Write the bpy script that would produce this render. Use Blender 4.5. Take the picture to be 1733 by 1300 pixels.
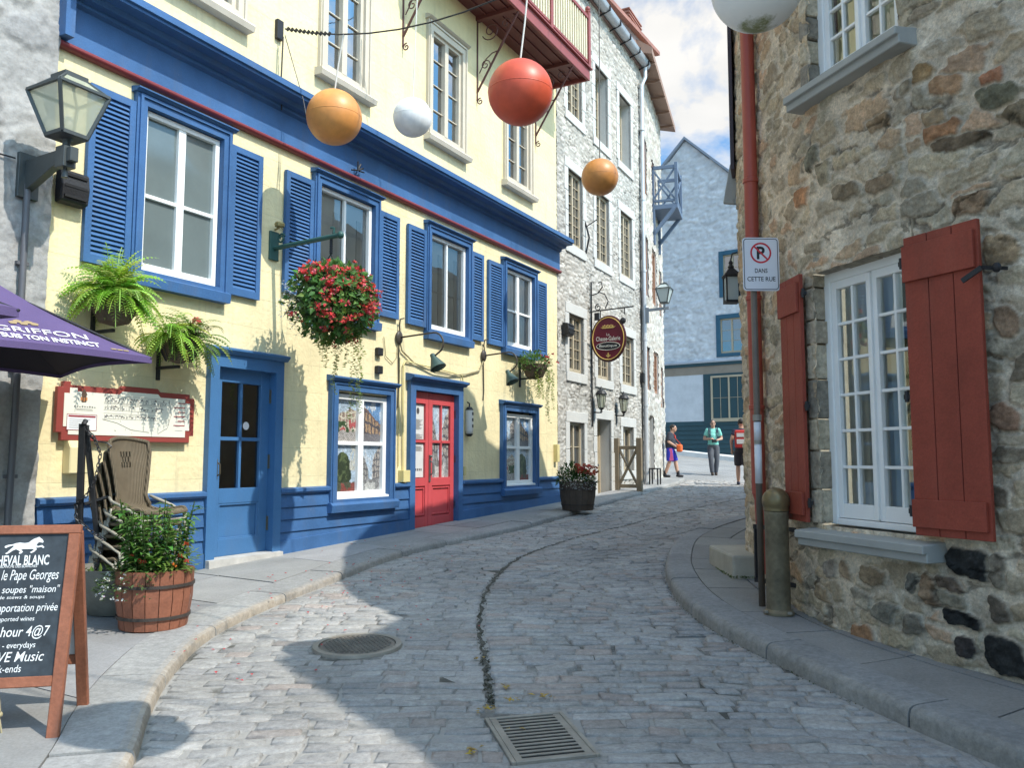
import bpy, math, random
import numpy as np
from math import sin, cos, tan, pi, radians, atan2, sqrt, hypot
from mathutils import Vector, Matrix
for o in list(bpy.data.objects): bpy.data.objects.remove(o)
SC = bpy.context.scene; COL = SC.collection
R = random.Random(7)
# ------------------------------------------------------------------ camera
cam = bpy.data.cameras.new('camera'); co = bpy.data.objects.new('camera', cam); COL.objects.link(co)
co.location = (0, 0, 1.56); co.rotation_euler = (pi/2 + math.atan(127/1400), 0, 0)
cam.sensor_fit = 'HORIZONTAL'; cam.angle = 2*math.atan(866.5/1400); cam.clip_end = 2000; cam.clip_start = .05
SC.camera = co
# ------------------------------------------------------------------ light
EL, AZ = radians(50.8), radians(123.2)
SUNV = Vector((sin(AZ)*cos(EL), cos(AZ)*cos(EL), sin(EL)))
W = bpy.data.worlds.new('World'); SC.world = W; W.use_nodes = True
nt = W.node_tree; nt.nodes.clear()
def N(tree, typ, **kw):
    n = tree.nodes.new(typ)
    for k, v in kw.items():
        if k.startswith('i_'): n.inputs[k[2:].replace('_', ' ')].default_value = v
        else: setattr(n, k, v)
    return n
def LK(tree, a, b): tree.links.new(a, b)
sky = N(nt, 'ShaderNodeTexSky', sky_type='NISHITA', sun_disc=False, sun_elevation=EL, sun_rotation=AZ, altitude=50)
tc = N(nt, 'ShaderNodeTexCoord')
mp = N(nt, 'ShaderNodeMapping'); mp.inputs['Scale'].default_value = (1, 1, 1.9); mp.inputs['Location'].default_value = (5.42, 2.12, .22)
nz = N(nt, 'ShaderNodeTexNoise', i_Scale=2.6, i_Detail=9, i_Roughness=.56, i_Distortion=.35)
rp = N(nt, 'ShaderNodeValToRGB'); rp.color_ramp.elements[0].position = .488; rp.color_ramp.elements[1].position = .585
nz2 = N(nt, 'ShaderNodeTexNoise', i_Scale=6.0, i_Detail=6)
rp2 = N(nt, 'ShaderNodeValToRGB'); rp2.color_ramp.elements[0].color = (3.6, 3.65, 3.65, 1); rp2.color_ramp.elements[1].color = (4.5, 4.45, 4.35, 1)
rp2.color_ramp.elements[0].position = .3; rp2.color_ramp.elements[1].position = .65
sk = N(nt, 'ShaderNodeMix', data_type='RGBA', blend_type='MULTIPLY'); sk.inputs[0].default_value = 1; sk.inputs[7].default_value = (.46, .84, 1.06, 1)
mx = N(nt, 'ShaderNodeMix', data_type='RGBA')
bg = N(nt, 'ShaderNodeBackground', i_Strength=.15); wo = N(nt, 'ShaderNodeOutputWorld')
LK(nt, tc.outputs['Generated'], mp.inputs[0]); LK(nt, mp.outputs[0], nz.inputs['Vector']); LK(nt, mp.outputs[0], nz2.inputs['Vector'])
LK(nt, nz.outputs['Fac'], rp.inputs[0]); LK(nt, nz2.outputs['Fac'], rp2.inputs[0]); LK(nt, sky.outputs[0], sk.inputs[6])
LK(nt, rp.outputs[0], mx.inputs[0]); LK(nt, sk.outputs[2], mx.inputs[6]); LK(nt, rp2.outputs[0], mx.inputs[7])
# clouds scatter forward: the sky is far brighter on the sun's side, behind the camera
vm = N(nt, 'ShaderNodeVectorMath', operation='DOT_PRODUCT'); vm.inputs[1].default_value = SUNV; LK(nt, tc.outputs['Generated'], vm.inputs[0])
gl_ = N(nt, 'ShaderNodeMapRange'); gl_.inputs[1].default_value = .35; gl_.inputs[2].default_value = 1; gl_.inputs[3].default_value = 1; gl_.inputs[4].default_value = 3.2; LK(nt, vm.outputs['Value'], gl_.inputs[0])
ml = N(nt, 'ShaderNodeMix', data_type='RGBA', blend_type='MULTIPLY'); ml.inputs[0].default_value = 1; ml.clamp_result = False; LK(nt, mx.outputs[2], ml.inputs[6]); wg = N(nt, 'ShaderNodeMix', data_type='RGBA', blend_type='MULTIPLY'); wg.inputs[0].default_value = 1; wg.inputs[7].default_value = (1.04, .97, .86, 1); LK(nt, gl_.outputs[0], wg.inputs[6]); gw = N(nt, 'ShaderNodeMapRange'); gw.inputs[1].default_value = .1; gw.inputs[2].default_value = .6; LK(nt, vm.outputs['Value'], gw.inputs[0]); w2 = N(nt, 'ShaderNodeMix', data_type='RGBA'); w2.inputs[6].default_value = (1, 1, 1, 1); LK(nt, gw.outputs[0], w2.inputs[0]); LK(nt, wg.outputs[2], w2.inputs[7]); LK(nt, w2.outputs[2], ml.inputs[7])
LK(nt, ml.outputs[2], bg.inputs[0]); LK(nt, bg.outputs[0], wo.inputs[0])
sl = bpy.data.lights.new('sun', 'SUN'); sl.energy = 3.4; sl.angle = radians(.5); sl.color = (1, .95, .86)
so = bpy.data.objects.new('sun', sl); COL.objects.link(so); so.rotation_euler = SUNV.to_track_quat('Z', 'Y').to_euler(); so.location = (8, -6, 14)
VS = SC.view_settings; VS.view_transform = 'Standard'; VS.look = 'None'; VS.gamma = 1; VS.exposure = .58; VS.use_curve_mapping = False
SC.render.film_transparent = False
# ------------------------------------------------------------------ materials
def lin(c):
    return tuple(((v/255)/12.92 if v/255 <= .04045 else ((v/255+.055)/1.055)**2.4) for v in c)
def nodes_of(m):
    m.use_nodes = True; t = m.node_tree; p = t.nodes['Principled BSDF']; return t, p
MATS = {}
def M(name, rgb, rough=.6, var=.12, vs=2.0, bump=0., bs=40., metal=0., spec=.35, fine=0., fs=90., dirt=0., trans=0., chip=0.):
    if name in MATS: return MATS[name]
    m = bpy.data.materials.new(name); t, p = nodes_of(m)
    p.inputs['Roughness'].default_value = rough; p.inputs['Metallic'].default_value = metal
    p.inputs['Specular IOR Level'].default_value = spec
    g = N(t, 'ShaderNodeTexCoord')
    n = N(t, 'ShaderNodeTexNoise', i_Scale=vs, i_Detail=8, i_Roughness=.65); LK(t, g.outputs['Object'], n.inputs['Vector'])
    r = N(t, 'ShaderNodeValToRGB'); e = r.color_ramp.elements
    e[0].position = .3; e[1].position = .7
    e[0].color = tuple(c*(1-var) for c in rgb)+(1,); e[1].color = tuple(min(1, c*(1+var)) for c in rgb)+(1,)
    LK(t, n.outputs['Fac'], r.inputs[0]); out = r.outputs[0]
    if fine:
        n2 = N(t, 'ShaderNodeTexNoise', i_Scale=fs, i_Detail=4); LK(t, g.outputs['Object'], n2.inputs['Vector'])
        mr = N(t, 'ShaderNodeMapRange'); mr.inputs[3].default_value = 1-fine; mr.inputs[4].default_value = 1+fine; mr.inputs[1].default_value = .3; mr.inputs[2].default_value = .7
        LK(t, n2.outputs['Fac'], mr.inputs[0])
        mm = N(t, 'ShaderNodeMix', data_type='RGBA', blend_type='MULTIPLY'); mm.inputs[0].default_value = 1
        LK(t, out, mm.inputs[6]); LK(t, mr.outputs[0], mm.inputs[7]); out = mm.outputs[2]
    if dirt:
        n3 = N(t, 'ShaderNodeTexNoise', i_Scale=1.3, i_Detail=10, i_Roughness=.7)
        mpp = N(t, 'ShaderNodeMapping'); mpp.inputs['Scale'].default_value = (3, 3, .7); LK(t, g.outputs['Object'], mpp.inputs[0]); LK(t, mpp.outputs[0], n3.inputs['Vector'])
        r3 = N(t, 'ShaderNodeValToRGB'); r3.color_ramp.elements[0].position = .52; r3.color_ramp.elements[1].position = .75
        r3.color_ramp.elements[0].color = (0, 0, 0, 1); r3.color_ramp.elements[1].color = (dirt,)*3+(1,)
        LK(t, n3.outputs['Fac'], r3.inputs[0])
        md = N(t, 'ShaderNodeMix', data_type='RGBA'); md.inputs[7].default_value = (.16, .14, .11, 1)
        LK(t, r3.outputs[0], md.inputs[0]); LK(t, out, md.inputs[6]); out = md.outputs[2]
    if chip:
        n5 = N(t, 'ShaderNodeTexNoise', i_Scale=9, i_Detail=12, i_Roughness=.8); LK(t, g.outputs['Object'], n5.inputs['Vector'])
        r5 = N(t, 'ShaderNodeValToRGB'); r5.color_ramp.elements[0].position = .665; r5.color_ramp.elements[1].position = .69; r5.color_ramp.elements[1].color = (chip,)*3+(1,)
        LK(t, n5.outputs['Fac'], r5.inputs[0]); mc = N(t, 'ShaderNodeMix', data_type='RGBA'); mc.inputs[7].default_value = (.30, .32, .34, 1); LK(t, r5.outputs[0], mc.inputs[0]); LK(t, out, mc.inputs[6]); out = mc.outputs[2]
    LK(t, out, p.inputs['Base Color'])
    if bump:
        n4 = N(t, 'ShaderNodeTexNoise', i_Scale=bs, i_Detail=6, i_Roughness=.6); LK(t, g.outputs['Object'], n4.inputs['Vector'])
        b = N(t, 'ShaderNodeBump', i_Strength=min(1, bump), i_Distance=.01*max(1, bump)); LK(t, n4.outputs['Fac'], b.inputs['Height']); LK(t, b.outputs[0], p.inputs['Normal'])
    if trans:
        tr = N(t, 'ShaderNodeBsdfTranslucent'); LK(t, out, tr.inputs[0]); ms = N(t, 'ShaderNodeMixShader'); ms.inputs[0].default_value = trans
        om = t.nodes['Material Output']; LK(t, p.outputs[0], ms.inputs[1]); LK(t, tr.outputs[0], ms.inputs[2]); LK(t, ms.outputs[0], om.inputs[0])
    MATS[name] = m; return m
def MC(name, rough=.8, bump=.5, bs=60., fine=.15, fs=70., spec=.25, bd=.01, trans=0., stain=0., ss=.8, crisp=0.):
    """material whose colour is the mesh's own Col attribute (one value per stone, leaf or printed patch)"""
    if name in MATS: return MATS[name]
    m = bpy.data.materials.new(name); t, p = nodes_of(m)
    p.inputs['Roughness'].default_value = rough; p.inputs['Specular IOR Level'].default_value = spec
    a = N(t, 'ShaderNodeAttribute', attribute_name='Col'); g = N(t, 'ShaderNodeTexCoord')
    out = a.outputs['Color']
    if fine:
        n2 = N(t, 'ShaderNodeTexNoise', i_Scale=fs, i_Detail=7, i_Roughness=.65); LK(t, g.outputs['Object'], n2.inputs['Vector'])
        mr = N(t, 'ShaderNodeMapRange'); mr.inputs[3].default_value = 1-fine; mr.inputs[4].default_value = 1+fine; mr.inputs[1].default_value = .3; mr.inputs[2].default_value = .7
        LK(t, n2.outputs['Fac'], mr.inputs[0])
        mm = N(t, 'ShaderNodeMix', data_type='RGBA', blend_type='MULTIPLY'); mm.inputs[0].default_value = 1
        LK(t, out, mm.inputs[6]); LK(t, mr.outputs[0], mm.inputs[7]); out = mm.outputs[2]
    def mulnoise(out, scale, amt, det, rgh, lo=.3, hi=.7):
        n2 = N(t, 'ShaderNodeTexNoise', i_Scale=scale, i_Detail=det, i_Roughness=rgh); LK(t, g.outputs['Object'], n2.inputs['Vector'])
        mr = N(t, 'ShaderNodeMapRange'); mr.inputs[3].default_value = 1-amt; mr.inputs[4].default_value = 1+amt*.7; mr.inputs[1].default_value = lo; mr.inputs[2].default_value = hi
        LK(t, n2.outputs['Fac'], mr.inputs[0]); mm = N(t, 'ShaderNodeMix', data_type='RGBA', blend_type='MULTIPLY'); mm.inputs[0].default_value = 1
        LK(t, out, mm.inputs[6]); LK(t, mr.outputs[0], mm.inputs[7]); return mm.outputs[2]
    if stain: out = mulnoise(out, ss, stain, 10, .72)
    if crisp: out = mulnoise(out, 55, crisp, 12, .85, .38, .62)
    LK(t, out, p.inputs['Base Color'])
    if bump:
        n4 = N(t, 'ShaderNodeTexNoise', i_Scale=bs, i_Detail=10, i_Roughness=.65 if not crisp else .78); LK(t, g.outputs['Object'], n4.inputs['Vector'])
        b = N(t, 'ShaderNodeBump', i_Strength=bump, i_Distance=bd); LK(t, n4.outputs['Fac'], b.inputs['Height']); LK(t, b.outputs[0], p.inputs['Normal'])
    if trans:
        tr = N(t, 'ShaderNodeBsdfTranslucent'); LK(t, out, tr.inputs[0]); ms = N(t, 'ShaderNodeMixShader'); ms.inputs[0].default_value = trans
        om = t.nodes['Material Output']; LK(t, p.outputs[0], ms.inputs[1]); LK(t, tr.outputs[0], ms.inputs[2]); LK(t, ms.outputs[0], om.inputs[0])
    MATS[name] = m; return m
def glass(name, refl=.3, tint=(.9, .95, .95)):
    m = bpy.data.materials.new(name); m.use_nodes = True; t = m.node_tree; t.nodes.clear()
    o = N(t, 'ShaderNodeOutputMaterial'); tr = N(t, 'ShaderNodeBsdfTransparent'); gl = N(t, 'ShaderNodeBsdfGlossy', i_Roughness=.015)
    tr.inputs[0].default_value = tint+(1,); lw = N(t, 'ShaderNodeLayerWeight', i_Blend=refl); ms = N(t, 'ShaderNodeMixShader')
    g = N(t, 'ShaderNodeTexCoord'); n = N(t, 'ShaderNodeTexNoise', i_Scale=2.2, i_Detail=1); LK(t, g.outputs['Object'], n.inputs['Vector'])
    b = N(t, 'ShaderNodeBump', i_Strength=.12, i_Distance=.02); LK(t, n.outputs['Fac'], b.inputs['Height']); LK(t, b.outputs[0], gl.inputs['Normal'])
    mr = N(t, 'ShaderNodeMapRange'); mr.inputs[3].default_value = refl*.4 if refl < .45 else .38; mr.inputs[4].default_value = .95
    LK(t, lw.outputs['Fresnel'], mr.inputs[0]); LK(t, mr.outputs[0], ms.inputs[0]); LK(t, tr.outputs[0], ms.inputs[1]); LK(t, gl.outputs[0], ms.inputs[2]); LK(t, ms.outputs[0], o.inputs[0])
    return m
# ------------------------------------------------------------------ mesh builder
class MB:
    def __init__(s): s.v = []; s.f = []; s.c = []
    def add(s, vs, fs, col=None):
        k = len(s.v); s.v += [tuple(v) for v in vs]; s.f += [tuple(i+k for i in f) for f in fs]
        s.c += [col]*len(fs); return s
    def box(s, x0, x1, y0, y1, z0, z1, col=None):
        return s.add([(x0,y0,z0),(x1,y0,z0),(x1,y1,z0),(x0,y1,z0),(x0,y0,z1),(x1,y0,z1),(x1,y1,z1),(x0,y1,z1)],
              [(3,2,1,0),(4,5,6,7),(0,1,5,4),(1,2,6,5),(2,3,7,6),(3,0,4,7)], col)
    def bar(s, p, q, w, h, up=(0,0,1), col=None):
        p = Vector(p); q = Vector(q); d = (q-p).normalized(); u = Vector(up)
        a = d.cross(u)
        if a.length < 1e-4: a = d.cross(Vector((1,0,0)))
        a.normalize(); b = a.cross(d).normalized(); a = a*w/2; b = b*h/2
        vs = [p-a-b, p+a-b, p+a+b, p-a+b, q-a-b, q+a-b, q+a+b, q-a+b]
        return s.add(vs, [(3,2,1,0),(4,5,6,7),(0,1,5,4),(1,2,6,5),(2,3,7,6),(3,0,4,7)][::1], col)
    def tube(s, pts, r, n=8, col=None, cap=True, closed=False):
        pts = [Vector(p) for p in pts]; m = len(pts); rs = r if isinstance(r, (list, tuple)) else [r]*m
        prev = None; rings = []
        for i, p in enumerate(pts):
            if closed: d = pts[(i+1) % m]-pts[i-1]
            else: d = (pts[min(i+1, m-1)]-pts[max(i-1, 0)])
            d.normalize()
            if prev is None:
                a = d.cross(Vector((0,0,1)))
                if a.length < .05: a = d.cross(Vector((1,0,0)))
            else: a = prev-d*prev.dot(d)
            a.normalize(); prev = a; b = d.cross(a)
            rings.append([p+(a*cos(2*pi*k/n)+b*sin(2*pi*k/n))*rs[i] for k in range(n)])
        vs = [v for rg in rings for v in rg]; fs = []
        for i in range(m if closed else m-1):
            j = (i+1) % m
            for k in range(n): fs.append((i*n+k, i*n+(k+1) % n, j*n+(k+1) % n, j*n+k))
        if cap and not closed: fs.append(tuple(range(n))[::-1]); fs.append(tuple((m-1)*n+k for k in range(n)))
        return s.add(vs, fs, col)
    def lathe(s, prof, n=24, c=(0,0,0), col=None, sx=1, sy=1):
        vs = []; fs = []; m = len(prof)
        for r, z in prof:
            for k in range(n): vs.append((c[0]+r*sx*cos(2*pi*k/n), c[1]+r*sy*sin(2*pi*k/n), c[2]+z))
        for i in range(m-1):
            for k in range(n): fs.append((i*n+k, i*n+(k+1) % n, (i+1)*n+(k+1) % n, (i+1)*n+k))
        if prof[0][0] > 1e-5: fs.append(tuple(range(n))[::-1])
        if prof[-1][0] > 1e-5: fs.append(tuple((m-1)*n+k for k in range(n)))
        return s.add(vs, fs, col)
    def ell(s, c, r, n=12, m=8, col=None):
        if not isinstance(r, (tuple, list)): r = (r, r, r)
        vs = []; fs = []
        for i in range(m+1):
            a = -pi/2+pi*i/m
            for k in range(n): vs.append((c[0]+r[0]*cos(a)*cos(2*pi*k/n), c[1]+r[1]*cos(a)*sin(2*pi*k/n), c[2]+r[2]*sin(a)))
        for i in range(m):
            for k in range(n): fs.append((i*n+k, i*n+(k+1) % n, (i+1)*n+(k+1) % n, (i+1)*n+k))
        return s.add(vs, fs, col)
    def prism(s, pts, y0, y1, col=None):
        """outline in x,z extruded along y"""
        n = len(pts); vs = [(x, y0, z) for x, z in pts]+[(x, y1, z) for x, z in pts]
        fs = [tuple(range(n)), tuple(range(2*n-1, n-1, -1))]+[(i, i+n, (i+1) % n+n, (i+1) % n) for i in range(n)]
        return s.add(vs, fs, col)
    def xprof(s, prof, x0, x1, col=None):
        """profile in (y,z) extruded along x"""
        n = len(prof); vs = [(x0, y, z) for y, z in prof]+[(x1, y, z) for y, z in prof]
        fs = [tuple(range(n)), tuple(range(2*n-1, n-1, -1))]+[(i, i+n, (i+1) % n+n, (i+1) % n) for i in range(n)]
        return s.add(vs, fs, col)
    def quad(s, a, b, c, d, col=None): return s.add([a, b, c, d], [(0,1,2,3)], col)
    def leaf(s, p, d, up, L, w, col=None, fold=.25, droop=.0):
        p = Vector(p); d = Vector(d).normalized(); u = Vector(up); a = d.cross(u)
        if a.length < 1e-3: a = Vector((1,0,0))
        a.normalize(); u = a.cross(d)
        m = p+d*L*.45; e = p+d*L-u*droop*L
        return s.add([p, m+a*w/2+u*w*fold, e, m-a*w/2+u*w*fold, m], [(0,4,2,1),(0,3,2,4)], col)
    def text(s, body, cx, cz, w=None, h=None, y=0., shear=0., thin=0., fn=None, col=None, ext=0., align='C'):
        cu = bpy.data.curves.new('t', 'FONT'); cu.body = body; cu.size = 1; cu.offset = thin; cu.shear = shear; cu.resolution_u = 3
        ob = bpy.data.objects.new('t', cu); COL.objects.link(ob)
        me = bpy.data.meshes.new_from_object(ob.evaluated_get(bpy.context.evaluated_depsgraph_get()))
        vs = [v.co.copy() for v in me.vertices]; fs = [tuple(p.vertices) for p in me.polygons]
        bpy.data.objects.remove(ob); bpy.data.curves.remove(cu); bpy.data.meshes.remove(me)
        if not vs: return s
        x0 = min(v.x for v in vs); x1 = max(v.x for v in vs); y0 = min(v.y for v in vs); y1 = max(v.y for v in vs)
        sh = h/(y1-y0) if h else None; sw = w/(x1-x0) if w else sh
        if sh is None: sh = sw
        off = {'C': (x0+x1)/2, 'L': x0, 'R': x1}[align]
        out = []
        for v in vs:
            q = ((v.x-off)*sw+cx, y, (v.y-(y0+y1)/2)*sh+cz)
            out.append(fn(*q) if fn else q)
        return s.add(out, fs, col)
    def build(s, name, mat, parent=None, smooth=False, bev=0., loc=None, rz=0., seg=1, mats=None, auto=None):
        me = bpy.data.meshes.new(name); me.from_pydata(s.v, [], s.f); me.validate()
        if any(c is not None for c in s.c) and len(me.polygons) == len(s.f):
            at = me.attributes.new('Col', 'FLOAT_COLOR', 'FACE')
            at.data.foreach_set('color', [x for c in s.c for x in ((c or (.5,.5,.5))+(1.,))])
        me.materials.append(mat)
        if smooth: me.polygons.foreach_set('use_smooth', [True]*len(me.polygons))
        o = bpy.data.objects.new(name, me); COL.objects.link(o)
        if parent: o.parent = parent
        if loc: o.location = loc
        o.rotation_euler = (0, 0, rz)
        if bev:
            b = o.modifiers.new('Bevel', 'BEVEL'); b.width = bev; b.segments = seg; b.limit_method = 'ANGLE'; b.angle_limit = radians(40)
        if auto is not None:
            me.polygons.foreach_set('use_smooth', [True]*len(me.polygons))
            me.set_sharp_from_angle(angle=radians(auto))
        return o
def tag(o, label=None, cat=None, group=None, kind=None):
    if label: o['label'] = label
    if cat: o['category'] = cat
    if group: o['group'] = group
    if kind: o['kind'] = kind
    return o
def thing(name, label, cat, loc=(0,0,0), rz=0., group=None):
    o = bpy.data.objects.new(name, None); COL.objects.link(o); o.location = loc; o.rotation_euler = (0, 0, rz); o.empty_display_size = .2
    return tag(o, label, cat, group)
def struct(o): o['kind'] = 'structure'; return o
class Fr:
    """facade frame: t along the wall (viewer's right), d out to the street, z up; local coords are (t, -d, z)"""
    def __init__(s, x, y, ang):
        a = radians(ang); s.o = Vector((x, y, 0)); s.u = Vector((sin(a), cos(a), 0)); s.n = Vector((cos(a), -sin(a), 0)); s.rz = pi/2-a
    def p(s, t, d=0., z=0.): return s.o+s.u*t+s.n*d+Vector((0, 0, z))
    def thing(s, name, label, cat, t=0., d=0., z=0., group=None): return thing(name, label, cat, s.p(t, d, z), s.rz, group)
FA = Fr(-3.2584, 8.7, 28.7)
FB = Fr(.8955, 16.2873, 26.6)
FC = Fr(3.3582, 21.2052, 17.4)
FD = Fr(10.3, 37, 125.5)
FR = Fr(2.30, 6.12, 161.6)
def sst(a, b, x):
    x = np.clip((x-a)/(b-a), 0, 1); return x*x*(3-2*x)
def gz(x, y):
    t = min(max((y-26)/13, 0), 1.4)
    return .04*y+t*(.11*(10-x)-.05)*(1 if x < 12 else .5)
def spline(pts, n=10):
    out = []; P = [np.array(p, float) for p in pts]; P = [2*P[0]-P[1]]+P+[2*P[-1]-P[-2]]
    for i in range(1, len(P)-2):
        a, b, c, d = P[i-1:i+3]
        for k in range(n):
            t = k/n; out.append(.5*((2*b)+(c-a)*t+(2*a-5*b+4*c-d)*t*t+(3*b-a-3*c+d)*t**3))
    out.append(P[-2]); return np.array(out)
# ---- numpy value noise
def hsh(i, j, s): 
    v = np.sin(i*127.1+j*311.7+s*74.7)*43758.5453; return v-np.floor(v)
def vn(x, y, s):
    i = np.floor(x); j = np.floor(y); u = x-i; v = y-j; u = u*u*(3-2*u); v = v*v*(3-2*v)
    return (hsh(i,j,s)*(1-u)+hsh(i+1,j,s)*u)*(1-v)+(hsh(i,j+1,s)*(1-u)+hsh(i+1,j+1,s)*u)*v
def fbm(x, y, s, o=4):
    t = 0; a = .5
    for k in range(o): t = t+a*vn(x*2**k, y*2**k, s+k*3.1); a *= .5
    return t
def masonry(name, mat, parent, curve, s0, s1, z0, z1, step, cw, ch, mortar, depth, pal, mcol, holes=(), seed=1, rough=.006, patch=(), absent=.12, pw=2.6, wv=.3, warp=.35, soft=.08, crev=0., mott=0., rag=0., blend=0.):
    """rubble wall as a relief grid: every stone its own height and colour, mortar between"""
    ns = int((s1-s0)/step)+1; nzz = int((z1-z0)/step)+1
    S, Z = np.meshgrid(np.linspace(s0, s1, ns), np.linspace(z0, z1, nzz))
    wx = (fbm(S*2.3, Z*2.3, seed)-.5)*warp*cw*2+(fbm(S*9, Z*9, seed+9)-.5)*.12*cw; wz = (fbm(S*2.3+50, Z*2.3, seed+2)-.5)*warp*ch*2+(fbm(S*9, Z*9, seed+19)-.5)*.16*ch
    if rag: wx = wx+(fbm(S*24, Z*24, seed+81)-.5)*rag; wz = wz+(fbm(S*24+9, Z*24, seed+82)-.5)*rag*.8
    U = (S+wx)/cw; V = (Z+wz)/ch
    d1 = np.full(S.shape, 9.); d2 = d1.copy(); id1 = np.zeros(S.shape); 
    J0 = np.floor(V)
    for dj in (-2, -1, 0, 1, 2):
        j = J0+dj; Us = U+.5*(j % 2)+hsh(j, j*0, seed+5)
        I0 = np.floor(Us)
        for di in (-1, 0, 1):
            i = I0+di
            px = i+.5+(hsh(i, j, seed)-.5)*.75; py = j+.5+(hsh(i, j, seed+1)-.5)*.6
            w = 1+wv*(hsh(i, j, seed+2)-.5)*2
            dx = np.abs(Us-px)*w; dy = np.abs(V-py)*w
            d = (dx**pw+dy**pw)**(1/pw)
            near = d < d1
            d2 = np.where(near, d1, np.minimum(d2, d)); id1 = np.where(near, hsh(i, j, seed+3), id1); d1 = np.where(near, d, d1)
    e = (d2-d1)
    mt = mortar*(.6+.9*fbm(S*1.7, Z*1.7, seed+30)*1.2)
    st = sst(mt, mt+soft, e)
    idp = id1; h2 = (id1*57.31) % 1; h3 = (id1*913.7) % 1
    st = st*np.where(h2 < absent, .15, 1)
    P = np.array(pal); k = (idp*len(pal)).astype(int) % len(pal)
    c = P[k]*(.8+.4*h3[..., None])
    f1 = fbm(S*14, Z*14, seed+40)[..., None]; c = c*(.75+.5*f1)
    m = np.array(mcol)*(.82+.36*fbm(S*5, Z*5, seed+44)[..., None])
    hgt = depth*(.45+.75*h2)
    if blend: c = c*(1-blend)+m*blend
    for (ps, pz, pw_, ph_, pc, pd) in patch:
        rr = (np.abs((S-ps+wx*.7)/pw_*2)**3.4+np.abs((Z-pz+wz*.9+(S-ps)*.12)/ph_*2)**3.4)**(1/3.4)
        q = sst(1.12, .96, rr)[...] if False else 1-sst(.9, 1.06, rr)
        ring = (1-sst(1.08, 1.3, rr))
        st = st*(1-ring)+q; st = np.clip(st, 0, 1)
        c = np.where((rr < 1.1)[..., None], np.array(pc)*(.35+1.3*f1)+.02*np.clip(fbm(S*40, Z*40, 91)-.55, 0, 1)[..., None]*6, c); hgt = np.where(rr < 1.1, pd, hgt)
    colr = c*st[..., None]+m*(1-st[..., None])
    cv = np.zeros(S.shape)
    if crev:   # darker, sunken crevices along the edges of some stones
        gate = sst(.52, .62, fbm(S*2.3, Z*6.5, seed+60)); line = (1-sst(.0, mortar*.9+.02, np.abs(e-mortar*.5)))*sst(.0, .05, e*0+fbm(S*9, Z*20, seed+61)-.38)
        cv = np.clip(gate*line, 0, 1)*crev; colr = colr*(1-.8*cv[..., None])
    if mott: 
        q = fbm(S*6+3, Z*12, seed+70, 5); colr = colr*(1+mott*2*(q-.5))[..., None]
        q = fbm(S*1.1+9, Z*1.1, seed+71, 4); colr = colr*(1+mott*1.2*(q-.5))[..., None]*(1+np.stack([q-.5, q*0, .5-q], -1)*mott*.5)
    H = st*hgt-cv*.012+(fbm(S*11, Z*11, seed+50)-.5)*rough*2+(fbm(S*38, Z*38, seed+51, 3)-.5)*rough*1.2+(fbm(S*.8, Z*.8, seed+52)-.5)*.03
    x, y, nx, ny = curve(S)
    co_ = np.stack([x+nx*H, y+ny*H, Z], -1).reshape(-1, 3)
    ii = np.arange(ns*nzz).reshape(nzz, ns)
    F = np.stack([ii[:-1, :-1], ii[:-1, 1:], ii[1:, 1:], ii[1:, :-1]], -1)
    Sc = (S[:-1, :-1]+S[1:, 1:])/2; Zc = (Z[:-1, :-1]+Z[1:, 1:])/2; keep = np.ones(Sc.shape, bool)
    for (a, b, c0, c1) in holes: keep &= ~((Sc > a) & (Sc < b) & (Zc > c0) & (Zc < c1))
    F = F[keep]
    me = bpy.data.meshes.new(name); me.vertices.add(len(co_)); me.vertices.foreach_set('co', co_.ravel().astype(np.float32))
    me.loops.add(len(F)*4); me.loops.foreach_set('vertex_index', F.ravel().astype(np.int32))
    me.polygons.add(len(F)); me.polygons.foreach_set('loop_start', (np.arange(len(F))*4).astype(np.int32)); me.polygons.foreach_set('use_smooth', np.ones(len(F), bool))
    me.update(calc_edges=True); me.validate()
    at = me.attributes.new('Col', 'FLOAT_COLOR', 'POINT')
    rgba = np.concatenate([np.clip(colr, 0, 1).reshape(-1, 3), np.ones((len(co_), 1))], 1); at.data.foreach_set('color', rgba.ravel().astype(np.float32))
    me.materials.append(mat); o = bpy.data.objects.new(name, me); COL.objects.link(o)
    if parent: o.parent = parent
    return o
def wall_holes(mb, x0, x1, z0, z1, holes, y=0.):
    xs = sorted({x0, x1, *[h[0] for h in holes], *[h[1] for h in holes]}); zs = sorted({z0, z1, *[h[2] for h in holes], *[h[3] for h in holes]})
    xs = [x for x in xs if x0 <= x <= x1]; zs = [z for z in zs if z0 <= z <= z1]
    for a, b in zip(xs, xs[1:]):
        for c, d in zip(zs, zs[1:]):
            mx_, mz_ = (a+b)/2, (c+d)/2
            if any(h[0] < mx_ < h[1] and h[2] < mz_ < h[3] for h in holes): continue
            mb.quad((a,y,c), (b,y,c), (b,y,d), (a,y,d))
    for a, b, c, d in holes:   # reveals
        D = y+.22
        mb.quad((a,y,c),(a,y,d),(a,D,d),(a,D,c)); mb.quad((b,y,c),(b,D,c),(b,D,d),(b,y,d)); mb.quad((a,y,c),(a,D,c),(b,D,c),(b,y,c)); mb.quad((a,y,d),(b,y,d),(b,D,d),(a,D,d))
def fbox(mb, x0, x1, z0, z1, w, y0, y1, wb=None, wt=None):
    """rectangular frame"""
    wb = w if wb is None else wb; wt = w if wt is None else wt
    mb.box(x0, x0+w, y0, y1, z0, z1); mb.box(x1-w, x1, y0, y1, z0, z1)
    mb.box(x0+w, x1-w, y0, y1, z1-wt, z1); mb.box(x0+w, x1-w, y0, y1, z0, z0+wb)
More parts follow.
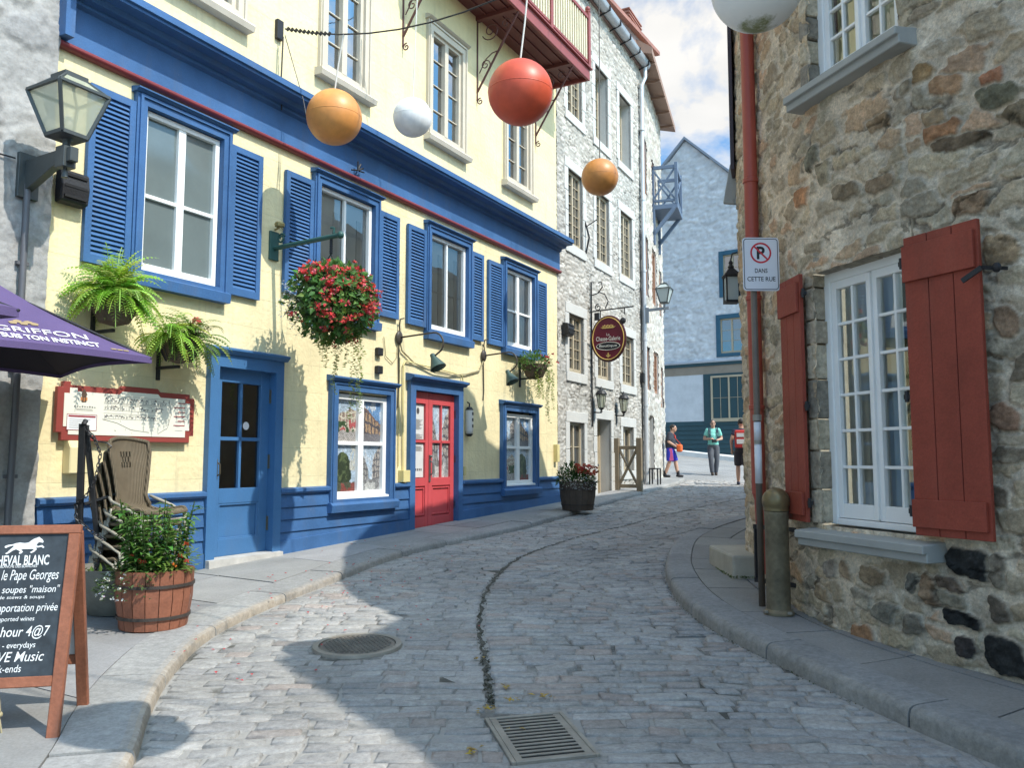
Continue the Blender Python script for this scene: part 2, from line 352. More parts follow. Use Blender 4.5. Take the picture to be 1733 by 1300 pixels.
# ------------------------------------------------------------------ ground, road, kerbs, pavements
m_earth = M('packed earth', (.24, .23, .21), .95, .2, .6)
xs = [-150, -60, -30, -15, -8]+[x*1.5 for x in range(-4, 15)]+[24, 30, 40, 60, 90, 150]; ys = [-40, -15, -5]+[y*1.5 for y in range(-2, 32)]+[52, 60, 75, 100, 160, 300]
g = MB(); g.v = [(x, y, gz(x, min(y, 46))-.06) for y in ys for x in xs]; n = len(xs)
g.f = [(j*n+i, j*n+i+1, (j+1)*n+i+1, (j+1)*n+i) for j in range(len(ys)-1) for i in range(n-1)]; g.c = [None]*len(g.f)
struct(g.build('ground', m_earth, smooth=True))
LE = spline([(-.7,.6),(-1.0,1.5),(-1.42,2.7),(-1.72,3.9),(-1.93,4.55),(-2.1,5.25),(-2.2,6.1),(-2.1,7.0),(-1.79,8.25),(-1.2,10.2),(.3,12.85),(2.1,17.0),(3.55,20.2),(4.35,22.0),(4.9,23.6)], 12)
RE = spline([(3.85,.4),(3.3,1.5),(2.72,2.8),(2.24,3.9),(2.0,4.56),(1.7,5.64),(1.49,6.74),(1.5,7.95),(1.74,9.45),(2.36,11.4),(3.76,13.7),(6,16.5),(9,19.5)], 12)
SEAM = spline([(-.12,4.75),(-.18,5.62),(-.26,6.78),(-.21,8.26),(.09,9.89),(.75,11.39),(1.78,13.06),(3.18,15.3),(4.88,17.73),(6.2,19.5)], 10)
WP = spline([(8.5,19),(6.2,15.2),(4.4,12.8),(3.25,10.6),(2.66,9.2),(2.36,8.4),(2.29,7.4),(2.27,6.7),(2.30,6.13),(2.43,5.7),(2.58,5.28),(2.80,4.87),(3.06,4.45),(3.4,4.0),(3.85,3.5),(4.22,2.95),(4.45,2.2),(4.5,1.2),(4.5,-.5),(4.5,-6)], 14)
def XL(y): return float(np.interp(y, LE[:, 1], LE[:, 0]))
def XR(y): return float(np.interp(y, RE[:, 1], RE[:, 0]))
def XS(y): return float(np.interp(y, SEAM[:, 1], SEAM[:, 0]))
# road bed: the sandy filler seen between the setts
m_bed = bpy.data.materials.new('joint filler'); t, p = nodes_of(m_bed); p.inputs['Roughness'].default_value = .95
tcx = N(t, 'ShaderNodeTexCoord'); nn = N(t, 'ShaderNodeTexNoise', i_Scale=1.6, i_Detail=9, i_Roughness=.7); LK(t, tcx.outputs['Object'], nn.inputs['Vector'])
rr = N(t, 'ShaderNodeValToRGB'); E_ = rr.color_ramp.elements; E_[0].position = .37; E_[0].color = (.075, .073, .062, 1); E_[1].position = .50; E_[1].color = (.29, .28, .26, 1)
LK(t, nn.outputs['Fac'], rr.inputs[0]); LK(t, rr.outputs[0], p.inputs['Base Color'])
n4 = N(t, 'ShaderNodeTexNoise', i_Scale=60, i_Detail=6); LK(t, tcx.outputs['Object'], n4.inputs['Vector']); b = N(t, 'ShaderNodeBump', i_Strength=.8, i_Distance=.01); LK(t, n4.outputs['Fac'], b.inputs['Height']); LK(t, b.outputs[0], p.inputs['Normal'])
g = MB()
yy = np.arange(.6, 24.2, .4)
for a, b_ in zip(yy, yy[1:]):
    xa0, xa1 = XL(a)-.1, min(XR(a)+.1, .42*a+6); xb0, xb1 = XL(b_)-.1, min(XR(b_)+.1, .42*b_+6)
    K = 8
    for k in range(K):
        q = [(xa0+(xa1-xa0)*k/K, a), (xa0+(xa1-xa0)*(k+1)/K, a), (xb0+(xb1-xb0)*(k+1)/K, b_), (xb0+(xb1-xb0)*k/K, b_)]
        g.add([(x, y, gz(x, y)-.001) for x, y in q], [(0,1,2,3)])
struct(g.build('road', m_bed))
# setts
rs = random.Random(3)
setts = MB(); PALS = [(.315,.305,.29),(.33,.322,.308),(.30,.293,.283),(.34,.33,.312),(.315,.305,.287),(.29,.284,.276),(.325,.282,.255),(.34,.297,.268),(.30,.272,.25)]
GR = (.135, 4.275, radians(14)); MHC = (-1.09, 5.98)
def gaps(y0, y1):
    """x intervals taken up by the grate and the manhole between two heights of the row"""
    o = []; c, s_ = cos(GR[2]), sin(GR[2]); xs_ = []
    for k in range(161):
        for lx, ly in ((-.22+.44*k/160, -.305), (-.22+.44*k/160, .305), (-.22, -.305+.61*k/160), (.22, -.305+.61*k/160)):
            X, Y = GR[0]+lx*c-ly*s_, GR[1]+lx*s_+ly*c
            if y0-.004 <= Y <= y1+.004: xs_.append(X)
    if xs_: o.append((min(xs_), max(xs_)))
    d = max(0, max(y0-MHC[1], MHC[1]-y1))
    if d < .315: w = sqrt(.315**2-d*d); o.append((MHC[0]-w, MHC[0]+w))
    return o
y = 1.6
while y < 23.6:
    ph = rs.uniform(.088, .135)*(1 if y < 14 else 1.15); yc = y+ph/2
    segs = []
    sx = XS(yc) if 4.6 < yc < 19.4 else None
    lo, hi = XL(yc)+.02, min(XR(yc)-.02, .45*yc+1.2)
    if sx is not None and lo < sx < hi: segs = [(lo, sx-.021), (sx+.021, hi)]
    else: segs = [(lo, hi)]
    for ga, gb in gaps(y, y+ph): segs = [q for a, b_ in segs for q in (((a, ga), (gb, b_)) if a < ga and gb < b_ else ((a, b_),))]
    for a, b_ in segs:
        x = a+rs.uniform(-.0, .02)
        while x < b_-.05:
            L = rs.uniform(.14, .34)
            if x+L > b_-.09: L = b_-x
            x0, x1 = x, x+L; x += L
            right = (sx is not None and x0 > sx) or yc > 9
            worn = fbm(np.array(x0*1.1), np.array(y*1.1), 77)*1. > .52; gp = abs(rs.gauss(.001, .004 if not worn else .009))+.0015; gy = abs(rs.gauss(.001, .004 if not right else (.006 if not worn else .012)))+.0015
            if rs.random() < .05: gp += .014
            if rs.random() < .05: gy += .012
            h = rs.uniform(.004, .009)+(.003 if right else 0)+(.005 if worn else 0); tx, ty = rs.gauss(0, .003), rs.gauss(0, .004 if right else .0022)
            bv = rs.uniform(.008, .020)+(.008 if right else 0); ph_ = ph
            jit = lambda: rs.uniform(-.011, .011)
            wv_ = lambda xx: .035*sin(xx*1.3+y*.31)+.020*sin(xx*3.1+y*.9)+.010*sin(xx*7.3+y*2.3)
            c0 = [(x0+gp+jit(), y+gy+wv_(x0)+jit()*.7), (x1-gp+jit(), y+gy+wv_(x1)+jit()*.7), (x1-gp+jit(), y+ph-gy+wv_(x1)+jit()*.7), (x0+gp+jit(), y+ph-gy+wv_(x0)+jit()*.7)]
            mxx = sum(q[0] for q in c0)/4; myy = sum(q[1] for q in c0)/4
            def ring(f, hh):
                o = []
                for (qx, qy) in c0:
                    sxn = 1 if qx > mxx else -1; syn = 1 if qy > myy else -1
                    X, Y = qx-sxn*f, qy-syn*min(f, ph*.3)
                    o.append((X, Y, gz(X, Y)+hh+tx*(X-mxx)*14*(1 if hh > 0 else 0)+ty*(Y-myy)*14*(1 if hh > 0 else 0)))
                return o
            vs = ring(0, -.03)+ring(.001, h*.45)+ring(bv, h)
            pc = rs.choice(PALS if rs.random() < .42 else PALS[:6]); kf = rs.uniform(.99, 1.15)
            setts.add(vs, [(0,1,5,4),(1,2,6,5),(2,3,7,6),(3,0,4,7),(4,5,9,8),(5,6,10,9),(6,7,11,10),(7,4,8,11),(8,9,10,11)], tuple(c*kf for c in pc))
    y += ph
m_sett = MC('worn granite sett', .68, .9, 30, .22, 26, .3, .011, stain=.28, ss=.9, crisp=.22)
o = setts.build('cobblestones', m_sett, smooth=True); tag(o, kind='stuff')
# kerbs
m_kerbL = MC('granite kerb', .8, .7, 50, .2, 22, .25, .006, stain=.25, ss=1.6, crisp=.18)
m_kerbR = M('grey granite kerb', (.26, .265, .265), .75, .14, 2.2, .5, 60, fine=.14, fs=120, dirt=.2)
def offset(P, w):
    T = np.gradient(P, axis=0); T /= np.linalg.norm(T, axis=1)[:, None]
    return P+np.stack([-T[:, 1], T[:, 0]], 1)*w
def resample(P, st):
    d = np.r_[0, np.cumsum(np.linalg.norm(np.diff(P, axis=0), axis=1))]; q = np.arange(0, d[-1], st)
    return np.stack([np.interp(q, d, P[:, 0]), np.interp(q, d, P[:, 1])], 1)
KH = .11
KHL = .075
def kerb(name, E0, w, mat, sgn, plen, seed):
    P = resample(E0, .1); kh = KHL if sgn > 0 else KH; prof = [(0, -.06), (.003, kh*.55), (.014, kh*.83), (.038, kh*.96), (.075, kh), (w, kh+.004), (w, -.06)]
    offs = [offset(P, sgn*a) for a, _ in prof]; mb = MB(); r = random.Random(seed); i = 0
    while i < len(P)-3:
        k = min(int(plen*r.uniform(.8, 1.3)/.1), len(P)-1-i); hz = r.uniform(-.006, .006); ho = r.uniform(-.01, .01)
        idx = list(range(i, i+k+1)); vs = []
        for q, ii in enumerate(idx):
            for (a, z), O in zip(prof, offs):
                x, yv = O[ii]
                if q == 0 and ii+1 < len(P): x, yv = O[ii]+(O[ii+1]-O[ii])*.08
                if q == len(idx)-1: x, yv = O[ii]+(O[ii-1]-O[ii])*.08
                vs.append((x, yv, gz(x, yv)+z+(hz if z > 0 else 0)))
        m = len(prof); fs = []
        for q in range(len(idx)-1):
            for k2 in range(m-1): fs.append((q*m+k2, q*m+k2+1, (q+1)*m+k2+1, (q+1)*m+k2))
        fs += [tuple(range(m)), tuple(range((len(idx)-1)*m, len(idx)*m))[::-1]]
        base = (.30, .298, .288) if sgn > 0 else (.27, .272, .27); edge = (.345, .285, .215) if sgn > 0 else (.30, .27, .215); kf = r.uniform(.9, 1.08)
        mb.add(vs, fs)
        for q in range(len(fs)):
            s2 = q % (m-1) if q < len(fs)-2 else 5; w2 = (1, 1, .8, .3, 0, 0)[s2]*(.8 if sgn > 0 else .5)*r.uniform(.7, 1.1)*max(.15, 1-max(0, P[idx[0]][1]-6)/5); mb.c[-len(fs)+q] = tuple(min(1, (a*(1-w2)+b*w2)*kf) for a, b in zip(base, edge))
        i += k
    return struct(mb.build(name, mat, auto=40))
kerb('kerb', LE, .36, m_kerbL, 1, 1.25, 4)
kerb('kerb', RE[:120], .27, m_kerbL, -1, 1.2, 5)
# pavements
m_pavL = MC('pale paving slab', .8, .5, 70, .1, 60, .25, .004, stain=.2, ss=1.3, crisp=.14); m_pavR = MC('blue grey paving slab', .75, .5, 70, .12, 60, .25, .004, stain=.22, ss=1.3, crisp=.15)
def wallpt(x, y):
    q = Vector((x, y, 0)); tA = (q-FA.o).dot(FA.u)
    if tA < 8.65: return FA.p(tA, .0)
    tB = (q-FB.o).dot(FB.u)
    if tB < 5.5: return FB.p(max(tB, 0), .0)
    return FC.p(max(0, (q-FC.o).dot(FC.u)), 0.)
def pave(name, inner, outer, mat, base, seed, cross, lens, kh):
    r = random.Random(seed); mb = MB(); n = len(inner); i = 0; d = np.r_[0, np.cumsum(np.linalg.norm(np.diff(inner, axis=0), axis=1))]
    und = MB()
    while i < n-1:
        L = r.uniform(*lens); k = i+1
        while k < n-1 and d[k]-d[i] < L: k += 1
        cuts = [0]+sorted(r.choice(cross))+[1]; 
        for a, b_ in zip(cuts, cuts[1:]):
            idx = list(range(i, k+1)); vs = []; cc = base*np.array([1, 1, r.uniform(.97, 1.03)])*r.uniform(.88, 1.1); zz = r.uniform(-.004, .004)
            def pt(j, f, e):
                q = inner[j]*(1-f)+outer[j]*f
                if e: 
                    jn = idx[1] if j == idx[0] else idx[-2]; q2 = inner[jn]*(1-f)+outer[jn]*f; v = q2-q; q = q+v/max(np.linalg.norm(v), 1e-6)*.008
                return q
            wdt = np.linalg.norm(outer[i]-inner[i]); fg = .007/max(wdt, .1)
            for j in idx:
                e = j in (idx[0], idx[-1])
                for f in (a+fg, b_-fg):
                    x, yv = pt(j, f, e); vs += [(x, yv, gz(x, yv)+kh+.003+zz), (x, yv, gz(x, yv)+kh-.03)]
            fs = []
            for q in range(len(idx)-1):
                o_ = q*4; fs += [(o_, o_+2, o_+6, o_+4), (o_, o_+4, o_+5, o_+1), (o_+2, o_+3, o_+7, o_+6)]
            e_ = (len(idx)-1)*4; fs += [(0, 1, 3, 2), (e_, e_+2, e_+3, e_+1)]
            mb.add(vs, fs, tuple(float(min(1, c)) for c in cc))
        i = k
    for j in range(n-1):
        q = [inner[j], outer[j], outer[j+1], inner[j+1]]
        und.add([(v[0], v[1], gz(*v)+kh-.012) for v in q], [(0,1,2,3)])
    o = struct(mb.build(name, mat)); struct(und.build('ground', M('dark joint sand', (.10, .095, .085), .95, .2, 3)))
    return o
inn = offset(resample(LE, .1), .362); inn = inn[(inn[:, 1] > .5)]
out = np.array([tuple(wallpt(*q)[:2]) for q in inn])
pave('pavement', inn, out, m_pavL, np.array([.295, .292, .285]), 3, [[], [.45], [.6]], (.7, 1.4), KHL)
innR = offset(resample(RE[:120], .1), -.272)
outR = np.array([WP[np.argmin(((WP-q)**2).sum(1))] for q in innR])
outR = np.array([outR[max(0, i-6):i+7].mean(0) for i in range(len(outR))])
pave('pavement', innR, outR, m_pavR, np.array([.255, .252, .242]), 8, [[.8], [.8], [.45, .8]], (.55, 1.1), KH)
# the sunny square at the end of the street
m_pl = bpy.data.materials.new('square paving'); t, p = nodes_of(m_pl); p.inputs['Roughness'].default_value = .85
tcx = N(t, 'ShaderNodeTexCoord'); mpx = N(t, 'ShaderNodeMapping'); mpx.inputs['Rotation'].default_value = (0, 0, .45); LK(t, tcx.outputs['Object'], mpx.inputs[0])
br = N(t, 'ShaderNodeTexBrick', i_Scale=1.0); br.inputs['Color1'].default_value = (.40, .39, .37, 1); br.inputs['Color2'].default_value = (.33, .325, .315, 1); br.inputs['Mortar'].default_value = (.2, .19, .18, 1)
br.inputs['Mortar Size'].default_value = .012; br.inputs['Brick Width'].default_value = .42; br.inputs['Row Height'].default_value = .2; LK(t, mpx.outputs[0], br.inputs['Vector'])
nn = N(t, 'ShaderNodeTexNoise', i_Scale=.7, i_Detail=8); LK(t, tcx.outputs['Object'], nn.inputs['Vector']); mm = N(t, 'ShaderNodeMix', data_type='RGBA', blend_type='MULTIPLY'); mm.inputs[0].default_value = .55
LK(t, br.outputs[0], mm.inputs[6]); LK(t, nn.outputs['Fac'], mm.inputs[7]); LK(t, mm.outputs[2], p.inputs['Base Color'])
g = MB()
for i in range(24):
    for j in range(20):
        q = [(1+i*1.2, 23.4+j*1.1), (2.2+i*1.2, 23.4+j*1.1), (2.2+i*1.2, 24.5+j*1.1), (1+i*1.2, 24.5+j*1.1)]
        g.add([(x, y, gz(x, y)+.004) for x, y in q], [(0,1,2,3)])
struct(g.build('square', m_pl, smooth=True))
# manhole cover
m_iron = M('worn cast iron', (.29, .265, .225), .6, .2, 6, .5, 50, .3)
th = thing('manhole_cover', 'round studded iron manhole cover set in the cobbles', 'manhole cover', (MHC[0], MHC[1], gz(*MHC)+.004))
slope = MB(); nd = 40
f = MB(); f.lathe([(.27, -.02), (.27, .016), (.31, .016), (.315, .0), (.315, -.02)], 40); fr = f.build('frame', m_iron, th)
f = MB(); f.lathe([(.262, -.02), (.262, .010), (0, .010)], 40)
for i in range(-7, 8):
    for j in range(-7, 8):
        x_, y_ = i*.034+(j % 2)*.017, j*.034
        if hypot(x_, y_) < .235: f.box(x_-.011, x_+.011, y_-.006, y_+.006, .008, .022)
f.build('lid', M('dark worn iron', (.19,.17,.145), .6, .25, 6, .5, 50, .3), th); th.rotation_euler = (math.atan(.04), 0, 0)
# drain grate
th = thing('drain_grate', 'square iron drain grate at the bottom of the gutter line', 'drain grate', (GR[0], GR[1], gz(*GR[:2])+.004), GR[2])
th.rotation_euler = (math.atan(.04)*cos(GR[2]), math.atan(.04)*sin(-GR[2]), GR[2])
f = MB(); fbox(f, -.215, .215, -.3, .3, .022, -.5, .012)
f.v = [(x, z, yv) for x, yv, z in f.v]; f.v = [(a, b_, max(c, -.02)) for a, b_, c in f.v]; f.build('frame', m_iron, th, bev=.003)
f = MB(); f.box(-.19, -.155, -.275, .275, -.03, .008); f.box(.155, .19, -.275, .275, -.03, .008)
for k in range(13): f.box(-.155, .155, -.275+k*.0428, -.275+k*.0428+.017, .0045, .0085)
f.build('grating', m_iron, th)
f = MB(); f.quad((-.19,-.275,.0042), (.19,-.275,.0042), (.19,.275,.0042), (-.19,.275,.0042)); f.build('slot_shade', M('drain shade', (.012, .012, .011), .9), th)  # black sheet flush under the bars, the drain's shade put into colour
# the sunk gutter line: dark earth between the two fields of setts
g = MB()
for i in range(len(SEAM)-1):
    if SEAM[i][1] > 19.3: break
    w0 = (.013 if SEAM[i][1] < 9 else .022)*(.4+1.1*abs(sin(i*1.7))); w1 = (.013 if SEAM[i+1][1] < 9 else .022)*(.4+1.1*abs(sin(i*1.7+1.7))); (x0, y0), (x1, y1) = SEAM[i], SEAM[i+1]; o0, o1 = .018*sin(i*2.3), .018*sin(i*2.3+2.3)
    q = [(x0+o0-w0, y0), (x0+o0+w0, y0), (x1+o1+w1, y1), (x1+o1-w1, y1)]; g.add([(x, y, gz(x, y)+.003) for x, y in q], [(0,1,2,3)])
struct(g.build('gutter', M('damp gutter earth', (.085,.082,.068), .9, .5, 9, .8, 40)))
# gutter weeds along the seam, fallen leaves and petals
rw = random.Random(5); g = MB()
for i in range(420):
    k = rw.random()**1.5*(len(SEAM)-1); q = SEAM[int(k)]
    if rw.random() < .5 and q[1] > 9: continue
    x, y_ = q[0]+rw.gauss(0, .018), q[1]+rw.uniform(-.06, .06); z = gz(x, y_)
    for _ in range(3):
        a = rw.uniform(0, 6.28); g.leaf((x, y_, z), (cos(a), sin(a), rw.uniform(.1, .8)), (0,0,1), rw.uniform(.010, .024), .009, rw.choice([(.06,.065,.04),(.075,.075,.05),(.05,.048,.04)]))
for i in range(240):
    j = rw.randrange(50, 105); q = RE[j]; x, y_ = q[0]-abs(rw.gauss(0, .02))-.005, q[1]+rw.uniform(-.06, .06); z = gz(x, y_)
    a = rw.uniform(0, 6.28); g.leaf((x, y_, z), (cos(a), sin(a), rw.uniform(.1, .8)), (0,0,1), rw.uniform(.012, .025), .009, rw.choice([(.05,.07,.03),(.06,.06,.04)]))
tag(g.build('gutter_moss', MC('moss and weed', .8, 0, fine=.1, trans=.2)), kind='stuff')
g = MB()
for i in range(95):
    if i < 60: x, y_ = rw.gauss(-1.55, .5), rw.gauss(8.2, 1.1)
    else: x, y_ = rw.uniform(-2.3, -.6), rw.uniform(5, 10.5)
    z = gz(x, y_)+(.018 if x > XL(y_)+.05 else KHL+.016); a = rw.uniform(0, 6.28)
    g.leaf((x, y_, z), (cos(a), sin(a), .15), (0,0,1), rw.uniform(.018, .035), rw.uniform(.015, .025), (.55,.04,.05))
tag(g.build('fallen_petals', MC('flower petal', .6, 0, fine=.1, trans=.25)), kind='stuff')
g = MB()
for cx, cy, n_ in [(-.14,4.62,9),(-.02,5.02,8),(.16,4.86,6),(-.18,4.05,9),(.02,4.78,5),(-.22,5.6,4),(.05,4.3,2)]:
    for _ in range(n_):
        x, y_ = cx+rw.gauss(0, .03), cy+rw.gauss(0, .025); a = rw.uniform(0, 6.28)
        g.leaf((x, y_, gz(x, y_)+.02), (cos(a), sin(a), rw.uniform(0, .4)), (0,0,1), rw.uniform(.025, .05), .022, rw.choice([(.5,.36,.05),(.42,.27,.05),(.35,.25,.1)]))
tag(g.build('fallen_leaves', MC('dry leaf', .7, 0, fine=.15, trans=.2)), kind='stuff')
# ------------------------------------------------------------------ shared paints
BLUE = (.050, .128, .285); CREAM = (.78, .69, .42)
m_blue = M('blue paint', BLUE, .58, .2, 1.6, .3, 30, fine=.09, dirt=.26, chip=.6, spec=.25)
m_blueD = M('blue door paint', (.055, .155, .325), .45, .12, 1.6, .15, 50, fine=.05, dirt=.12, chip=.3)
m_white = M('white window paint', (.82, .82, .80), .5, .05, 3, .05, 60)
m_beige = M('beige trim paint', (.56, .50, .40), .6, .08, 2.5, .15, 50, dirt=.15)
m_redtrim = M('oxblood trim paint', (.19, .034, .038), .45, .1, 2, .1, 60)
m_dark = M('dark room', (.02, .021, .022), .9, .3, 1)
m_black = M('black iron', (.02, .02, .022), .5, .2, 8, .3, 60)
m_glass = glass('window glass', .3); m_glass2 = glass('sky glass', .5, (.75, .82, .9))
m_curt = M('net curtain', (.62, .62, .58), .9, .08, 3)
def plaster_yellow():
    m = bpy.data.materials.new('yellow scored plaster'); t, p = nodes_of(m); p.inputs['Roughness'].default_value = .82; p.inputs['Specular IOR Level'].default_value = .2
    g = N(t, 'ShaderNodeTexCoord'); sp = N(t, 'ShaderNodeSeparateXYZ'); cb = N(t, 'ShaderNodeCombineXYZ'); LK(t, g.outputs['Object'], sp.inputs[0]); LK(t, sp.outputs[0], cb.inputs[0]); LK(t, sp.outputs[2], cb.inputs[1])
    nw = N(t, 'ShaderNodeTexNoise', i_Scale=2., i_Detail=3); LK(t, g.outputs['Object'], nw.inputs['Vector']); ad = N(t, 'ShaderNodeMix', data_type='VECTOR'); ad.inputs[0].default_value = .012
    LK(t, cb.outputs[0], ad.inputs[4]); LK(t, nw.outputs['Color'], ad.inputs[5])
    br = N(t, 'ShaderNodeTexBrick', i_Scale=1.); br.inputs['Mortar Size'].default_value = .0028; br.inputs['Mortar Smooth'].default_value = .3; br.inputs['Brick Width'].default_value = 2.3; br.inputs['Row Height'].default_value = .335
    br.inputs['Color1'].default_value = (.83, .715, .435, 1); br.inputs['Color2'].default_value = (.80, .685, .41, 1); br.inputs['Mortar'].default_value = (.70, .605, .365, 1)
    LK(t, ad.outputs[1], br.inputs['Vector'])
    n1 = N(t, 'ShaderNodeTexNoise', i_Scale=1.1, i_Detail=10, i_Roughness=.68); LK(t, g.outputs['Object'], n1.inputs['Vector'])
    r1 = N(t, 'ShaderNodeMapRange'); r1.inputs[1].default_value = .3; r1.inputs[2].default_value = .7; r1.inputs[3].default_value = .80; r1.inputs[4].default_value = 1.08; LK(t, n1.outputs['Fac'], r1.inputs[0])
    mm = N(t, 'ShaderNodeMix', data_type='RGBA', blend_type='MULTIPLY'); mm.inputs[0].default_value = 1; LK(t, br.outputs[0], mm.inputs[6]); LK(t, r1.outputs[0], mm.inputs[7])
    # flaked and weathered spots
    n3 = N(t, 'ShaderNodeTexNoise', i_Scale=7, i_Detail=10, i_Roughness=.75); LK(t, g.outputs['Object'], n3.inputs['Vector'])
    r3 = N(t, 'ShaderNodeValToRGB'); r3.color_ramp.elements[0].position = .66; r3.color_ramp.elements[1].position = .74; r3.color_ramp.elements[1].color = (.35, .35, .35, 1); LK(t, n3.outputs['Fac'], r3.inputs[0])
    m2 = N(t, 'ShaderNodeMix', data_type='RGBA'); m2.inputs[7].default_value = (.45, .42, .32, 1); LK(t, r3.outputs[0], m2.inputs[0]); LK(t, mm.outputs[2], m2.inputs[6]); LK(t, m2.outputs[2], p.inputs['Base Color'])
    # rain streaks running down the wall
    ms_ = N(t, 'ShaderNodeMapping'); ms_.inputs['Scale'].default_value = (7, 7, .45); LK(t, g.outputs['Object'], ms_.inputs[0]); n6 = N(t, 'ShaderNodeTexNoise', i_Scale=1.3, i_Detail=9, i_Roughness=.7); LK(t, ms_.outputs[0], n6.inputs['Vector'])
    r6 = N(t, 'ShaderNodeValToRGB'); r6.color_ramp.elements[0].position = .52; r6.color_ramp.elements[1].position = .80; r6.color_ramp.elements[1].color = (.62, .62, .62, 1); LK(t, n6.outputs['Fac'], r6.inputs[0])
    m6 = N(t, 'ShaderNodeMix', data_type='RGBA'); m6.inputs[7].default_value = (.40, .35, .24, 1); LK(t, r6.outputs[0], m6.inputs[0]); LK(t, m2.outputs[2], m6.inputs[6]); LK(t, m6.outputs[2], p.inputs['Base Color'])
    n4 = N(t, 'ShaderNodeTexNoise', i_Scale=18, i_Detail=8); LK(t, g.outputs['Object'], n4.inputs['Vector'])
    a2 = N(t, 'ShaderNodeMath', operation='MULTIPLY_ADD'); a2.inputs[1].default_value = -.22; LK(t, br.outputs['Fac'], a2.inputs[0]); LK(t, n4.outputs['Fac'], a2.inputs[2])
    b = N(t, 'ShaderNodeBump', i_Strength=.6, i_Distance=.014); LK(t, a2.outputs[0], b.inputs['Height']); LK(t, b.outputs[0], p.inputs['Normal'])
    return m
m_yel = plaster_yellow()
# ------------------------------------------------------------------ yellow building
YB = FA.thing('yellow_building', 'pale yellow plastered house with blue shutters, blue cornice and red double door', 'building')
UPW = [(-.63, .40), (1.62, 2.64), (4.03, 5.15), (6.44, 7.55)]
FW = [(-.965, .235, 3.27, 5.17), (1.57, 2.89, 3.33, 5.15), (4.03, 5.325, 3.38, 5.12), (6.385, 7.68, 3.42, 5.07)]
holes = [(a+.12, b-.12, 6.58, 8.2) for a, b in UPW]+[(a+.1, b-.1, c+.13, d-.1) for a, b, c, d in FW]
holes += [(.1, 1.02, .3, 2.68), (2.02, 3.2, 1.03, 2.42), (3.72, 4.95, .3, 2.6), (6.42, 7.6, 1.03, 2.4)]
f = MB(); wall_holes(f, -1.75, 8.65, -.2, 11.6, holes); f.quad((8.65,0,0),(8.65,4,0),(8.65,4,11.6),(8.65,0,11.6)); f.quad((-1.75,0,0),(-1.75,4,0),(-1.75,4,11.6),(-1.75,0,11.6)); f.quad((-1.75,4,11.6),(8.65,4,11.6),(8.65,0,11.6),(-1.75,0,11.6))
f.build('wall', m_yel, YB)
f = MB(); f.add([(-1.8,-.3,11.5),(8.7,-.3,11.5),(8.7,3,14.2),(-1.8,3,14.2),(-1.8,-.3,11.6),(8.7,-.3,11.6),(8.7,3,14.3),(-1.8,3,14.3)], [(3,2,1,0),(4,5,6,7),(0,1,5,4),(1,2,6,5),(2,3,7,6),(3,0,4,7)]); f.build('roof', M('dull metal roof', (.25,.2,.18), .6), YB)
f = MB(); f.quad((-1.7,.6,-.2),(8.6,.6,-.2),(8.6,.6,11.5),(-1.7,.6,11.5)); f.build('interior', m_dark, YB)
# cornice: fascia, crown moulding and the red bead
f = MB(); f.xprof([(0,5.33),(-.045,5.33),(-.045,5.69),(-.09,5.71),(-.09,5.745),(-.17,5.755),(-.2,5.80),(-.33,5.805),(-.33,5.835),(-.36,5.84),(-.36,5.91),(-.03,5.985),(0,5.985)], -1.765, 8.70)
f.box(-1.79, -1.70, -.16, .0, 5.34, 6.1)
cor = f.build('cornice', m_blue, YB, auto=30)
f = MB(); f.xprof([(0,5.265)]+[(-.03-.05*cos(a), 5.295+.035*sin(a)) for a in [-pi/2+pi*k/8 for k in range(9)]]+[(0,5.33)], -1.77, 8.72); f.build('red_moulding', m_redtrim, cor, auto=50)
# weatherboard dado
f = MB()
def clad(t0, t1):
    z = 1.145
    while z > .15:
        f.xprof([(0, z-.148), (-.055, z-.148), (-.055, z-.137), (-.034, z), (0, z)], t0, t1); z -= .142
    f.xprof([(0,1.15),(-.06,1.15),(-.085,1.175),(-.085,1.21),(-.03,1.225),(0,1.225)], t0-.004, t1+.004)
    zz = [gz(*FA.p(q, .06)[:2])+KHL for q in (t0, t1)]
    f.add([(t0,-.068,zz[0]-.1),(t1,-.068,zz[1]-.1),(t1,-.068,zz[1]+.15),(t0,-.068,zz[0]+.15),(t0,0,zz[0]-.1),(t1,0,zz[1]-.1),(t1,0,zz[1]+.165),(t0,0,zz[0]+.165)], [(0,1,2,3),(3,2,6,7),(0,3,7,4),(1,5,6,2)])
def fin(): f.build('weatherboard_dado', m_blue, YB, auto=30)
for q0, q1 in ((-1.75, .02), (1.10, 1.95), (3.28, 3.635), (5.055, 6.34), (7.70, 8.66)):
    f = MB(); clad(q0, q1); fin()
for t0, t1 in ((1.95, 3.28), (6.34, 7.70)):
    z = 1.145-.142; f = MB(); f.box(t0, t1, -.03, 0, .2, 1.0)
    while z > .2: f.xprof([(0, z-.148), (-.055, z-.148), (-.055, z-.137), (-.034, z), (0, z)], t0, t1); z -= .142
    zz = [gz(*FA.p(q, .06)[:2])+KHL for q in (t0, t1)]
    f.add([(t0,-.068,zz[0]-.1),(t1,-.068,zz[1]-.1),(t1,-.068,zz[1]+.15),(t0,-.068,zz[0]+.15),(t0,0,zz[0]-.1),(t1,0,zz[1]-.1),(t1,0,zz[1]+.165),(t0,0,zz[0]+.165)], [(0,1,2,3),(3,2,6,7),(0,3,7,4),(1,5,6,2)]); fin()
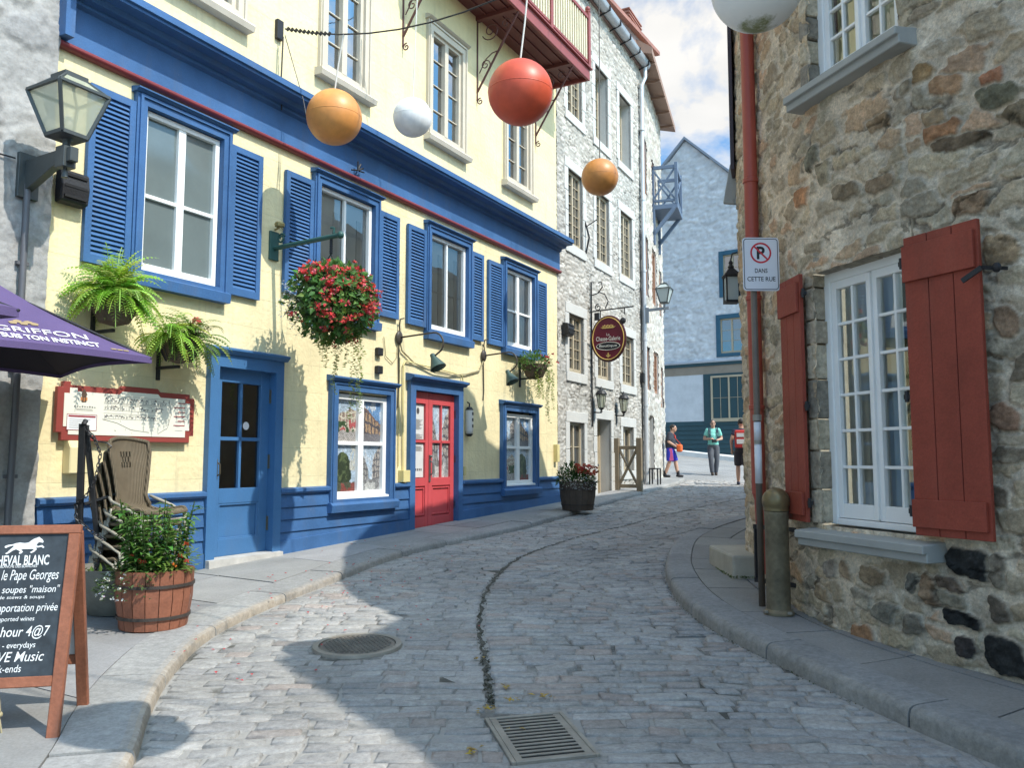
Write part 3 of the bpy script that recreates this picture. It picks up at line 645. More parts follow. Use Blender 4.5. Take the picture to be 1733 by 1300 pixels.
# shuttered windows
def shutter(t0, t1, z0, z1):
    f = MB(); fbox(f, t0, t1, z0, z1, .065, -.055, -.012, .08, .07)
    n = int((z1-z0-.15)/.046)
    for k in range(n):
        z = z0+.08+(k+.5)*(z1-z0-.15)/n
        f.xprof([(-.050, z-.024), (-.045, z-.029), (-.016, z+.020), (-.021, z+.025)], t0+.065, t1-.065)
    f.quad((t0+.06,-.013,z0+.07),(t1-.06,-.013,z0+.07),(t1-.06,-.013,z1-.06),(t0+.06,-.013,z1-.06))
    return f.build('shutter', m_blue, YB)
m_scr = M('grey insect screen', (.40,.41,.41), .5, .06, 2); m_frost = M('frosted pane', (.135,.165,.165), .10, .12, 1.5, .05, 5, spec=.6)
for wi, (a, b, c, d) in enumerate(FW):
    f = MB(); fbox(f, a, b, c, d, .115, -.065, .05, .13, .12); fbox(f, a+.025, b-.025, c+.0, d-.02, .03, -.085, -.065, .001, .03)
    f.xprof([(0,d-.01),(-.085,d-.01),(-.10,d+.005),(-.125,d+.012),(-.125,d+.024),(-.02,d+.045),(0,d+.045)], a-.03, b+.03)
    f.xprof([(0,c-.03),(-.10,c-.03),(-.11,c+.07),(-.07,c+.09),(0,c+.1)], a-.005, b+.005)
    w = f.build('window', m_blue, YB, auto=30)
    x0, x1, z0, z1 = a+.12, b-.12, c+.14, d-.13
    s = MB(); fbox(s, x0, x1, z0, z1, .055, -.0, .07, .075, .055); mid = (x0+x1)/2
    s.box(mid-(.045 if wi in (0, 3) else .018), mid+(.045 if wi in (0, 3) else .018), .01, .06, z0+.07, z1-.05)
    if wi in (0, 3):
        zm = z0+(z1-z0)*.47
        for q0, q1 in ((x0+.05, mid-.04), (mid+.04, x1-.05)): s.box(q0, q1, .02, .055, zm-.02, zm+.02)
    s.build('sash', m_white, w, bev=.004)
    g = MB(); g.quad((x0+.03,.05,z0+.03),(x1-.03,.05,z0+.03),(x1-.03,.05,z1-.03),(x0+.03,.05,z1-.03))
    if wi == 0: g.build('pane', m_frost, w)
    else:
        g.build('pane', m_glass, w)
        g = MB(); g.quad((x0,.075,z0),(x1,.075,z0),(x1,.075,z1),(x0,.075,z1)); g.build('screen', m_scr, w)
        g = MB(); hw = (x1-x0)/2
        for q in (x0+hw*.68, mid+hw*.55): g.box(q, q+.09, .066, .073, z0+.04, z1-.25)
        zc = z0+(z1-z0)*.42
        for q in (x0+.05, mid+.03): g.box(q, q+hw-.09, .066, .073, zc-.012, zc+.012)
        g.build('inner_sash', M('dim inner frame', (.33,.335,.33), .6, .05), w)
    sz0, sz1 = [(3.36, 5.05), (3.53, 5.015), (3.51, 4.985), (3.50, 4.95)][wi]; lw = [.48, .48, .465, .50][wi]; rw_ = [.47, .455, .385, .42][wi]
    shutter(a-lw-.005, a-.005, sz0, sz1); shutter(b+.005, b+rw_, sz0, sz1-.01)
# upper windows
for a, b in UPW:
    c, d = 6.47, 8.36
    f = MB(); fbox(f, a, b, c, d, .13, -.05, .03, .13, .15); fbox(f, a+.02, b-.02, c, d-.02, .03, -.07, -.05, .001, .03); f.xprof([(0,d-.01),(-.07,d),(-.11,d+.03),(-.02,d+.07),(0,d+.07)], a-.03, b+.03)
    f.xprof([(0,c-.06),(-.12,c-.06),(-.14,c+.0),(-.12,c+.03),(0,c+.05)], a-.05, b+.05)
    w = f.build('window', m_beige, YB, auto=30)
    x0, x1, z0, z1 = a+.13, b-.13, c+.12, d-.14; s = MB(); mid = (x0+x1)/2; fbox(s, x0, x1, z0, z1, .06, -.01, .07); s.box(mid-.05, mid+.05, -.015, .07, z0+.05, z1-.05)
    for k in range(1, 4):
        zz = z0+(z1-z0)*k/4
        for q0, q1 in ((x0+.05, mid-.04), (mid+.04, x1-.05)): s.box(q0, q1, .03, .05, zz-.01, zz+.01)
    s.build('sash', m_beige, w, bev=.004)
    g = MB(); g.quad((x0,.055,z0),(x1,.055,z0),(x1,.055,z1),(x0,.055,z1)); g.build('pane', m_glass2, w)
    g = MB()
    for q0, q1 in ((x0+.06, x0+.24), (x1-.26, x1-.06)):
        n = 8
        for k in range(n):
            xa, xb = q0+(q1-q0)*k/n, q0+(q1-q0)*(k+1)/n; g.quad((xa,.16+.02*(k % 2),z0),(xb,.16+.02*((k+1) % 2),z0),(xb,.16+.02*((k+1) % 2),z1),(xa,.16+.02*(k % 2),z1))
    g.build('curtain', m_curt, w)
# blue street door
f = MB(); fbox(f, .03, 1.10, .42, 2.70, .12, -.075, .06, .001, .15); f.xprof([(0,2.69),(-.10,2.69),(-.13,2.72),(-.14,2.73),(-.14,2.75),(-.02,2.78),(0,2.78)], .0, 1.13)
bd = MB(); bd.v = f.v; bd.f = f.f; bd.c = f.c; w = bd.build('door', m_blueD, YB, auto=30)
s = MB(); x0, x1 = .15, .98; fbox(s, x0, x1, .515, 2.56, .13, .03, .08, .18, .16); s.box(x0+.13, x1-.13, .03, .08, 1.08, 1.24); s.box(.548, .582, .035, .075, 1.24, 2.4); s.box(x0+.13, x1-.13, .035, .075, 1.76, 1.80)
s.box(x0+.13, x1-.13, .055, .075, .69, 1.08); fbox(s, x0+.13, x1-.13, .69, 1.08, .022, .035, .055); s.build('door_leaf', m_blueD, w, bev=.003)
g = MB(); g.quad((x0+.1,.066,1.2),(x1-.1,.066,1.2),(x1-.1,.066,2.45),(x0+.1,.066,2.45)); g.build('pane', m_glass, w)
g = MB(); g.tube([(.225,.0,1.38),(.225,-.035,1.40),(.225,-.035,1.50),(.225,.0,1.52)], .009, 6); g.box(.21,.24,.015,.03,1.34,1.56)
for z in (.75, 1.45, 2.2): g.box(.975, .995, .0, .035, z, z+.16)
g.build('handle', M('dull brass', (.25,.21,.14), .4, .1, 5, metal=.8), w)
g = MB(); g.lathe([(.0,0),(.045,0),(.045,.002),(0,.002)], 20); g.v = [(.66+x, .058-z, 1.93+y_) for x, y_, z in g.v]; g.build('sticker', M('white sticker', (.7,.68,.7), .5), w)
g = MB(); g.xprof([(.03,.515),(-.13,.505),(-.14,.30),(.03,.30)], .035, 1.095); g.build('threshold', M('worn pale timber', (.45,.43,.40), .8, .2, 4, .4, 40), w)
# shop windows with printed street views
def picture(mb, x0, x1, z0, z1, y, seed, kind):
    r = random.Random(seed); nx_, nz_ = 60, 84; W_, H_ = (x1-x0)/nx_, (z1-z0)/nz_
    cols = {}
    for i in range(nx_):
        for j in range(nz_):
            u, v = (i+.5)/nx_, (j+.5)/nz_; n = float(fbm(np.array(u*7+seed*3.), np.array(v*7.), seed)); 
            n0 = float(fbm(np.array(u*9.+7), np.array(v*9.+seed), seed+5)); u = min(.999, max(0, u+(n0-.5)*.12)); v = min(.999, max(0, v+(n-.5)*.12))
            bl = .42+.5*abs(u-.42)**.8; br_ = .40+.75*max(0, u-.35)
            c = (.42,.52,.62) if kind != 1 else (.16,.30,.52)
            c = tuple(q*(.6+.8*n) for q in c)
            if n > .58: c = (.55,.60,.65)
            if kind == 0:
                if u < .42 and v < .95-u*1.1: c = (.33,.32,.30) if (int(u*30) % 3 and int(v*34) % 4) else (.10,.10,.11)
                if u > .62 and v < .25+u*.75: c = (.42,.38,.34) if (int(u*26) % 3 and int(v*30) % 4) else (.12,.12,.13)
                if v < .26: c = (.34,.34,.34) if n < .5 else (.2,.2,.2)
                if v < .18 and abs(u-.5) < .25: c = (.5,.5,.48)
            elif kind == 1:
                top = .92-.55*abs(u-.1)
                if v < top: c = (.40,.27,.17) if (int((u+.02)*17) % 3 and int((v+u*.25)*15) % 4) else (.10,.09,.10)
                if top-.05 < v < top: c = (.2,.12,.09)
                if v < .2: c = (.18,.17,.18)
            elif kind == 2:
                rad = hypot(u-.38, (v-.38)*.9)
                if rad < .36+.12*n: c = (.04,.055,.03) if n < .52 else (.10,.13,.06)
                if v < .2: c = (.22,.06,.05) if n > .48 else (.08,.09,.06)
                if v > .45 and u > .75 and n > .4: c = (.5,.5,.45)
            else:
                top = .8-.3*abs(u-.75)
                if v < top: c = (.30,.22,.18) if (int(u*20) % 3 and int(v*22) % 3) else (.55,.5,.4)
                if v < .5 and n > .52: c = (.05,.09,.04)
                if v < .5 and n < .36: c = (.42,.10,.10)
                if v < .24: c = (.48,.44,.40) if (j+i//2) % 3 else (.10,.10,.12)
            k = (.72+.56*r.random())*(.7+.6*float(vn(np.array(i*.45), np.array(j*.45), seed+9))); cols[i, j] = tuple(min(.9, q*k*.85) for q in c)
    for i in range(nx_):
        for j in range(nz_):
            a, b_ = x0+i*W_, z0+j*H_; mb.quad((a,y,b_),(a+W_,y,b_),(a+W_,y,b_+H_),(a,y,b_+H_), cols[i, j])
m_pic = MC('printed window film', .35, 0, fine=.25, fs=120, spec=.5)
for wi, (a, b, c, d, px0, px1, kinds) in enumerate([(1.95, 3.28, .96, 2.56, 2.02, 3.10, (2, 3, 0, 1)), (6.34, 7.70, 1.0, 2.52, 6.42, 7.52, (3, 0, 2, 1))]):
    f = MB(); fbox(f, a, b, c, d, .12, -.075, .08, .09, .12); fbox(f, a+.02, b-.02, c, d-.02, .03, -.09, -.075, .001, .03); f.xprof([(0,d-.01),(-.10,d-.01),(-.13,d+.02),(-.14,d+.022),(-.14,d+.04),(-.02,d+.065),(0,d+.065)], a-.035, b+.035)
    f.xprof([(0,c-.07),(-.12,c-.07),(-.135,c+.02),(-.10,c+.05),(0,c+.06)], a-.03, b+.03)
    w = f.build('shop_window', m_blue, YB, auto=30)
    x0, x1, z0, z1 = a+.12, b-.12, c+.07, d-.12; mid = (x0+x1)/2; s = MB(); fbox(s, x0, x1, z0, z1-.04, .075, -.0, .08, .11, .07); s.box(mid-.055, mid+.055, .0, .07, z0+.1, z1-.1)
    zm = z0+(z1-z0)*.52
    for q0, q1 in ((x0+.07, mid-.05), (mid+.05, x1-.07)): s.box(q0, q1, .01, .06, zm-.025, zm+.025)
    s.xprof([(.09,z0),(-.06,z0-.005),(-.06,z0+.045),(.09,z0+.06)], x0, x1); s.build('sash', m_white, w, bev=.004)
    g = MB(); k = 0
    for q0, q1 in ((x0+.07, mid-.05), (mid+.05, x1-.07)):
        for h0, h1 in ((z0+.1, zm-.02), (zm+.02, z1-.11)): picture(g, q0, q1, h0, h1, .05, 11+k+wi*7, kinds[k]); k += 1
    g.build('street_view_print', m_pic, w)
# red double door
m_reddoor = M('raspberry red door paint', (.55, .078, .085), .42, .1, 2, .08, 50)
f = MB(); fbox(f, 3.635, 5.055, .40, 2.70, .13, -.07, .06, .001, .14); f.xprof([(0,2.69),(-.09,2.69),(-.12,2.72),(-.16,2.735),(-.16,2.765),(-.02,2.80),(0,2.80)], 3.59, 5.10)
f.v = [v for v in f.v]; w = f.build('door', m_blue, YB, auto=30)
mid = 4.22; DZ = .53
for x0, x1, cols in ((3.77, mid-.004, 1), (mid+.004, 4.92, 2)):
    s = MB(); fbox(s, x0, x1, DZ, 2.55, .075 if cols == 1 else .10, .02, .07, .18, .17); st = .075 if cols == 1 else .10
    s.box(x0+st, x1-st, .02, .07, 1.16, 1.28); s.box(x0+st, x1-st, .045, .065, DZ+.15, 1.16); fbox(s, x0+st+.01, x1-st-.01, DZ+.2, 1.14, .022, .026, .045)
    s.box(x0+st, x1-st, .025, .065, 1.80, 1.84)
    if cols == 2: s.box((x0+x1)/2-.018, (x0+x1)/2+.018, .025, .065, 1.28, 2.38)
    s.build('door_leaf', m_reddoor, w, bev=.003)
g = MB(); picture(g, 4.3, 4.85, 1.27, 2.4, .057, 31, 0); g.build('street_view_print', m_pic, w)
g = MB(); g.quad((3.82,.06,1.27),(4.86,.06,1.27),(4.86,.06,2.4),(3.82,.06,2.4)); g.build('pane', m_glass, w)
g = MB(); g.box(3.85, mid-.085, .054, .058, 1.29, 1.79); g.box(3.85, mid-.085, .054, .058, 1.85, 2.37); g.build('menu_sheet', M('menu paper', (.62,.62,.6), .7), w)
g = MB()
rr_ = random.Random(2)
for k in range(30):
    z = 2.14-k*.0105-(.06 if k > 14 else 0)-(.1 if k > 22 else 0)
    g.box(3.89+rr_.uniform(0,.02), 4.08+rr_.uniform(-.06,.03), .0525, .0535, z, z+.0045)
for k in range(5): g.box(3.885+k*.045, 3.912+k*.045, .0525, .0535, 1.385, 1.42)
g.lathe([(0,0),(.035,0),(.035,.001),(0,.001)], 10); 
g.v = [v if abs(v[2]) > .01 else (3.985+v[0], .0525-v[2], 2.27+v[1]*1.4) for v in g.v]; g.build('menu_print', M('dark print', (.08,.07,.07), .7), w)
g = MB(); g.tube([(mid+.03,.0,1.32),(mid+.03,-.04,1.35),(mid+.03,-.04,1.5),(mid+.03,.0,1.53)], .011, 6); g.box(mid+.01, mid+.05, .008, .02, 1.22, 1.62); g.ell((mid+.03,-.01,1.60), .02, 8, 6)
g.box(4.925, 4.945, -.01, .03, .8, .92); g.box(4.925, 4.945, -.01, .03, 1.5, 1.62); g.box(4.925, 4.945, -.01, .03, 2.2, 2.32); g.build('handle', M('tarnished steel', (.3,.28,.26), .35, .1, 5, metal=.8), w)
g = MB(); g.xprof([(.05,.50),(-.16,.49),(-.17,.33),(.05,.33)], 3.62, 5.07); g.build('threshold', m_kerbR, w, bev=.006)
# balcony
bal = MB(); T0, T1, BD = 3.3, 8.48, .82
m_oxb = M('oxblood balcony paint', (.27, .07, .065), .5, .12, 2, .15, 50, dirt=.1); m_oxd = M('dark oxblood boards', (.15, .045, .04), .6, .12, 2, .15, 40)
f = MB(); f.box(T0, T1, -BD+.05, 0, 9.10, 9.16)
for k in range(1, 4): f.box(T0, T1, -BD*k/4-.012, -BD*k/4+.012, 9.075, 9.10)
for t_ in (3.42, 5.54, 7.72): f.box(t_-.05, t_+.05, -BD+.05, 0, 9.03, 9.10)
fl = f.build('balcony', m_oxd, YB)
f = MB(); f.box(T0-.02, T1+.02, -BD-.0, -BD+.05, 9.02, 9.24); f.box(T1-.03, T1+.02, -BD+.05, 0, 9.02, 9.24); f.box(T0-.02, T0+.03, -BD+.05, 0, 9.02, 9.24); f.box(T0-.06, T1+.06, -BD-.05, -BD+.08, 9.24, 9.275); f.build('fascia', m_oxb, fl, bev=.005)
f = MB(); f.box(T0, T1, -BD-.02, -BD+.05, 10.26, 10.33); f.box(T0, T1, -BD-.0, -BD+.04, 9.36, 9.41)
for t_ in (T0+.03, 5.0, 6.75, T1-.03): f.box(t_-.045, t_+.045, -BD-.03, -BD+.06, 9.27, 10.42); f.ell((t_,-BD+.015,10.49), .055, 10, 8); f.lathe([(.06,10.42),(.06,10.44),(.03,10.445)], 10, (t_,-BD+.015,0))
f.box(T1-.06, T1, -BD, 0, 10.26, 10.33); f.box(T1-.05, T1-.01, -BD, 0, 9.36, 9.41); f.build('rail', m_oxb, fl, bev=.004)
f = MB(); t_ = T0+.12
while t_ < T1-.08: f.box(t_-.02, t_+.02, -BD+.0, -BD+.035, 9.41, 10.26); t_ += .105
for k in range(1, 7): f.box(T1-.045, T1-.015, -BD*k/7.-.015, -BD*k/7.+.015, 9.41, 10.26)
f.build('balusters', M('cream baluster paint', (.66,.60,.44), .55), fl)
m_brk = M('iron bracket paint', (.11, .045, .04), .5, .15, 6)
def spiral(c, r0, r1, a0, a1, n=26, ax=(0,1,0)):
    return [(c[0], c[1]+(r0+(r1-r0)*k/n)*cos(a0+(a1-a0)*k/n), c[2]+(r0+(r1-r0)*k/n)*sin(a0+(a1-a0)*k/n)) for k in range(n+1)]
for t_ in (3.42, 5.54, 7.72):
    f = MB(); f.box(t_-.012, t_+.012, -.02, 0, 7.62, 9.03); f.bar((t_,-.015,7.78), (t_,-.80,9.0), .022, .03); f.tube(spiral((t_,-.07,7.60), .012, .06, 0, 8), .010, 6)
    f.tube(spiral((t_,-.17,8.22), .015, .10, 1, 10.3), .009, 6); f.tube([(t_,-.05,8.1),(t_,-.18,8.32),(t_,-.3,8.4),(t_,-.45,8.42),(t_,-.53,8.55)], .009, 6)
    f.tube(spiral((t_,-.27,8.80), .02, .17, 2, 12.2), .010, 6); f.tube(spiral((t_,-.56,8.86), .015, .09, 2, 9), .009, 6)
    f.build('bracket', m_brk, fl)
# small fittings that belong to the wall
f = MB(); f.xprof([(0,1.43),(-.11,1.43),(-.11,1.66),(-.05,1.76),(0,1.80)], -1.52, -1.33); f.build('vent_hood', M('cream vent hood', (.72,.62,.36), .5), YB, bev=.008)
for q in ((8.46, 8.56, -.09, 0, 1.50, 1.84), (5.10, 5.17, -.06, 0, 1.30, 1.44)): f = MB(); f.box(*q); f.build('junction_box', M('yellow conduit paint', (.66,.56,.26), .5), YB, bev=.004)
f = MB(); f.box(3.44, 3.60, -.10, 0, 1.235, 1.40); f.tube([(3.52,-.03,1.4),(3.50,-.03,2.2),(3.50,-.03,2.9),(3.54,-.03,2.96),(4.4,-.03,2.93),(5.06,-.03,2.89),(5.1,-.03,2.82),(5.1,-.03,2.78)], .013, 6); f.tube([(3.42,-.02,1.45),(3.42,-.02,3.0)], .009, 6); f.build('conduit', M('yellow conduit paint', (.66,.56,.26), .5), YB, bev=.004)
f = MB(); f.tube([(3.40,-.03,3.24),(3.46,-.03,3.1),(3.75,-.03,2.96),(4.3,-.035,2.86),(4.7,-.035,2.86),(5.2,-.03,2.92),(5.62,-.03,3.02),(5.74,-.03,3.2)], .012, 6); f.tube([(3.05,-.02,3.25),(3.10,-.02,2.98),(3.25,-.02,2.9),(3.36,-.02,3.0),(3.38,-.02,3.2)], .006, 5)
f.tube([(1.02,-.02,4.3),(1.3,-.02,4.22),(1.62,-.02,4.2)], .006, 5); f.build('cable', M('old cable', (.33,.28,.16), .6), YB)
for t_, z in ((2.93, 3.03), (2.93, 2.78)): f = MB(); f.box(t_-.055, t_+.055, -.07, 0, z-.06, z+.05); f.build('socket_box', m_black, YB, bev=.01)
# ------------------------------------------------------------------ left rendered stone house
LB = FA.thing('stone_house', 'grey roughly rendered stone house at the left edge beside the yellow house', 'building')
def lineF(F, d0=0.):
    def c(S): return F.o.x+F.u.x*S+F.n.x*d0, F.o.y+F.u.y*S+F.n.y*d0, np.full_like(S, F.n.x), np.full_like(S, F.n.y)
    return c
def local_line(d0=0.):
    return lambda S: (S, np.full_like(S, -d0), np.zeros_like(S), -np.ones_like(S))
m_rend = MC('grey rendered stone', .9, .6, 30, .16, 26, .15, .012)
def split_gz(): pass
o = masonry('wall', m_rend, LB, local_line(.05), -4.6, -1.77, .1, 7.6, .022, .55, .34, .05, .02, [(.31,.30,.29),(.37,.36,.34),(.26,.255,.25),(.345,.33,.31)], (.355,.345,.33), seed=4, rough=.016, absent=.35, warp=.6, soft=.3)
f = MB(); f.box(-4.6, -1.775, .06, 3.5, -.2, 7.8); f.build('core', M('house core', (.3,.3,.29), .9), LB)
f = MB(); f.tube([(-2.01,-.09,3.9),(-2.01,-.09,1.9),(-2.03,-.09,.5)], .028, 10); f.tube([(-2.005,-.10,3.45),(-2.0,-.10,2.6)], .016, 6)
for z in (3.2, 2.3, 1.4): f.box(-2.06,-1.96,-.09,-.04,z,z+.03)
f.build('conduit_pipe', M('grey conduit pipe', (.13,.13,.14), .5, metal=.3), LB, auto=50)
f = MB(); f.tube([(-3.4,-.08,4.02),(-2.6,-.08,4.08),(-2.12,-.08,4.1)], .008, 5); f.tube([(-3.2,-.08,3.7),(-2.7,-.08,3.78),(-2.3,-.08,4.0)], .006, 5)
f.build('cable', m_black, LB)
# ------------------------------------------------------------------ whitewashed stone house
GB = FB.thing('stone_house', 'tall whitewashed rubble stone house with beige casement windows and a metal gutter', 'building')
m_lime = MC('limewashed rubble', .88, .7, 34, .16, 40, .15, .012)
m_ash = M('dressed pale stone', (.54,.53,.50), .8, .07, 2.5, .3, 40, fine=.06, dirt=.08)
m_tan = M('tan casement paint', (.42,.35,.245), .55, .08, 3)
BW = [(.575,1.405), (2.215,3.07), (3.88,4.77)]
BR = [(8.87,10.63), (6.03,7.63), (3.345,4.555)]
bh = [(a,b,c,d) for c, d in BR for a, b in BW]+[(.575,1.39,1.27,2.31),(3.87,4.68,1.27,2.33),(2.13,3.05,.4,2.44)]
masonry('wall', m_lime, GB, local_line(), .0, 5.55, .2, 12.1, .024, .31, .072, .11, .015, [(.48,.455,.415),(.51,.49,.45),(.455,.43,.39),(.41,.385,.345),(.49,.465,.42)], (.36,.34,.305), bh, seed=21, rough=.0075, absent=.04, warp=.6, soft=.12, crev=.8, mott=.16)
for a, b, c, d in bh:
    f = MB(); yb = .30; e = .002
    f.quad((a,e,c),(a,e,d),(a,yb,d),(a,yb,c)); f.quad((b,e,c),(b,yb,c),(b,yb,d),(b,e,d)); f.quad((a,e,c),(a,yb,c),(b,yb,c),(b,e,c)); f.quad((a,e,d),(b,e,d),(b,yb,d),(a,yb,d))
    w1, w2 = .15, .20; y0 = -.028
    if c > .6: f.box(a-w1, b+w1, y0-.012, .05, c-.2, c)
    zb = c if c > .6 else .55
    z = zb
    r_ = random.Random(int(a*100+c*10))
    while z < d-.02:
        h_ = min(r_.uniform(.3, .5), d-z); 
        if d-z-h_ < .12: h_ = d-z
        q = r_.choice((0, .05)); f.box(a-w1-q, a, y0, .05, z+.003, z+h_-.003); f.box(b, b+w1+(.05-q), y0, .05, z+.003, z+h_-.003); z += h_
    f.box(a-w1-.03, b+w1+.03, y0-.004, .05, d, d+.22); f.build('dressed_surround', m_ash, GB, bev=.008)
f = MB(); f.box(.02, 5.5, .5, 6, .2, 12); f.build('core', m_dark, GB)
f = MB(); f.quad((5.55,0,.2),(5.55,6,.2),(5.55,6,12),(5.55,0,12)); f.build('side_wall', M('house core', (.3,.3,.29), .9), GB)
m_paneB = M('dark sky pane', (.03,.035,.04), .03, .1, 3, spec=.5); m_paneB.node_tree.nodes['Principled BSDF'].inputs['IOR'].default_value = 3.2
def casement(parent, a, b, c, d, cols, rows, y, dark=False, mt=m_tan, fw=.055, name='window', deep=False):
    f = MB(); fbox(f, a, b, c, d, fw, y-.03, y+.04, fw*1.7); m_ = (a+b)/2; f.box(m_-.035, m_+.035, y-.035, y+.03, c+fw, d-fw)
    w_ = f.build(name, mt, parent, bev=.004); g = MB()
    for s0, s1 in ((a+fw, m_-.035), (m_+.035, b-fw)):
        for k in range(1, cols): x = s0+(s1-s0)*k/cols; g.box(x-.008, x+.008, y-.015, y+.012, c+fw, d-fw)
        for k in range(1, rows): z = c+fw*1.7+(d-c-fw*2.7)*k/rows; g.box(s0, s1, y-.014, y+.012, z-.008, z+.008)
    if g.v: g.build('glazing_bar', mt, w_)
    g = MB(); g.quad((a+.02,y+.012,c+.02),(b-.02,y+.012,c+.02),(b-.02,y+.012,d-.02),(a+.02,y+.012,d-.02)); g.build('pane', m_paneB, w_)
    return w_
for (c, d), rws in zip(BR, (7, 7, 5)):
    for k, (a, b) in enumerate(BW): casement(GB, a, b, c, d, 2, rws, .26 if (c > 8 and k > 0) else .09)
casement(GB, .575, 1.39, 1.27, 2.31, 1, 2, .10); casement(GB, 3.87, 4.68, 1.27, 2.33, 1, 2, .12)
f = MB(); y = .28; fbox(f, 2.13, 3.05, .62, 2.44, .07, y-.03, y+.05); f.box(2.2, 2.98, y-.0, y+.03, .65, 1.3); f.box(2.2, 2.28, y-.015, y+.03, 1.3, 2.37); f.box(2.9, 2.98, y-.015, y+.03, 1.3, 2.37); f.box(2.28, 2.9, y-.015, y+.03, 1.75, 1.82); fbox(f, 2.28, 2.9, .75, 1.2, .03, y-.015, y)
w = f.build('door', m_tan, GB, bev=.004); g = MB(); g.quad((2.25,y+.02,1.3),(2.95,y+.02,1.3),(2.95,y+.02,2.4),(2.25,y+.02,2.4)); g.build('pane', m_paneB, w)
g = MB(); g.ell((2.86,y-.04,1.42), .03, 8, 6); g.build('handle', M('tarnished steel', (.3,.28,.26), .35), w)
# gutter, downpipe, mansard, dormer
m_zinc = M('zinc gutter', (.42,.43,.45), .45, .12, 3, .1, 30, metal=.4)
f = MB(); prof = [(-.02,12.0)]+[(-.16+.11*cos(a), 12.08+.11*sin(a)) for a in [pi*1.98-pi*k/8 for k in range(9)]]+[(-.28,12.12),(-.02,12.12)]
f.xprof(prof, -.1, 5.75); gt = f.build('gutter', m_zinc, GB, auto=50)
for k in range(8): x = .3+k*.75; g = MB(); g.xprof([(0,11.9),(-.30,12.0),(-.30,12.14),(-.27,12.14),(-.27,12.02),(0,11.94)], x-.012, x+.012); g.build('gutter_bracket', m_black, gt)
f = MB(); f.tube([(5.6,-.16,12.0),(5.6,-.16,11.7),(5.5,-.09,11.45),(5.46,-.09,8),(5.46,-.09,4.2),(5.46,-.09,.85)], .055, 12); 
for z in (10.2, 8.3, 6.4, 4.6, 2.9): f.lathe([(.07,0),(.07,.05)], 10, (5.465,-.09,z))
f.build('downpipe', M('pale zinc downpipe', (.55,.56,.57), .45, .1, 3, metal=.3), GB, auto=50)
f = MB(); f.tube([(5.36,-.04,7.5),(5.36,-.04,3.9),(5.38,-.03,2.4),(5.34,-.03,1.0)], .018, 6); f.box(5.30,5.44,-.1,0,3.5,3.75); f.build('cable', m_black, GB)
m_cop = M('weathered copper red roof', (.33,.145,.10), .5, .2, 2, .2, 20); m_roofp = M('pinkish brown roof boards', (.27,.18,.155), .6, .15, 2)
f = MB(); f.prism([(-.1,12.0),(6.2,12.0),(6.8,12.9),(1.2,12.22),(-.1,12.22)], -.06, .3); f.box(-.1, 6.0, .3, 6, 12, 12.6); mr_ = f.build('roof', m_roofp, GB)
f = MB(); f.bar((-.3,-.02,12.16),(1.3,-.02,12.27),.34,.09); f.bar((1.2,-.02,12.26),(6.95,-.02,12.97),.34,.10); f.build('roof_edge', m_cop, mr_)
f = MB(); f.box(5.95, 6.45, -.20, .05, 12.50, 12.66); f.box(6.0, 6.3, -.16, .05, 12.34, 12.50); f.build('eave_bracket', M('pale eave bracket', (.6,.58,.55), .6), mr_, bev=.01)
f = MB(); f.box(5.55, 6.6, .25, 1.4, 12.7, 13.75)
for k in range(8): f.box(5.52, 6.63, .22, 1.4, 13.0+k*.1, 13.035+k*.1)
f.build('dormer', m_cop, mr_)
f = MB(); f.tube([(1.48,-.02,6.05),(1.50,-.04,6.0),(1.5,-.12,6.35),(1.5,-.05,6.62),(1.5,-.02,6.7)], .02, 6); f.tube([(1.5,-.06,6.6),(1.5,-.3,6.72)], .012, 6); f.build('iron_hook', m_black, GB)
# ------------------------------------------------------------------ next stone house up the street
CB = FC.thing('stone_house', 'narrow pale stone house with brown eaves beyond the downpipe', 'building')
CW = [(1.1,1.95,.95,2.75),(2.1,3.15,3.4,4.62),(3.7,4.25,3.1,4.3),(2.1,3.1,6.0,7.6),(3.65,4.25,5.9,7.3),(2.35,3.2,8.7,10.3),(.6,1.4,6.0,7.6),(.6,1.4,8.8,10.4),(.6,1.4,3.4,4.6)]
masonry('wall', m_lime, CB, local_line(), .02, 4.6, .4, 12.2, .045, .30, .11, .09, .022, [(.53,.505,.455),(.57,.545,.49),(.44,.41,.365),(.43,.385,.33)], (.45,.42,.375), CW, seed=33, rough=.014, absent=.06, warp=.55, soft=.14, crev=.7, mott=.18)
for a, b, c, d in CW:
    f = MB(); f.quad((a,0,c),(a,0,d),(a,.3,d),(a,.3,c)); f.quad((b,0,c),(b,.3,c),(b,.3,d),(b,0,d)); f.quad((a,0,c),(a,.3,c),(b,.3,c),(b,0,c)); f.quad((a,0,d),(b,0,d),(b,.3,d),(a,.3,d)); f.build('dressed_surround', m_ash, CB)
m_brwin = M('brown casement paint', (.33,.17,.10), .5, .1, 3)
for a, b, c, d in CW[1:]: casement(CB, a, b, c, d, 1, 3, .07, mt=m_brwin, fw=.07)
f = MB(); f.box(1.1, 1.95, .2, .26, .9, 2.75); f.build('door', M('dark timber door', (.08,.06,.05), .6), CB)
f = MB(); f.box(.05, 4.55, .4, 5, .4, 12.2); f.quad((4.6,0,.4),(4.6,5,.4),(4.6,5,12.2),(4.6,0,12.2)); f.build('core', M('house core', (.3,.3,.29), .9), CB)
m_eave = M('brown eave boards', (.30,.19,.14), .6, .12, 2)
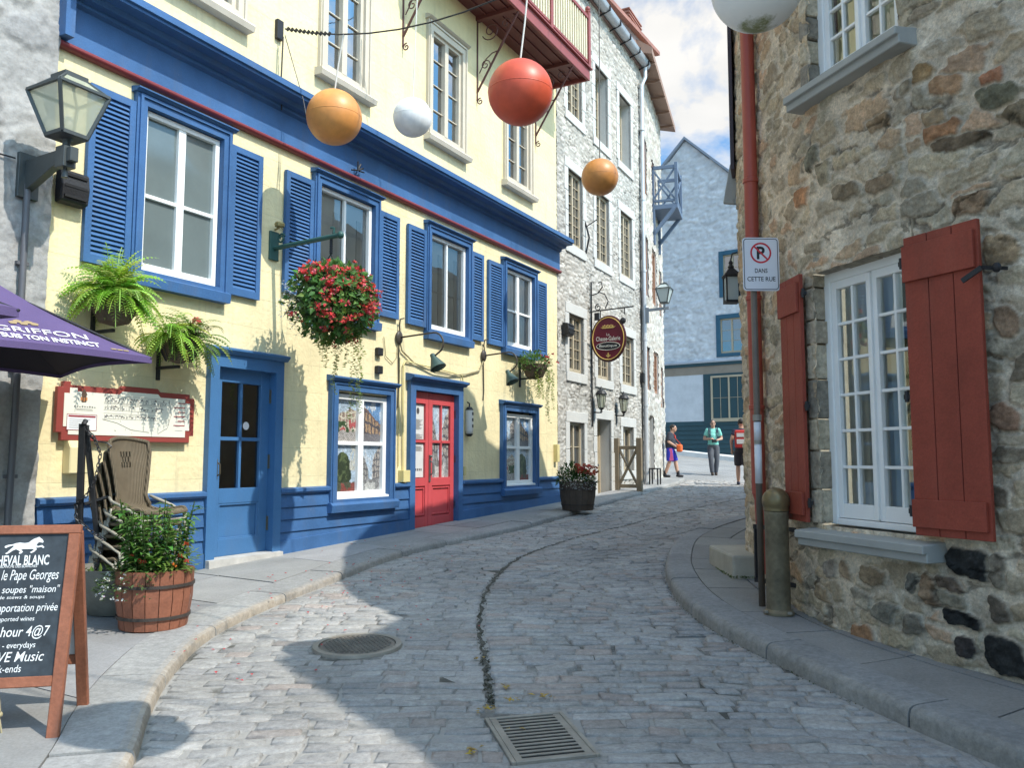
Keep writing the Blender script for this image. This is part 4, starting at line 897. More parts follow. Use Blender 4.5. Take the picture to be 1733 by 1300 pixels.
f = MB(); f.add([(-.3,-.42,12.15),(5.2,-.42,12.15),(5.2,.2,12.3),(-.3,.2,12.3),(-.3,-.42,12.32),(5.2,-.42,12.32),(5.2,2.5,14.4),(-.3,2.5,14.4)], [(3,2,1,0),(4,5,6,7),(0,1,5,4),(1,2,6,5),(2,3,7,6),(3,0,4,7)])
for k in range(5): f.box(.2+k*1.1, .24+k*1.1, -.43, .1, 12.10, 12.17)
f.build('roof', m_eave, CB)
# timber balcony
m_bluet = M('slate blue timber', (.115,.16,.235), .5, .1, 2, .1, 30)
TB0, TB1, TBD = 2.4, 3.7, .74
f = MB(); f.box(TB0, TB1, -TBD, 0, 8.78, 8.92); bl = f.build('balcony', m_bluet, CB, bev=.01)
f = MB()
for t_ in (TB0+.04, TB1-.04):
    f.bar((t_,-TBD+.1,8.8),(t_,-.02,8.05),.1,.1); f.box(t_-.05,t_+.05,-.08,0,7.75,8.8)
f.build('brace', m_bluet, bl, bev=.006)
f = MB()
for t_ in (TB0+.04, TB1-.04):
    f.box(t_-.045,t_+.045,-TBD,-TBD+.09,8.92,10.15); f.box(t_-.03,t_+.03,-TBD+.09,0,9.98,10.08); f.box(t_-.03,t_+.03,-TBD+.09,0,9.0,9.07)
    f.bar((t_,-TBD+.09,9.07),(t_,-.02,9.98),.05,.05); f.bar((t_,-TBD+.09,9.98),(t_,-.02,9.07),.045,.05); f.box(t_-.03, t_+.03, -.06, 0, 8.92, 10.08)
f.box(TB0, TB1, -TBD+.02, -TBD+.08, 9.98, 10.08); f.box(TB0, TB1, -TBD+.02, -TBD+.08, 9.0, 9.07); f.bar((TB0,-TBD+.05,9.07),(TB1,-TBD+.05,9.98),.05,.05); f.bar((TB0,-TBD+.05,9.98),(TB1,-TBD+.05,9.07),.045,.05)
f.build('rail', m_bluet, bl, bev=.004)
# ------------------------------------------------------------------ blue gabled house closing the street
DB = FD.thing('gabled_house', 'pale blue limewashed gabled house closing the end of the street', 'building')
m_bl = MC('pale blue limewash', .85, 1, 9, .06, 30, .15, .02)
apx, apz, ey0, ey1, eh = -2.455, 16.78, -7.2, 2.3, 12.15
DW = [(-.92,.35,8.95,11.1),(-1.12,.35,6.2,8.15),(-1.6,.35,3.2,5.5)]
o = masonry('wall', m_bl, DB, local_line(), ey0, ey1, 5.98, 16.9, .055, .52, .26, .05, .035, [(.60,.605,.61),(.62,.62,.625),(.58,.585,.595)], (.60,.605,.61), DW[:2], seed=51, rough=.036, absent=.1, warp=.6, soft=.5)
bm_ = o.data
import bmesh
b2 = bmesh.new(); b2.from_mesh(bm_)
for q in [v for v in b2.verts if v.co.z > apz-abs(v.co.x-apx)*.965+.03]: b2.verts.remove(q)
b2.to_mesh(bm_); b2.free()
f = MB(); f.prism([(ey0,5.9),(ey1,5.9),(ey1,apz-abs(ey1-apx)*.965),(apx,apz),(ey0,apz-abs(ey0-apx)*.965)], .1, 9); f.box(ey0,ey1,.12,9,.5,5.9); f.build('core', M('pale blue paint', (.60,.605,.61), .8), DB)
f = MB()
for s_ in (-1, 1):
    xe = ey1+.3 if s_ > 0 else ey0-.3
    f.add([(apx,-.14,apz+.02),(xe,-.14,apz-abs(xe-apx)*.965+.02),(xe,9,apz-abs(xe-apx)*.965+.02),(apx,9,apz+.02),(apx,-.14,apz+.16),(xe,-.14,apz-abs(xe-apx)*.965+.16),(xe,9,apz-abs(xe-apx)*.965+.16),(apx,9,apz+.16)], [(3,2,1,0),(4,5,6,7),(0,1,5,4),(1,2,6,5),(2,3,7,6),(3,0,4,7)])
f.build('roof', M('grey blue roof edge', (.26,.29,.34), .6), DB)
m_teal = M('teal shopfront paint', (.024,.062,.075), .5, .08, 1.5, .1, 40); m_tealw = M('teal window paint', (.03,.10,.155), .5)
f = MB(); f.xprof([(.1,5.98),(-.10,5.98),(-.14,6.04),(-.14,6.09),(.1,6.14)], ey0, ey1); lg = f.build('ledge', M('pale ledge', (.42,.47,.54), .6), DB)
f = MB(); f.box(ey0, ey1, -.07, .1, 5.83, 5.98); f.box(ey0, ey1, -.015, .1, .8, 3.16); f.box(-1.78, .5, -.05, .1, 3.16, 5.45); f.box(-4.2, -3.83, -.05, .1, 3.16, 5.45)
z = 1.2
while z < 3.1: f.xprof([(-.015,z),(-.045,z),(-.02,z+.2),(-.015,z+.2)], ey0, ey1); z += .21
f.build('shopfront', m_teal, DB)
f = MB(); f.box(ey0, ey1, -.03, .1, 5.45, 5.83); f.build('fascia', M('taupe fascia', (.27,.225,.175), .6), DB)
f = MB(); f.box(-3.83, -1.78, -.02, .1, 3.16, 5.45); f.build('panel', M('off white panel', (.56,.575,.59), .6), DB)
for a, b, c, d in DW[:2]:
    f = MB(); fbox(f, a, b, c, d, .2, -.05, .1, .16); w = f.build('window', m_tealw, DB, bev=.01); casement(w, a+.2, b-.2, c+.16, d-.2, 1, 3, .05, name='sash')
    f = MB()
a, b, c, d = -1.42, .30, 3.25, 5.35
casement(DB, a, b, c, d, 2, 2, -.06, fw=.09, name='shop_window')
for ch in [o for o in bpy.data.objects if o.parent and o.parent.name.startswith('window') and o.name.startswith('sash')]:
    pass
f = MB(); f.box(ey0, ey1, -.55, 0, .4, 0); 
f.v = [(x, y, gz(*FD.p(x, -y)[:2])+(.12 if k >= 4 else -.4)) for k, (x, y, z) in enumerate(f.v)]; f.build('kerb_ledge', M('pale ledge stone', (.62,.61,.58), .7), DB)
# ------------------------------------------------------------------ right-hand rubble house with the rounded corner
RB = thing('stone_house', 'brown rubble stone house at the right with rust red shutters and white casements', 'building')
WPr = resample(WP, .02); ARC = np.r_[0, np.cumsum(np.linalg.norm(np.diff(WPr, axis=0), axis=1))]
TG = np.gradient(WPr, axis=0)
for _ in range(3):
    k = np.ones(15)/15; TG = np.stack([np.convolve(np.pad(TG[:, q], 7, 'edge'), k, 'valid') for q in (0, 1)], 1)
TG /= np.linalg.norm(TG, axis=1)[:, None]
def rcurve(S):
    x = np.interp(S, ARC, WPr[:, 0]); y = np.interp(S, ARC, WPr[:, 1]); tx = np.interp(S, ARC, TG[:, 0]); ty = np.interp(S, ARC, TG[:, 1])
    L = np.hypot(tx, ty); return x, y, ty/L, -tx/L
# normal must face the street (towards -x at the corner)
_nx = rcurve(np.array([8.]))[2][0]
if _nx > 0:
    _rc = rcurve
    def rcurve(S):
        x, y, a, b_ = _rc(S); return x, y, -a, -b_
def s_at(x, y): return float(ARC[np.argmin((WPr[:, 0]-x)**2+(WPr[:, 1]-y)**2)])
def sx(xl): q = FR.p(xl); return s_at(q.x, q.y)
s_c = s_at(2.36, 8.4); s_e = s_at(4.45, 2.2)
sw0, sw1 = sx(-.05), sx(.92); su0, su1 = sx(-.03), sx(.88)
rholes = [(sw0, sw1, 1.08, 2.95), (su0, su1, 4.40, 6.0)]
PAL = [(.30,.255,.19),(.27,.225,.165),(.235,.20,.15),(.31,.215,.14),(.30,.19,.125),(.255,.235,.19),(.20,.185,.155),(.225,.215,.18),(.33,.29,.22),(.19,.155,.115),(.28,.25,.21)]
def onR(px, py):
    """where the sight line of a stone in the photograph meets the wall (s, z), for stones that have a look of their own"""
    d = Vector(((px-866.5)/1400, 0, -(py-650)/1400)); P_ = math.atan(127/1400); d = Vector((d.x, cos(P_)-d.z*sin(P_), sin(P_)+d.z*cos(P_)))
    k = WPr[:, 0]-WPr[:, 1]*(d.x/d.y); m = (WPr[:, 1] < 8.4) & (WPr[:, 1] > 2.4); i = int(np.argmin(np.where(m, np.abs(k), 9e9)))
    return float(ARC[i]), 1.56+d.z/d.y*float(WPr[i, 1])
DK = (.035,.035,.033); OR = (.33,.19,.115); TN = (.30,.235,.165); GN = (.17,.175,.145)
pt = []
for px, py, w_, h_, c, dd in [(1655,950,.36,.19,DK,.035),(1622,1045,.30,.12,DK,.03),(1702,1112,.30,.23,DK,.035),(1620,1097,.15,.12,(.06,.05,.045),.025),(1600,980,.2,.08,(.15,.12,.10),.02),(1545,1063,.13,.17,(.20,.19,.17),.025),(1470,965,.18,.12,(.24,.2,.15),.025),(1525,978,.10,.13,(.16,.165,.16),.02),(1400,955,.2,.13,(.22,.21,.2),.03),(1430,965,.14,.12,(.26,.21,.16),.025),(1565,990,.16,.18,(.30,.22,.16),.03),(1610,1010,.24,.09,(.21,.20,.17),.02),(1385,1000,.22,.12,(.24,.2,.15),.025),(1495,1040,.22,.16,(.22,.22,.2),.03),(1455,1010,.20,.14,(.32,.3,.26),.025),(1400,1060,.2,.1,(.21,.19,.16),.03),(1455,1070,.26,.10,(.27,.17,.11),.03),(1710,1030,.16,.17,(.13,.115,.10),.03),(1715,960,.16,.22,(.19,.18,.16),.03),
    (1605,225,.20,.20,OR,.025),(1693,128,.15,.12,(.33,.17,.11),.02),(1620,145,.24,.13,(.31,.21,.14),.025),(1573,130,.17,.11,(.30,.22,.13),.02),(1360,328,.22,.17,OR,.03),(1652,355,.28,.15,(.24,.18,.13),.02),(1690,165,.24,.16,(.16,.165,.13),.02),(1712,205,.22,.14,(.19,.165,.125),.03),(1620,245,.26,.09,(.15,.12,.09),.02),(1432,320,.24,.12,(.2,.17,.13),.025),(1490,305,.26,.12,(.24,.19,.14),.025),(1378,265,.22,.2,(.18,.18,.15),.025),(1395,290,.2,.16,(.26,.24,.19),.02),(1590,200,.14,.1,TN,.02),(1535,150,.14,.1,(.22,.2,.16),.02),(1480,210,.2,.12,TN,.02),(1700,420,.2,.16,TN,.02),(1690,540,.16,.2,(.27,.2,.15),.02),(1690,690,.2,.14,(.25,.17,.13),.02),(1710,760,.2,.12,(.21,.19,.16),.02),(1690,830,.22,.10,(.15,.13,.11),.02),(1715,620,.12,.14,(.19,.17,.14),.02)]:
    s_, z_ = onR(px, py); pt.append((s_, z_, w_, h_, c, dd))
m_rub = MC('brown rubble stone', .9, 1, 24, .2, 20, .15, .022, crisp=.34)
s_m = s_at(3.2, 4.26); rk = dict(seed=12, rough=.016, absent=.16, warp=.85, patch=pt, soft=.14, wv=.42, pw=4., crev=.8, mott=.36, rag=.05, blend=.24)
pt = [(a, b, w_, h_, tuple(min(.6, q*k) for q, k in zip(c_, (1.45, 1.3, 1.1))) if max(c_) > .1 else c_, d_) for a, b, w_, h_, c_, d_ in pt]; rk['patch'] = pt
PALW = [(a*1.62+.06, b*1.44+.055, c*1.16+.045) for a, b, c in PAL]; rh2 = rholes+[(s_at(2.27,6.65), 99, 6.12, 9)]
masonry('wall', m_rub, RB, rcurve, s_c-.9, s_m, .15, 6.6, .0085, .30, .135, .10, .017, PALW, (.74,.625,.475), rh2, **rk)
masonry('side_wall', m_rub, RB, rcurve, s_m, s_e, .15, 6.3, .02, .30, .135, .10, .017, PALW, (.74,.625,.475), rh2, **rk)
f = MB()   # the plain rest of the wall round the corner and behind, out of the picture
for q in (range(0, len(WP)-1)):
    a, b = WP[q], WP[q+1]; sa, sb = s_at(*a), s_at(*b)
    if sb < s_c-.85 or sa > s_e-.05: f.add([(a[0],a[1],.1),(b[0],b[1],.1),(b[0],b[1],6.6),(a[0],a[1],6.6)], [(0,1,2,3)])
f.build('rear_wall', M('plain rubble', (.33,.28,.21), .9, .2, 3, .8, 12), RB)
# roof: eave follows the curve, then a moderate slope
m_roofR = M('dark tin roof', (.17,.11,.10), .55, .15, 2)
def roofstrip(mb, q0, q1, ezf, ov, run, rise):
    P = [WP[i] for i in range(q0, q1)]
    for i in range(len(P)-1):
        vs = []
        for a in (P[i], P[i+1]):
            s_ = s_at(*a); x, y, nx, ny = [float(v[0]) for v in rcurve(np.array([s_]))]
            ez = ezf(y); vs += [(x+nx*ov, y+ny*ov, ez), (x-nx*run, y-ny*run, ez+rise), (x+nx*ov, y+ny*ov, ez-.14), (x-nx*.0, y-ny*.0, ez-.14)]
        mb.add(vs, [(0,4,5,1),(0,2,6,4),(2,3,7,6),(0,1,3,2),(4,6,7,5)])
f = MB(); roofstrip(f, 0, len(WP), lambda y: float(np.interp(y, [4.5, 5, 6.3, 7.5, 9], [6.08, 6.12, 6.16, 6.62, 6.72])), .14, 2.2, 1.0); rfR = f.build('roof', m_roofR, RB)
f = MB(); OUT = [(3.6,6.3),(3.3,8.2),(2.56,8.45),(2.0,8.9),(1.66,9.12),(1.4,8.62),(1.07,8.0),(.9,7.5),(.7,7.25),(.2,6.3)]  # unseen from here; outline shaped to throw the stepped shadow on the road
n = len(OUT); f.add([(4.5,y,z) for y, z in OUT]+[(6.6,y,z) for y, z in OUT], [tuple(range(n)), tuple(range(2*n-1,n-1,-1))]+[(i,i+n,(i+1)%n+n,(i+1)%n) for i in range(n)]); f.build('dormer', m_roofR, rfR)
# window openings: jamb stones, casements, sills
mR = thing('x', 'x', 'x'); bpy.data.objects.remove(mR)
m_jamb = MC('weathered jamb stone', .9, 1, 22, .42, 18, .15, .03)
def rpart(mb, name, mat, parent, **k):
    o = mb.build(name, mat, parent, loc=FR.p(0), rz=FR.rz, **k); return o
for (a, b, c, d, ax0, ax1) in [(-.06, .93, 1.08, 2.96, -.08, .88), (-.04, .89, 4.40, 6.02, -.05, .84)]:
    f = MB(); r_ = random.Random(int(c*10)); z = c
    while z < d-.01:
        h_ = min(r_.uniform(.16, .32), d-z); h_ = d-z if d-z-h_ < .08 else h_
        for side in (0, 1):
            cc = r_.choice([(.50,.42,.30),(.42,.35,.26),(.34,.29,.22),(.55,.47,.35),(.28,.245,.195)]); kx = r_.uniform(-.012, .012)
            if side == 0: f.box(a-.10, a+.0+kx, .0, .26, z+.006, z+h_-.006, cc)
            else: f.box(b-.0+kx, b+.10, .0, .26, z+.006, z+h_-.006, cc)
        z += h_
    x = a
    while x < b:
        w_ = min(r_.uniform(.2, .36), b-x); f.box(x+.004, x+w_-.004, .0, .26, d-.005+r_.uniform(-.01,.01), d+.16, r_.choice([(.33,.29,.22),(.37,.34,.28),(.30,.25,.18)])); x += w_
    for ob in [f]:
        ob.f = ob.f
    rpart(f, 'jamb_stone', m_jamb, RB, bev=.02, seg=2)
    f = MB(); f.xprof([(.25,c-.01),(-.155,c-.045),(-.155,c-.10),(-.125,c-.10),(-.125,c-.155),(-.0,c-.155),(.25,c-.12)], a-.11, b+.12); rpart(f, 'sill', M('grey sill paint', (.33,.335,.315), .6, .1, 3, .2, 50, dirt=.1), RB, bev=.006)
    f = MB(); y = .16; fbox(f, ax0, ax1, c, d, .07, y-.05, y+.06, .045); mid = (ax0+ax1)/2
    w = rpart(f, 'window', m_white, RB, bev=.005)
    for q0, q1, nm in ((ax0+.07, mid-.004, 0), (mid+.004, ax1-.07, 1)):
        s = MB(); fbox(s, q0, q1, c+.05, d-.07, .048, y-.035, y+.02, .105, .06); z0, z1 = c+.155, d-.13; xm = (q0+q1)/2; s.box(xm-.011, xm+.011, y-.025, y+.012, z0, z1)
        for k in range(1, 6): zz = z0+(z1-z0)*k/6; s.box(q0+.04, q1-.04, y-.024, y+.012, zz-.011, zz+.011)
        if nm == 0: s.box(q1-.012, q1+.016, y-.055, y-.03, c+.06, d-.08)
        s.build('sash', m_white, w, bev=.003)
    g = MB(); g.quad((ax0+.06,y,c+.05),(ax1-.06,y,c+.05),(ax1-.06,y,d-.05),(ax0+.06,y,d-.05)); g.build('pane', m_glass, w)
    g = MB()
    for q0, q1 in ((ax0+.06, ax0+.30), (mid-.10, mid+.12), (ax1-.30, ax1-.06)):
        n_ = 12
        for k in range(n_):
            xa, xb = q0+(q1-q0)*k/n_, q0+(q1-q0)*(k+1)/n_; ya, yb = y+.10+.028*sin(k*2.2), y+.10+.028*sin((k+1)*2.2); g.quad((xa,ya,c),(xb,yb,c),(xb,yb,d),(xa,ya,d))
    g.build('curtain', M('white curtain', (.75,.75,.70), .9, .05, 3, trans=.3) if c < 3 else M('cream curtain', (.78,.74,.52), .9, .05, 3, trans=.3), w, smooth=True)
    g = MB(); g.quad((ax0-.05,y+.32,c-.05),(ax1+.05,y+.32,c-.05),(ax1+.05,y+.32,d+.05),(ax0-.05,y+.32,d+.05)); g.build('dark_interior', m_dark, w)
    if c < 3:
        g = MB(); g.box(mid-.02, mid+.17, y+.16, y+.19, 1.2, 1.62); g.box(ax1-.28, ax1-.1, y+.16, y+.19, 1.2, 1.60); g.build('blue_panel', M('blue panel', (.07,.16,.42), .9), w)  # two flat blue boxes behind the curtains
# board shutters
m_rust = M('rust red shutter paint', (.255, .052, .032), .55, .22, 2.2, .35, 30, fine=.10, dirt=.12, spec=.25, chip=.2)
def bshutter(x0, x1, z0, z1, ang, hinge, y0=-.05):
    f = MB(); n_ = 3; wv_ = (x1-x0)/n_
    for k in range(n_): f.box(x0+k*wv_+.0025, x0+(k+1)*wv_-.0025, -.015, .015, z0, z1)
    f.box(x0+.004, x1-.004, .008, .013, z0+.01, z1-.01)
    f.box(x0, x1-.02, -.038, -.0155, z1-.29, z1-.06); f.box(x0, x1-.02, -.038, -.0155, z0+.05, z0+.22)
    hx = x0 if hinge == 'L' else x1
    f.v = [(x-hx, y, z) for x, y, z in f.v]; q = FR.p(hx, -y0)
    o = f.build('shutter', m_rust, RB, loc=q, rz=FR.rz+ang, bev=.004); sg = 1 if hinge == 'L' else -1
    for z in (z0+.14, z0+.86, z1-.16): g = MB(); g.tube([(-sg*.03,.0,z-.03),(-sg*.03,.0,z+.04)], .014, 8); g.box(min(0,-sg*.05), max(0,-sg*.05), -.006, .02, z-.012, z+.018); g.build('hinge', m_black, o)
    return o
bshutter(.93, 1.44, 1.09, 2.97, radians(7), 'L', -.075)
bshutter(-.50, -.12, 1.09, 2.97, radians(-14), 'R', -.06)
f = MB(); q0 = FR.p(1.36, .10, 2.62)
f.bar((1.36,-.13,2.60),(1.47,-.10,2.66),.012,.03); f.bar((1.47,-.10,2.66),(1.50,.06,2.66),.012,.02); f.ell((1.50,-.02,2.66), (.03,.02,.03), 8, 6); f.v = [(x+.02, y+.03, z) for x, y, z in f.v]; rpart(f, 'shutter_catch', m_black, RB)
# red downpipe
m_pipe = M('red downpipe paint', (.36,.075,.050), .38, .1, 2, .05, 40)
f = MB(); s_p = s_at(2.29, 7.45); px_, py_, pn, pm = [float(v[0]) for v in rcurve(np.array([s_p]))]; PX, PY = px_+pn*.085, py_+pm*.085
f.tube([(PX,PY,6.55),(PX,PY,1.25)], .062, 16)
for z in (4.1, 3.0, 2.0): f.lathe([(.062,0),(.071,.005),(.071,.04),(.062,.045)], 16, (PX,PY,z))
f.tube([(PX,PY,1.27),(PX+.02,PY+.0,1.2),(PX+.04,PY,.55)], .062, 16)
f.build('downpipe', m_pipe, RB, auto=50)
# far side of the corner: dark open shutter and sill of a window facing away, and a doorway jamb
sF = s_at(2.42, 8.62); x, y, a, b = [float(v[0]) for v in rcurve(np.array([sF]))]
f = MB(); rzF = math.atan2(-a, b)+pi; 
rzF = math.atan2(b, a)+pi/2
f.box(-.32, .32, -.06, -.02, 4.55, 6.2)
f.build('shutter', M('dark plum shutter', (.055,.045,.055), .6), RB, loc=(x,y,0), rz=rzF, bev=.004)
f = MB(); f.bar((0,-.10,4.28),(0,-.02,4.70),.05,.12,(0,1,0)); f.bar((0,-.06,4.30),(0,.05,4.30),.05,.06); f.build('sill', M('grey sill paint', (.33,.335,.315), .6), RB, loc=(x,y,0), rz=rzF, bev=.006)
# ------------------------------------------------------------------ small things on the walls
m_lampiron = M('grey green lamp iron', (.075,.085,.085), .45, .15, 6, .1, 50, metal=.3)
m_frostg = bpy.data.materials.new('hazy lamp glass'); t, p = nodes_of(m_frostg); p.inputs['Base Color'].default_value = (.55,.57,.42,1); p.inputs['Roughness'].default_value = .25; p.inputs['Alpha'].default_value = .62
m_frostb = bpy.data.materials.new('pale lamp glass'); t, p = nodes_of(m_frostb); p.inputs['Base Color'].default_value = (.50,.56,.54,1); p.inputs['Roughness'].default_value = .3; p.inputs['Alpha'].default_value = .8
def lantern4(th, c, w, h, glassm, iron=m_lampiron, wb=.5, roof=.32):
    """square tapered street lantern hanging round c (centre of its glass top edge), built around axis z"""
    x, y, z = c; W2 = w/2; B2 = W2*wb; f = MB(); zt, zb = z, z-h
    top = [(-W2,-W2),(W2,-W2),(W2,W2),(-W2,W2)]; bot = [(-B2,-B2),(B2,-B2),(B2,B2),(-B2,B2)]
    for k in range(4):
        f.bar((x+top[k][0],y+top[k][1],zt),(x+bot[k][0],y+bot[k][1],zb),.022*w/.4+.004,.022*w/.4+.004)
        k2 = (k+1) % 4; f.bar((x+top[k][0],y+top[k][1],zt),(x+top[k2][0],y+top[k2][1],zt),.024*w/.4,.024*w/.4); f.bar((x+bot[k][0],y+bot[k][1],zb),(x+bot[k2][0],y+bot[k2][1],zb),.03*w/.4,.03*w/.4)
    rz_ = zt+h*roof; T2 = W2*.42
    rt = [(-T2,-T2),(T2,-T2),(T2,T2),(-T2,T2)]
    for k in range(4): f.bar((x+top[k][0],y+top[k][1],zt),(x+rt[k][0],y+rt[k][1],rz_),.018*w/.4,.018*w/.4)
    f.box(x-T2-.01,x+T2+.01,y-T2-.01,y+T2+.01,rz_-.01,rz_+.03*w/.4); f.lathe([(T2*.5,0),(T2*.4,h*.08),(.0,h*.16)], 8, (x,y,rz_+.02)); f.box(x-B2,x+B2,y-B2,y+B2,zb-h*.05,zb)
    f.build('lantern_frame', iron, th, bev=.002)
    g = MB()
    for k in range(4):
        k2 = (k+1) % 4; g.add([(x+top[k][0]*.96,y+top[k][1]*.96,zt),(x+top[k2][0]*.96,y+top[k2][1]*.96,zt),(x+bot[k2][0]*.96,y+bot[k2][1]*.96,zb),(x+bot[k][0]*.96,y+bot[k][1]*.96,zb)], [(0,1,2,3)])
        g.add([(x+top[k][0]*.97,y+top[k][1]*.97,zt),(x+top[k2][0]*.97,y+top[k2][1]*.97,zt),(x+rt[k2][0],y+rt[k2][1],rz_),(x+rt[k][0],y+rt[k][1],rz_)], [(0,1,2,3)])
    g.build('glass', glassm, th); g = MB(); g.lathe([(.02,0),(.045,.05),(.045,.12),(.0,.17)], 10, (x,y,zb+.03)); g.build('bulb', M('bulb white', (.7,.68,.6), .4), th, smooth=True)
th = FA.thing('street_lantern', 'large square street lantern on a bracket at the left edge above a black speaker', 'street lantern', -2.0, .05, 4.0)
f = MB(); f.box(-.09, .09, -.04, 0, -.22, .17); f.xprof([(-.02,.11),(-.50,.12),(-.66,.12),(-.66,.0),(-.50,.0),(-.42,-.01),(-.14,-.12),(-.02,-.16)], -.035, .035); f.box(-.055,.055,-.60,-.48,-.04,.14); f.lathe([(.03,-.12),(.015,-.03),(.03,-.03)], 8, (0,-.54,0)); f.lathe([(.05,.13),(.03,.16),(.03,.2),(.06,.21)], 10, (0,-.54,0))
f.build('bracket', m_lampiron, th, bev=.004); lantern4(th, (0,-.54,.60), .44, .37, m_frostg)
def speaker(F, lab, t, z, w, h, d):
    th = F.thing('speaker', lab, 'speaker', t, 0, z); f = MB(); f.xprof([(-.03,0),(-d,.02),(-d-.02,h*.5),(-d,h-.02),(-.03,h)], -w/2, w/2); f.box(-.03,.03,-.05,0,.06,h-.05); f.build('cabinet', m_black, th, bev=.012)
    f = MB()
    for k in range(3): f.box(-w/2+.03, w/2-.03, -d-.022, -d-.004, h*(.2+.3*k)-.012, h*(.2+.3*k)+.012)
    f.build('grille', M('black grille', (.012,.012,.013), .7), th)
speaker(FA, 'black weatherproof speaker box under the street lantern at left', -1.60, 3.83, .27, .32, .12)
speaker(FB, 'black speaker box on the whitewashed wall left of the oval sign', .33, 4.03, .30, .27, .16)
# hanging ball lanterns
rb_ = random.Random(9)
def ball(lab, c, r, mat, top, sw=0., cordm='white cord'):
    th = thing('ball_lantern', lab, 'ball lantern', c, rb_.uniform(0, 6), 'coloured ball lanterns strung over the street')
    f = MB(); f.ell((0,0,0), r, 40, 28); gb = f.build('globe', mat, th, smooth=True); f = MB(); f.lathe([(r-.004,-.006),(r+.0012,-.004),(r+.0012,.004),(r-.004,.006)], 44); f.build('seam', mat, gb, smooth=True)
    f = MB(); f.tube([(r*.9*cos(k*pi/6), r*.9*sin(k*pi/6), 0) for k in range(1)]+[(0,0,0)], .001, 3); f = MB()
    f.lathe([(.0,r+.012),(.035,r+.008),(.04,r-.008)], 12); f.build('cap', M('grey cap', (.3,.3,.3), .5), th)
    f = MB(); c0 = Vector((0,0,r)); tp = Vector(top)-Vector(c); tp.rotate(Matrix.Rotation(-th.rotation_euler.z, 3, 'Z')); f.tube([c0, c0.lerp(tp, .5)+Vector((.008,0,0)), tp], .009, 6); f.build('cord', M(cordm, (.62,.60,.55) if cordm[0] == 'w' else (.12,.11,.10), .8), th)
def ballmat(n, rgb, rough=.42, moss=False, var=.05):
    return M(n, rgb, rough, .1, 3.2, .05, 9, spec=.4, fine=.05, fs=14, dirt=.12)
W1a = FA.p(.925, .12, 6.68); W1b = Vector((2.42, 6.62, 7.35))
def wire_pt(a, b, k, sag): 
    q = a.lerp(b, k); q.z -= sag*4*k*(1-k); return q
SAG1 = .78
m_or = ballmat('orange globe', (.64,.265,.07)); m_rd = ballmat('red globe', (.58,.088,.042)); m_wh = ballmat('white globe', (.80,.80,.79)); m_or2 = ballmat('deep orange globe', (.52,.22,.06))
ball('orange ball lantern nearest the yellow wall, beside a bracket chain', (-2.01,9.04,5.41), .31, m_or, wire_pt(W1a, W1b, .155, SAG1))
ball('small white ball lantern hanging between the orange and the red ball', (-1.28,10.29,5.94), .25, m_wh, (-1.2,10.3,8.55))
ball('red ball lantern hanging below the oxblood balcony', (.08,7.75,5.11), .315, m_rd, wire_pt(W1a, W1b, .56, SAG1))
ball('orange ball lantern hanging in front of the whitewashed stone house', (1.48,13.56,6.29), .31, m_or2, (1.50,13.6,10.7), cordm='dark cord')
m_mossy = bpy.data.materials.new('mossy white globe'); t, p = nodes_of(m_mossy); p.inputs['Roughness'].default_value = .45
g_ = N(t, 'ShaderNodeTexCoord'); n_ = N(t, 'ShaderNodeTexNoise', i_Scale=9, i_Detail=8, i_Roughness=.75); LK(t, g_.outputs['Object'], n_.inputs['Vector']); s_ = N(t, 'ShaderNodeSeparateXYZ'); LK(t, g_.outputs['Object'], s_.inputs[0])
mr_1 = N(t, 'ShaderNodeMapRange'); mr_1.inputs[1].default_value = -.242; mr_1.inputs[2].default_value = -.20; mr_1.inputs[3].default_value = .38; mr_1.inputs[4].default_value = 0; LK(t, s_.outputs[2], mr_1.inputs[0])
ad = N(t, 'ShaderNodeMath', operation='ADD'); LK(t, n_.outputs['Fac'], ad.inputs[0]); LK(t, mr_1.outputs[0], ad.inputs[1]); cr = N(t, 'ShaderNodeValToRGB'); cr.color_ramp.elements[0].position = .66; cr.color_ramp.elements[0].color = (.78,.78,.75,1); cr.color_ramp.elements[1].position = .88; cr.color_ramp.elements[1].color = (.20,.22,.09,1)
LK(t, ad.outputs[0], cr.inputs[0]); LK(t, cr.outputs[0], p.inputs['Base Color'])
ball('large white ball lantern with a mossy underside at the top of the picture', (1.30,4.18,4.07), .242, m_mossy, (1.33,4.18,6.6))
ball('ball lantern overhead whose round shadow lies on the near left kerb', (.67,2.55,4.05), .315, m_wh, (.67,2.55,6.6))
def cable_thing(lab, pts, plate=None):
    th = thing('overhead_wire', lab, 'wire', pts[0]); f = MB(); o = Vector(pts[0]); f.tube([Vector(q)-o for q in pts], .009, 5); f.build('cable', m_black, th); return th
th = cable_thing('dark overhead wire from the iron wall plate to the right-hand house', [wire_pt(W1a, W1b, k/14, SAG1) for k in range(15)])
f = MB(); f.box(-.05, .05, -.05, .0, -.11, .13); pl_ = f.build('wall_plate', m_black, th, loc=FA.p(.925, 0, 6.68)-W1a, rz=FA.rz, bev=.004)
f = MB()
for k in range(11): 
    q = wire_pt(W1a, W1b, .005+k*.011, SAG1)-W1a; f.bar(q+Vector((0,0,-.018)), q+Vector((.03,-.012,.018)), .016, .03)
f.tube([(-.02,0,-.1),(-.03,.0,-.6),(-.02,.01,-1.0)], .01, 5); f.tube([(0,0,-.08),(.25,-.05,-.9),(.33,-.1,-1.25)], .005, 4)
f.build('chain', m_black, th)
cable_thing('thin overhead wire carrying the small white ball', [wire_pt(FA.p(1.9,.05,8.9), Vector((2.5,9.3,8.6)), k/10, .1) for k in range(11)])
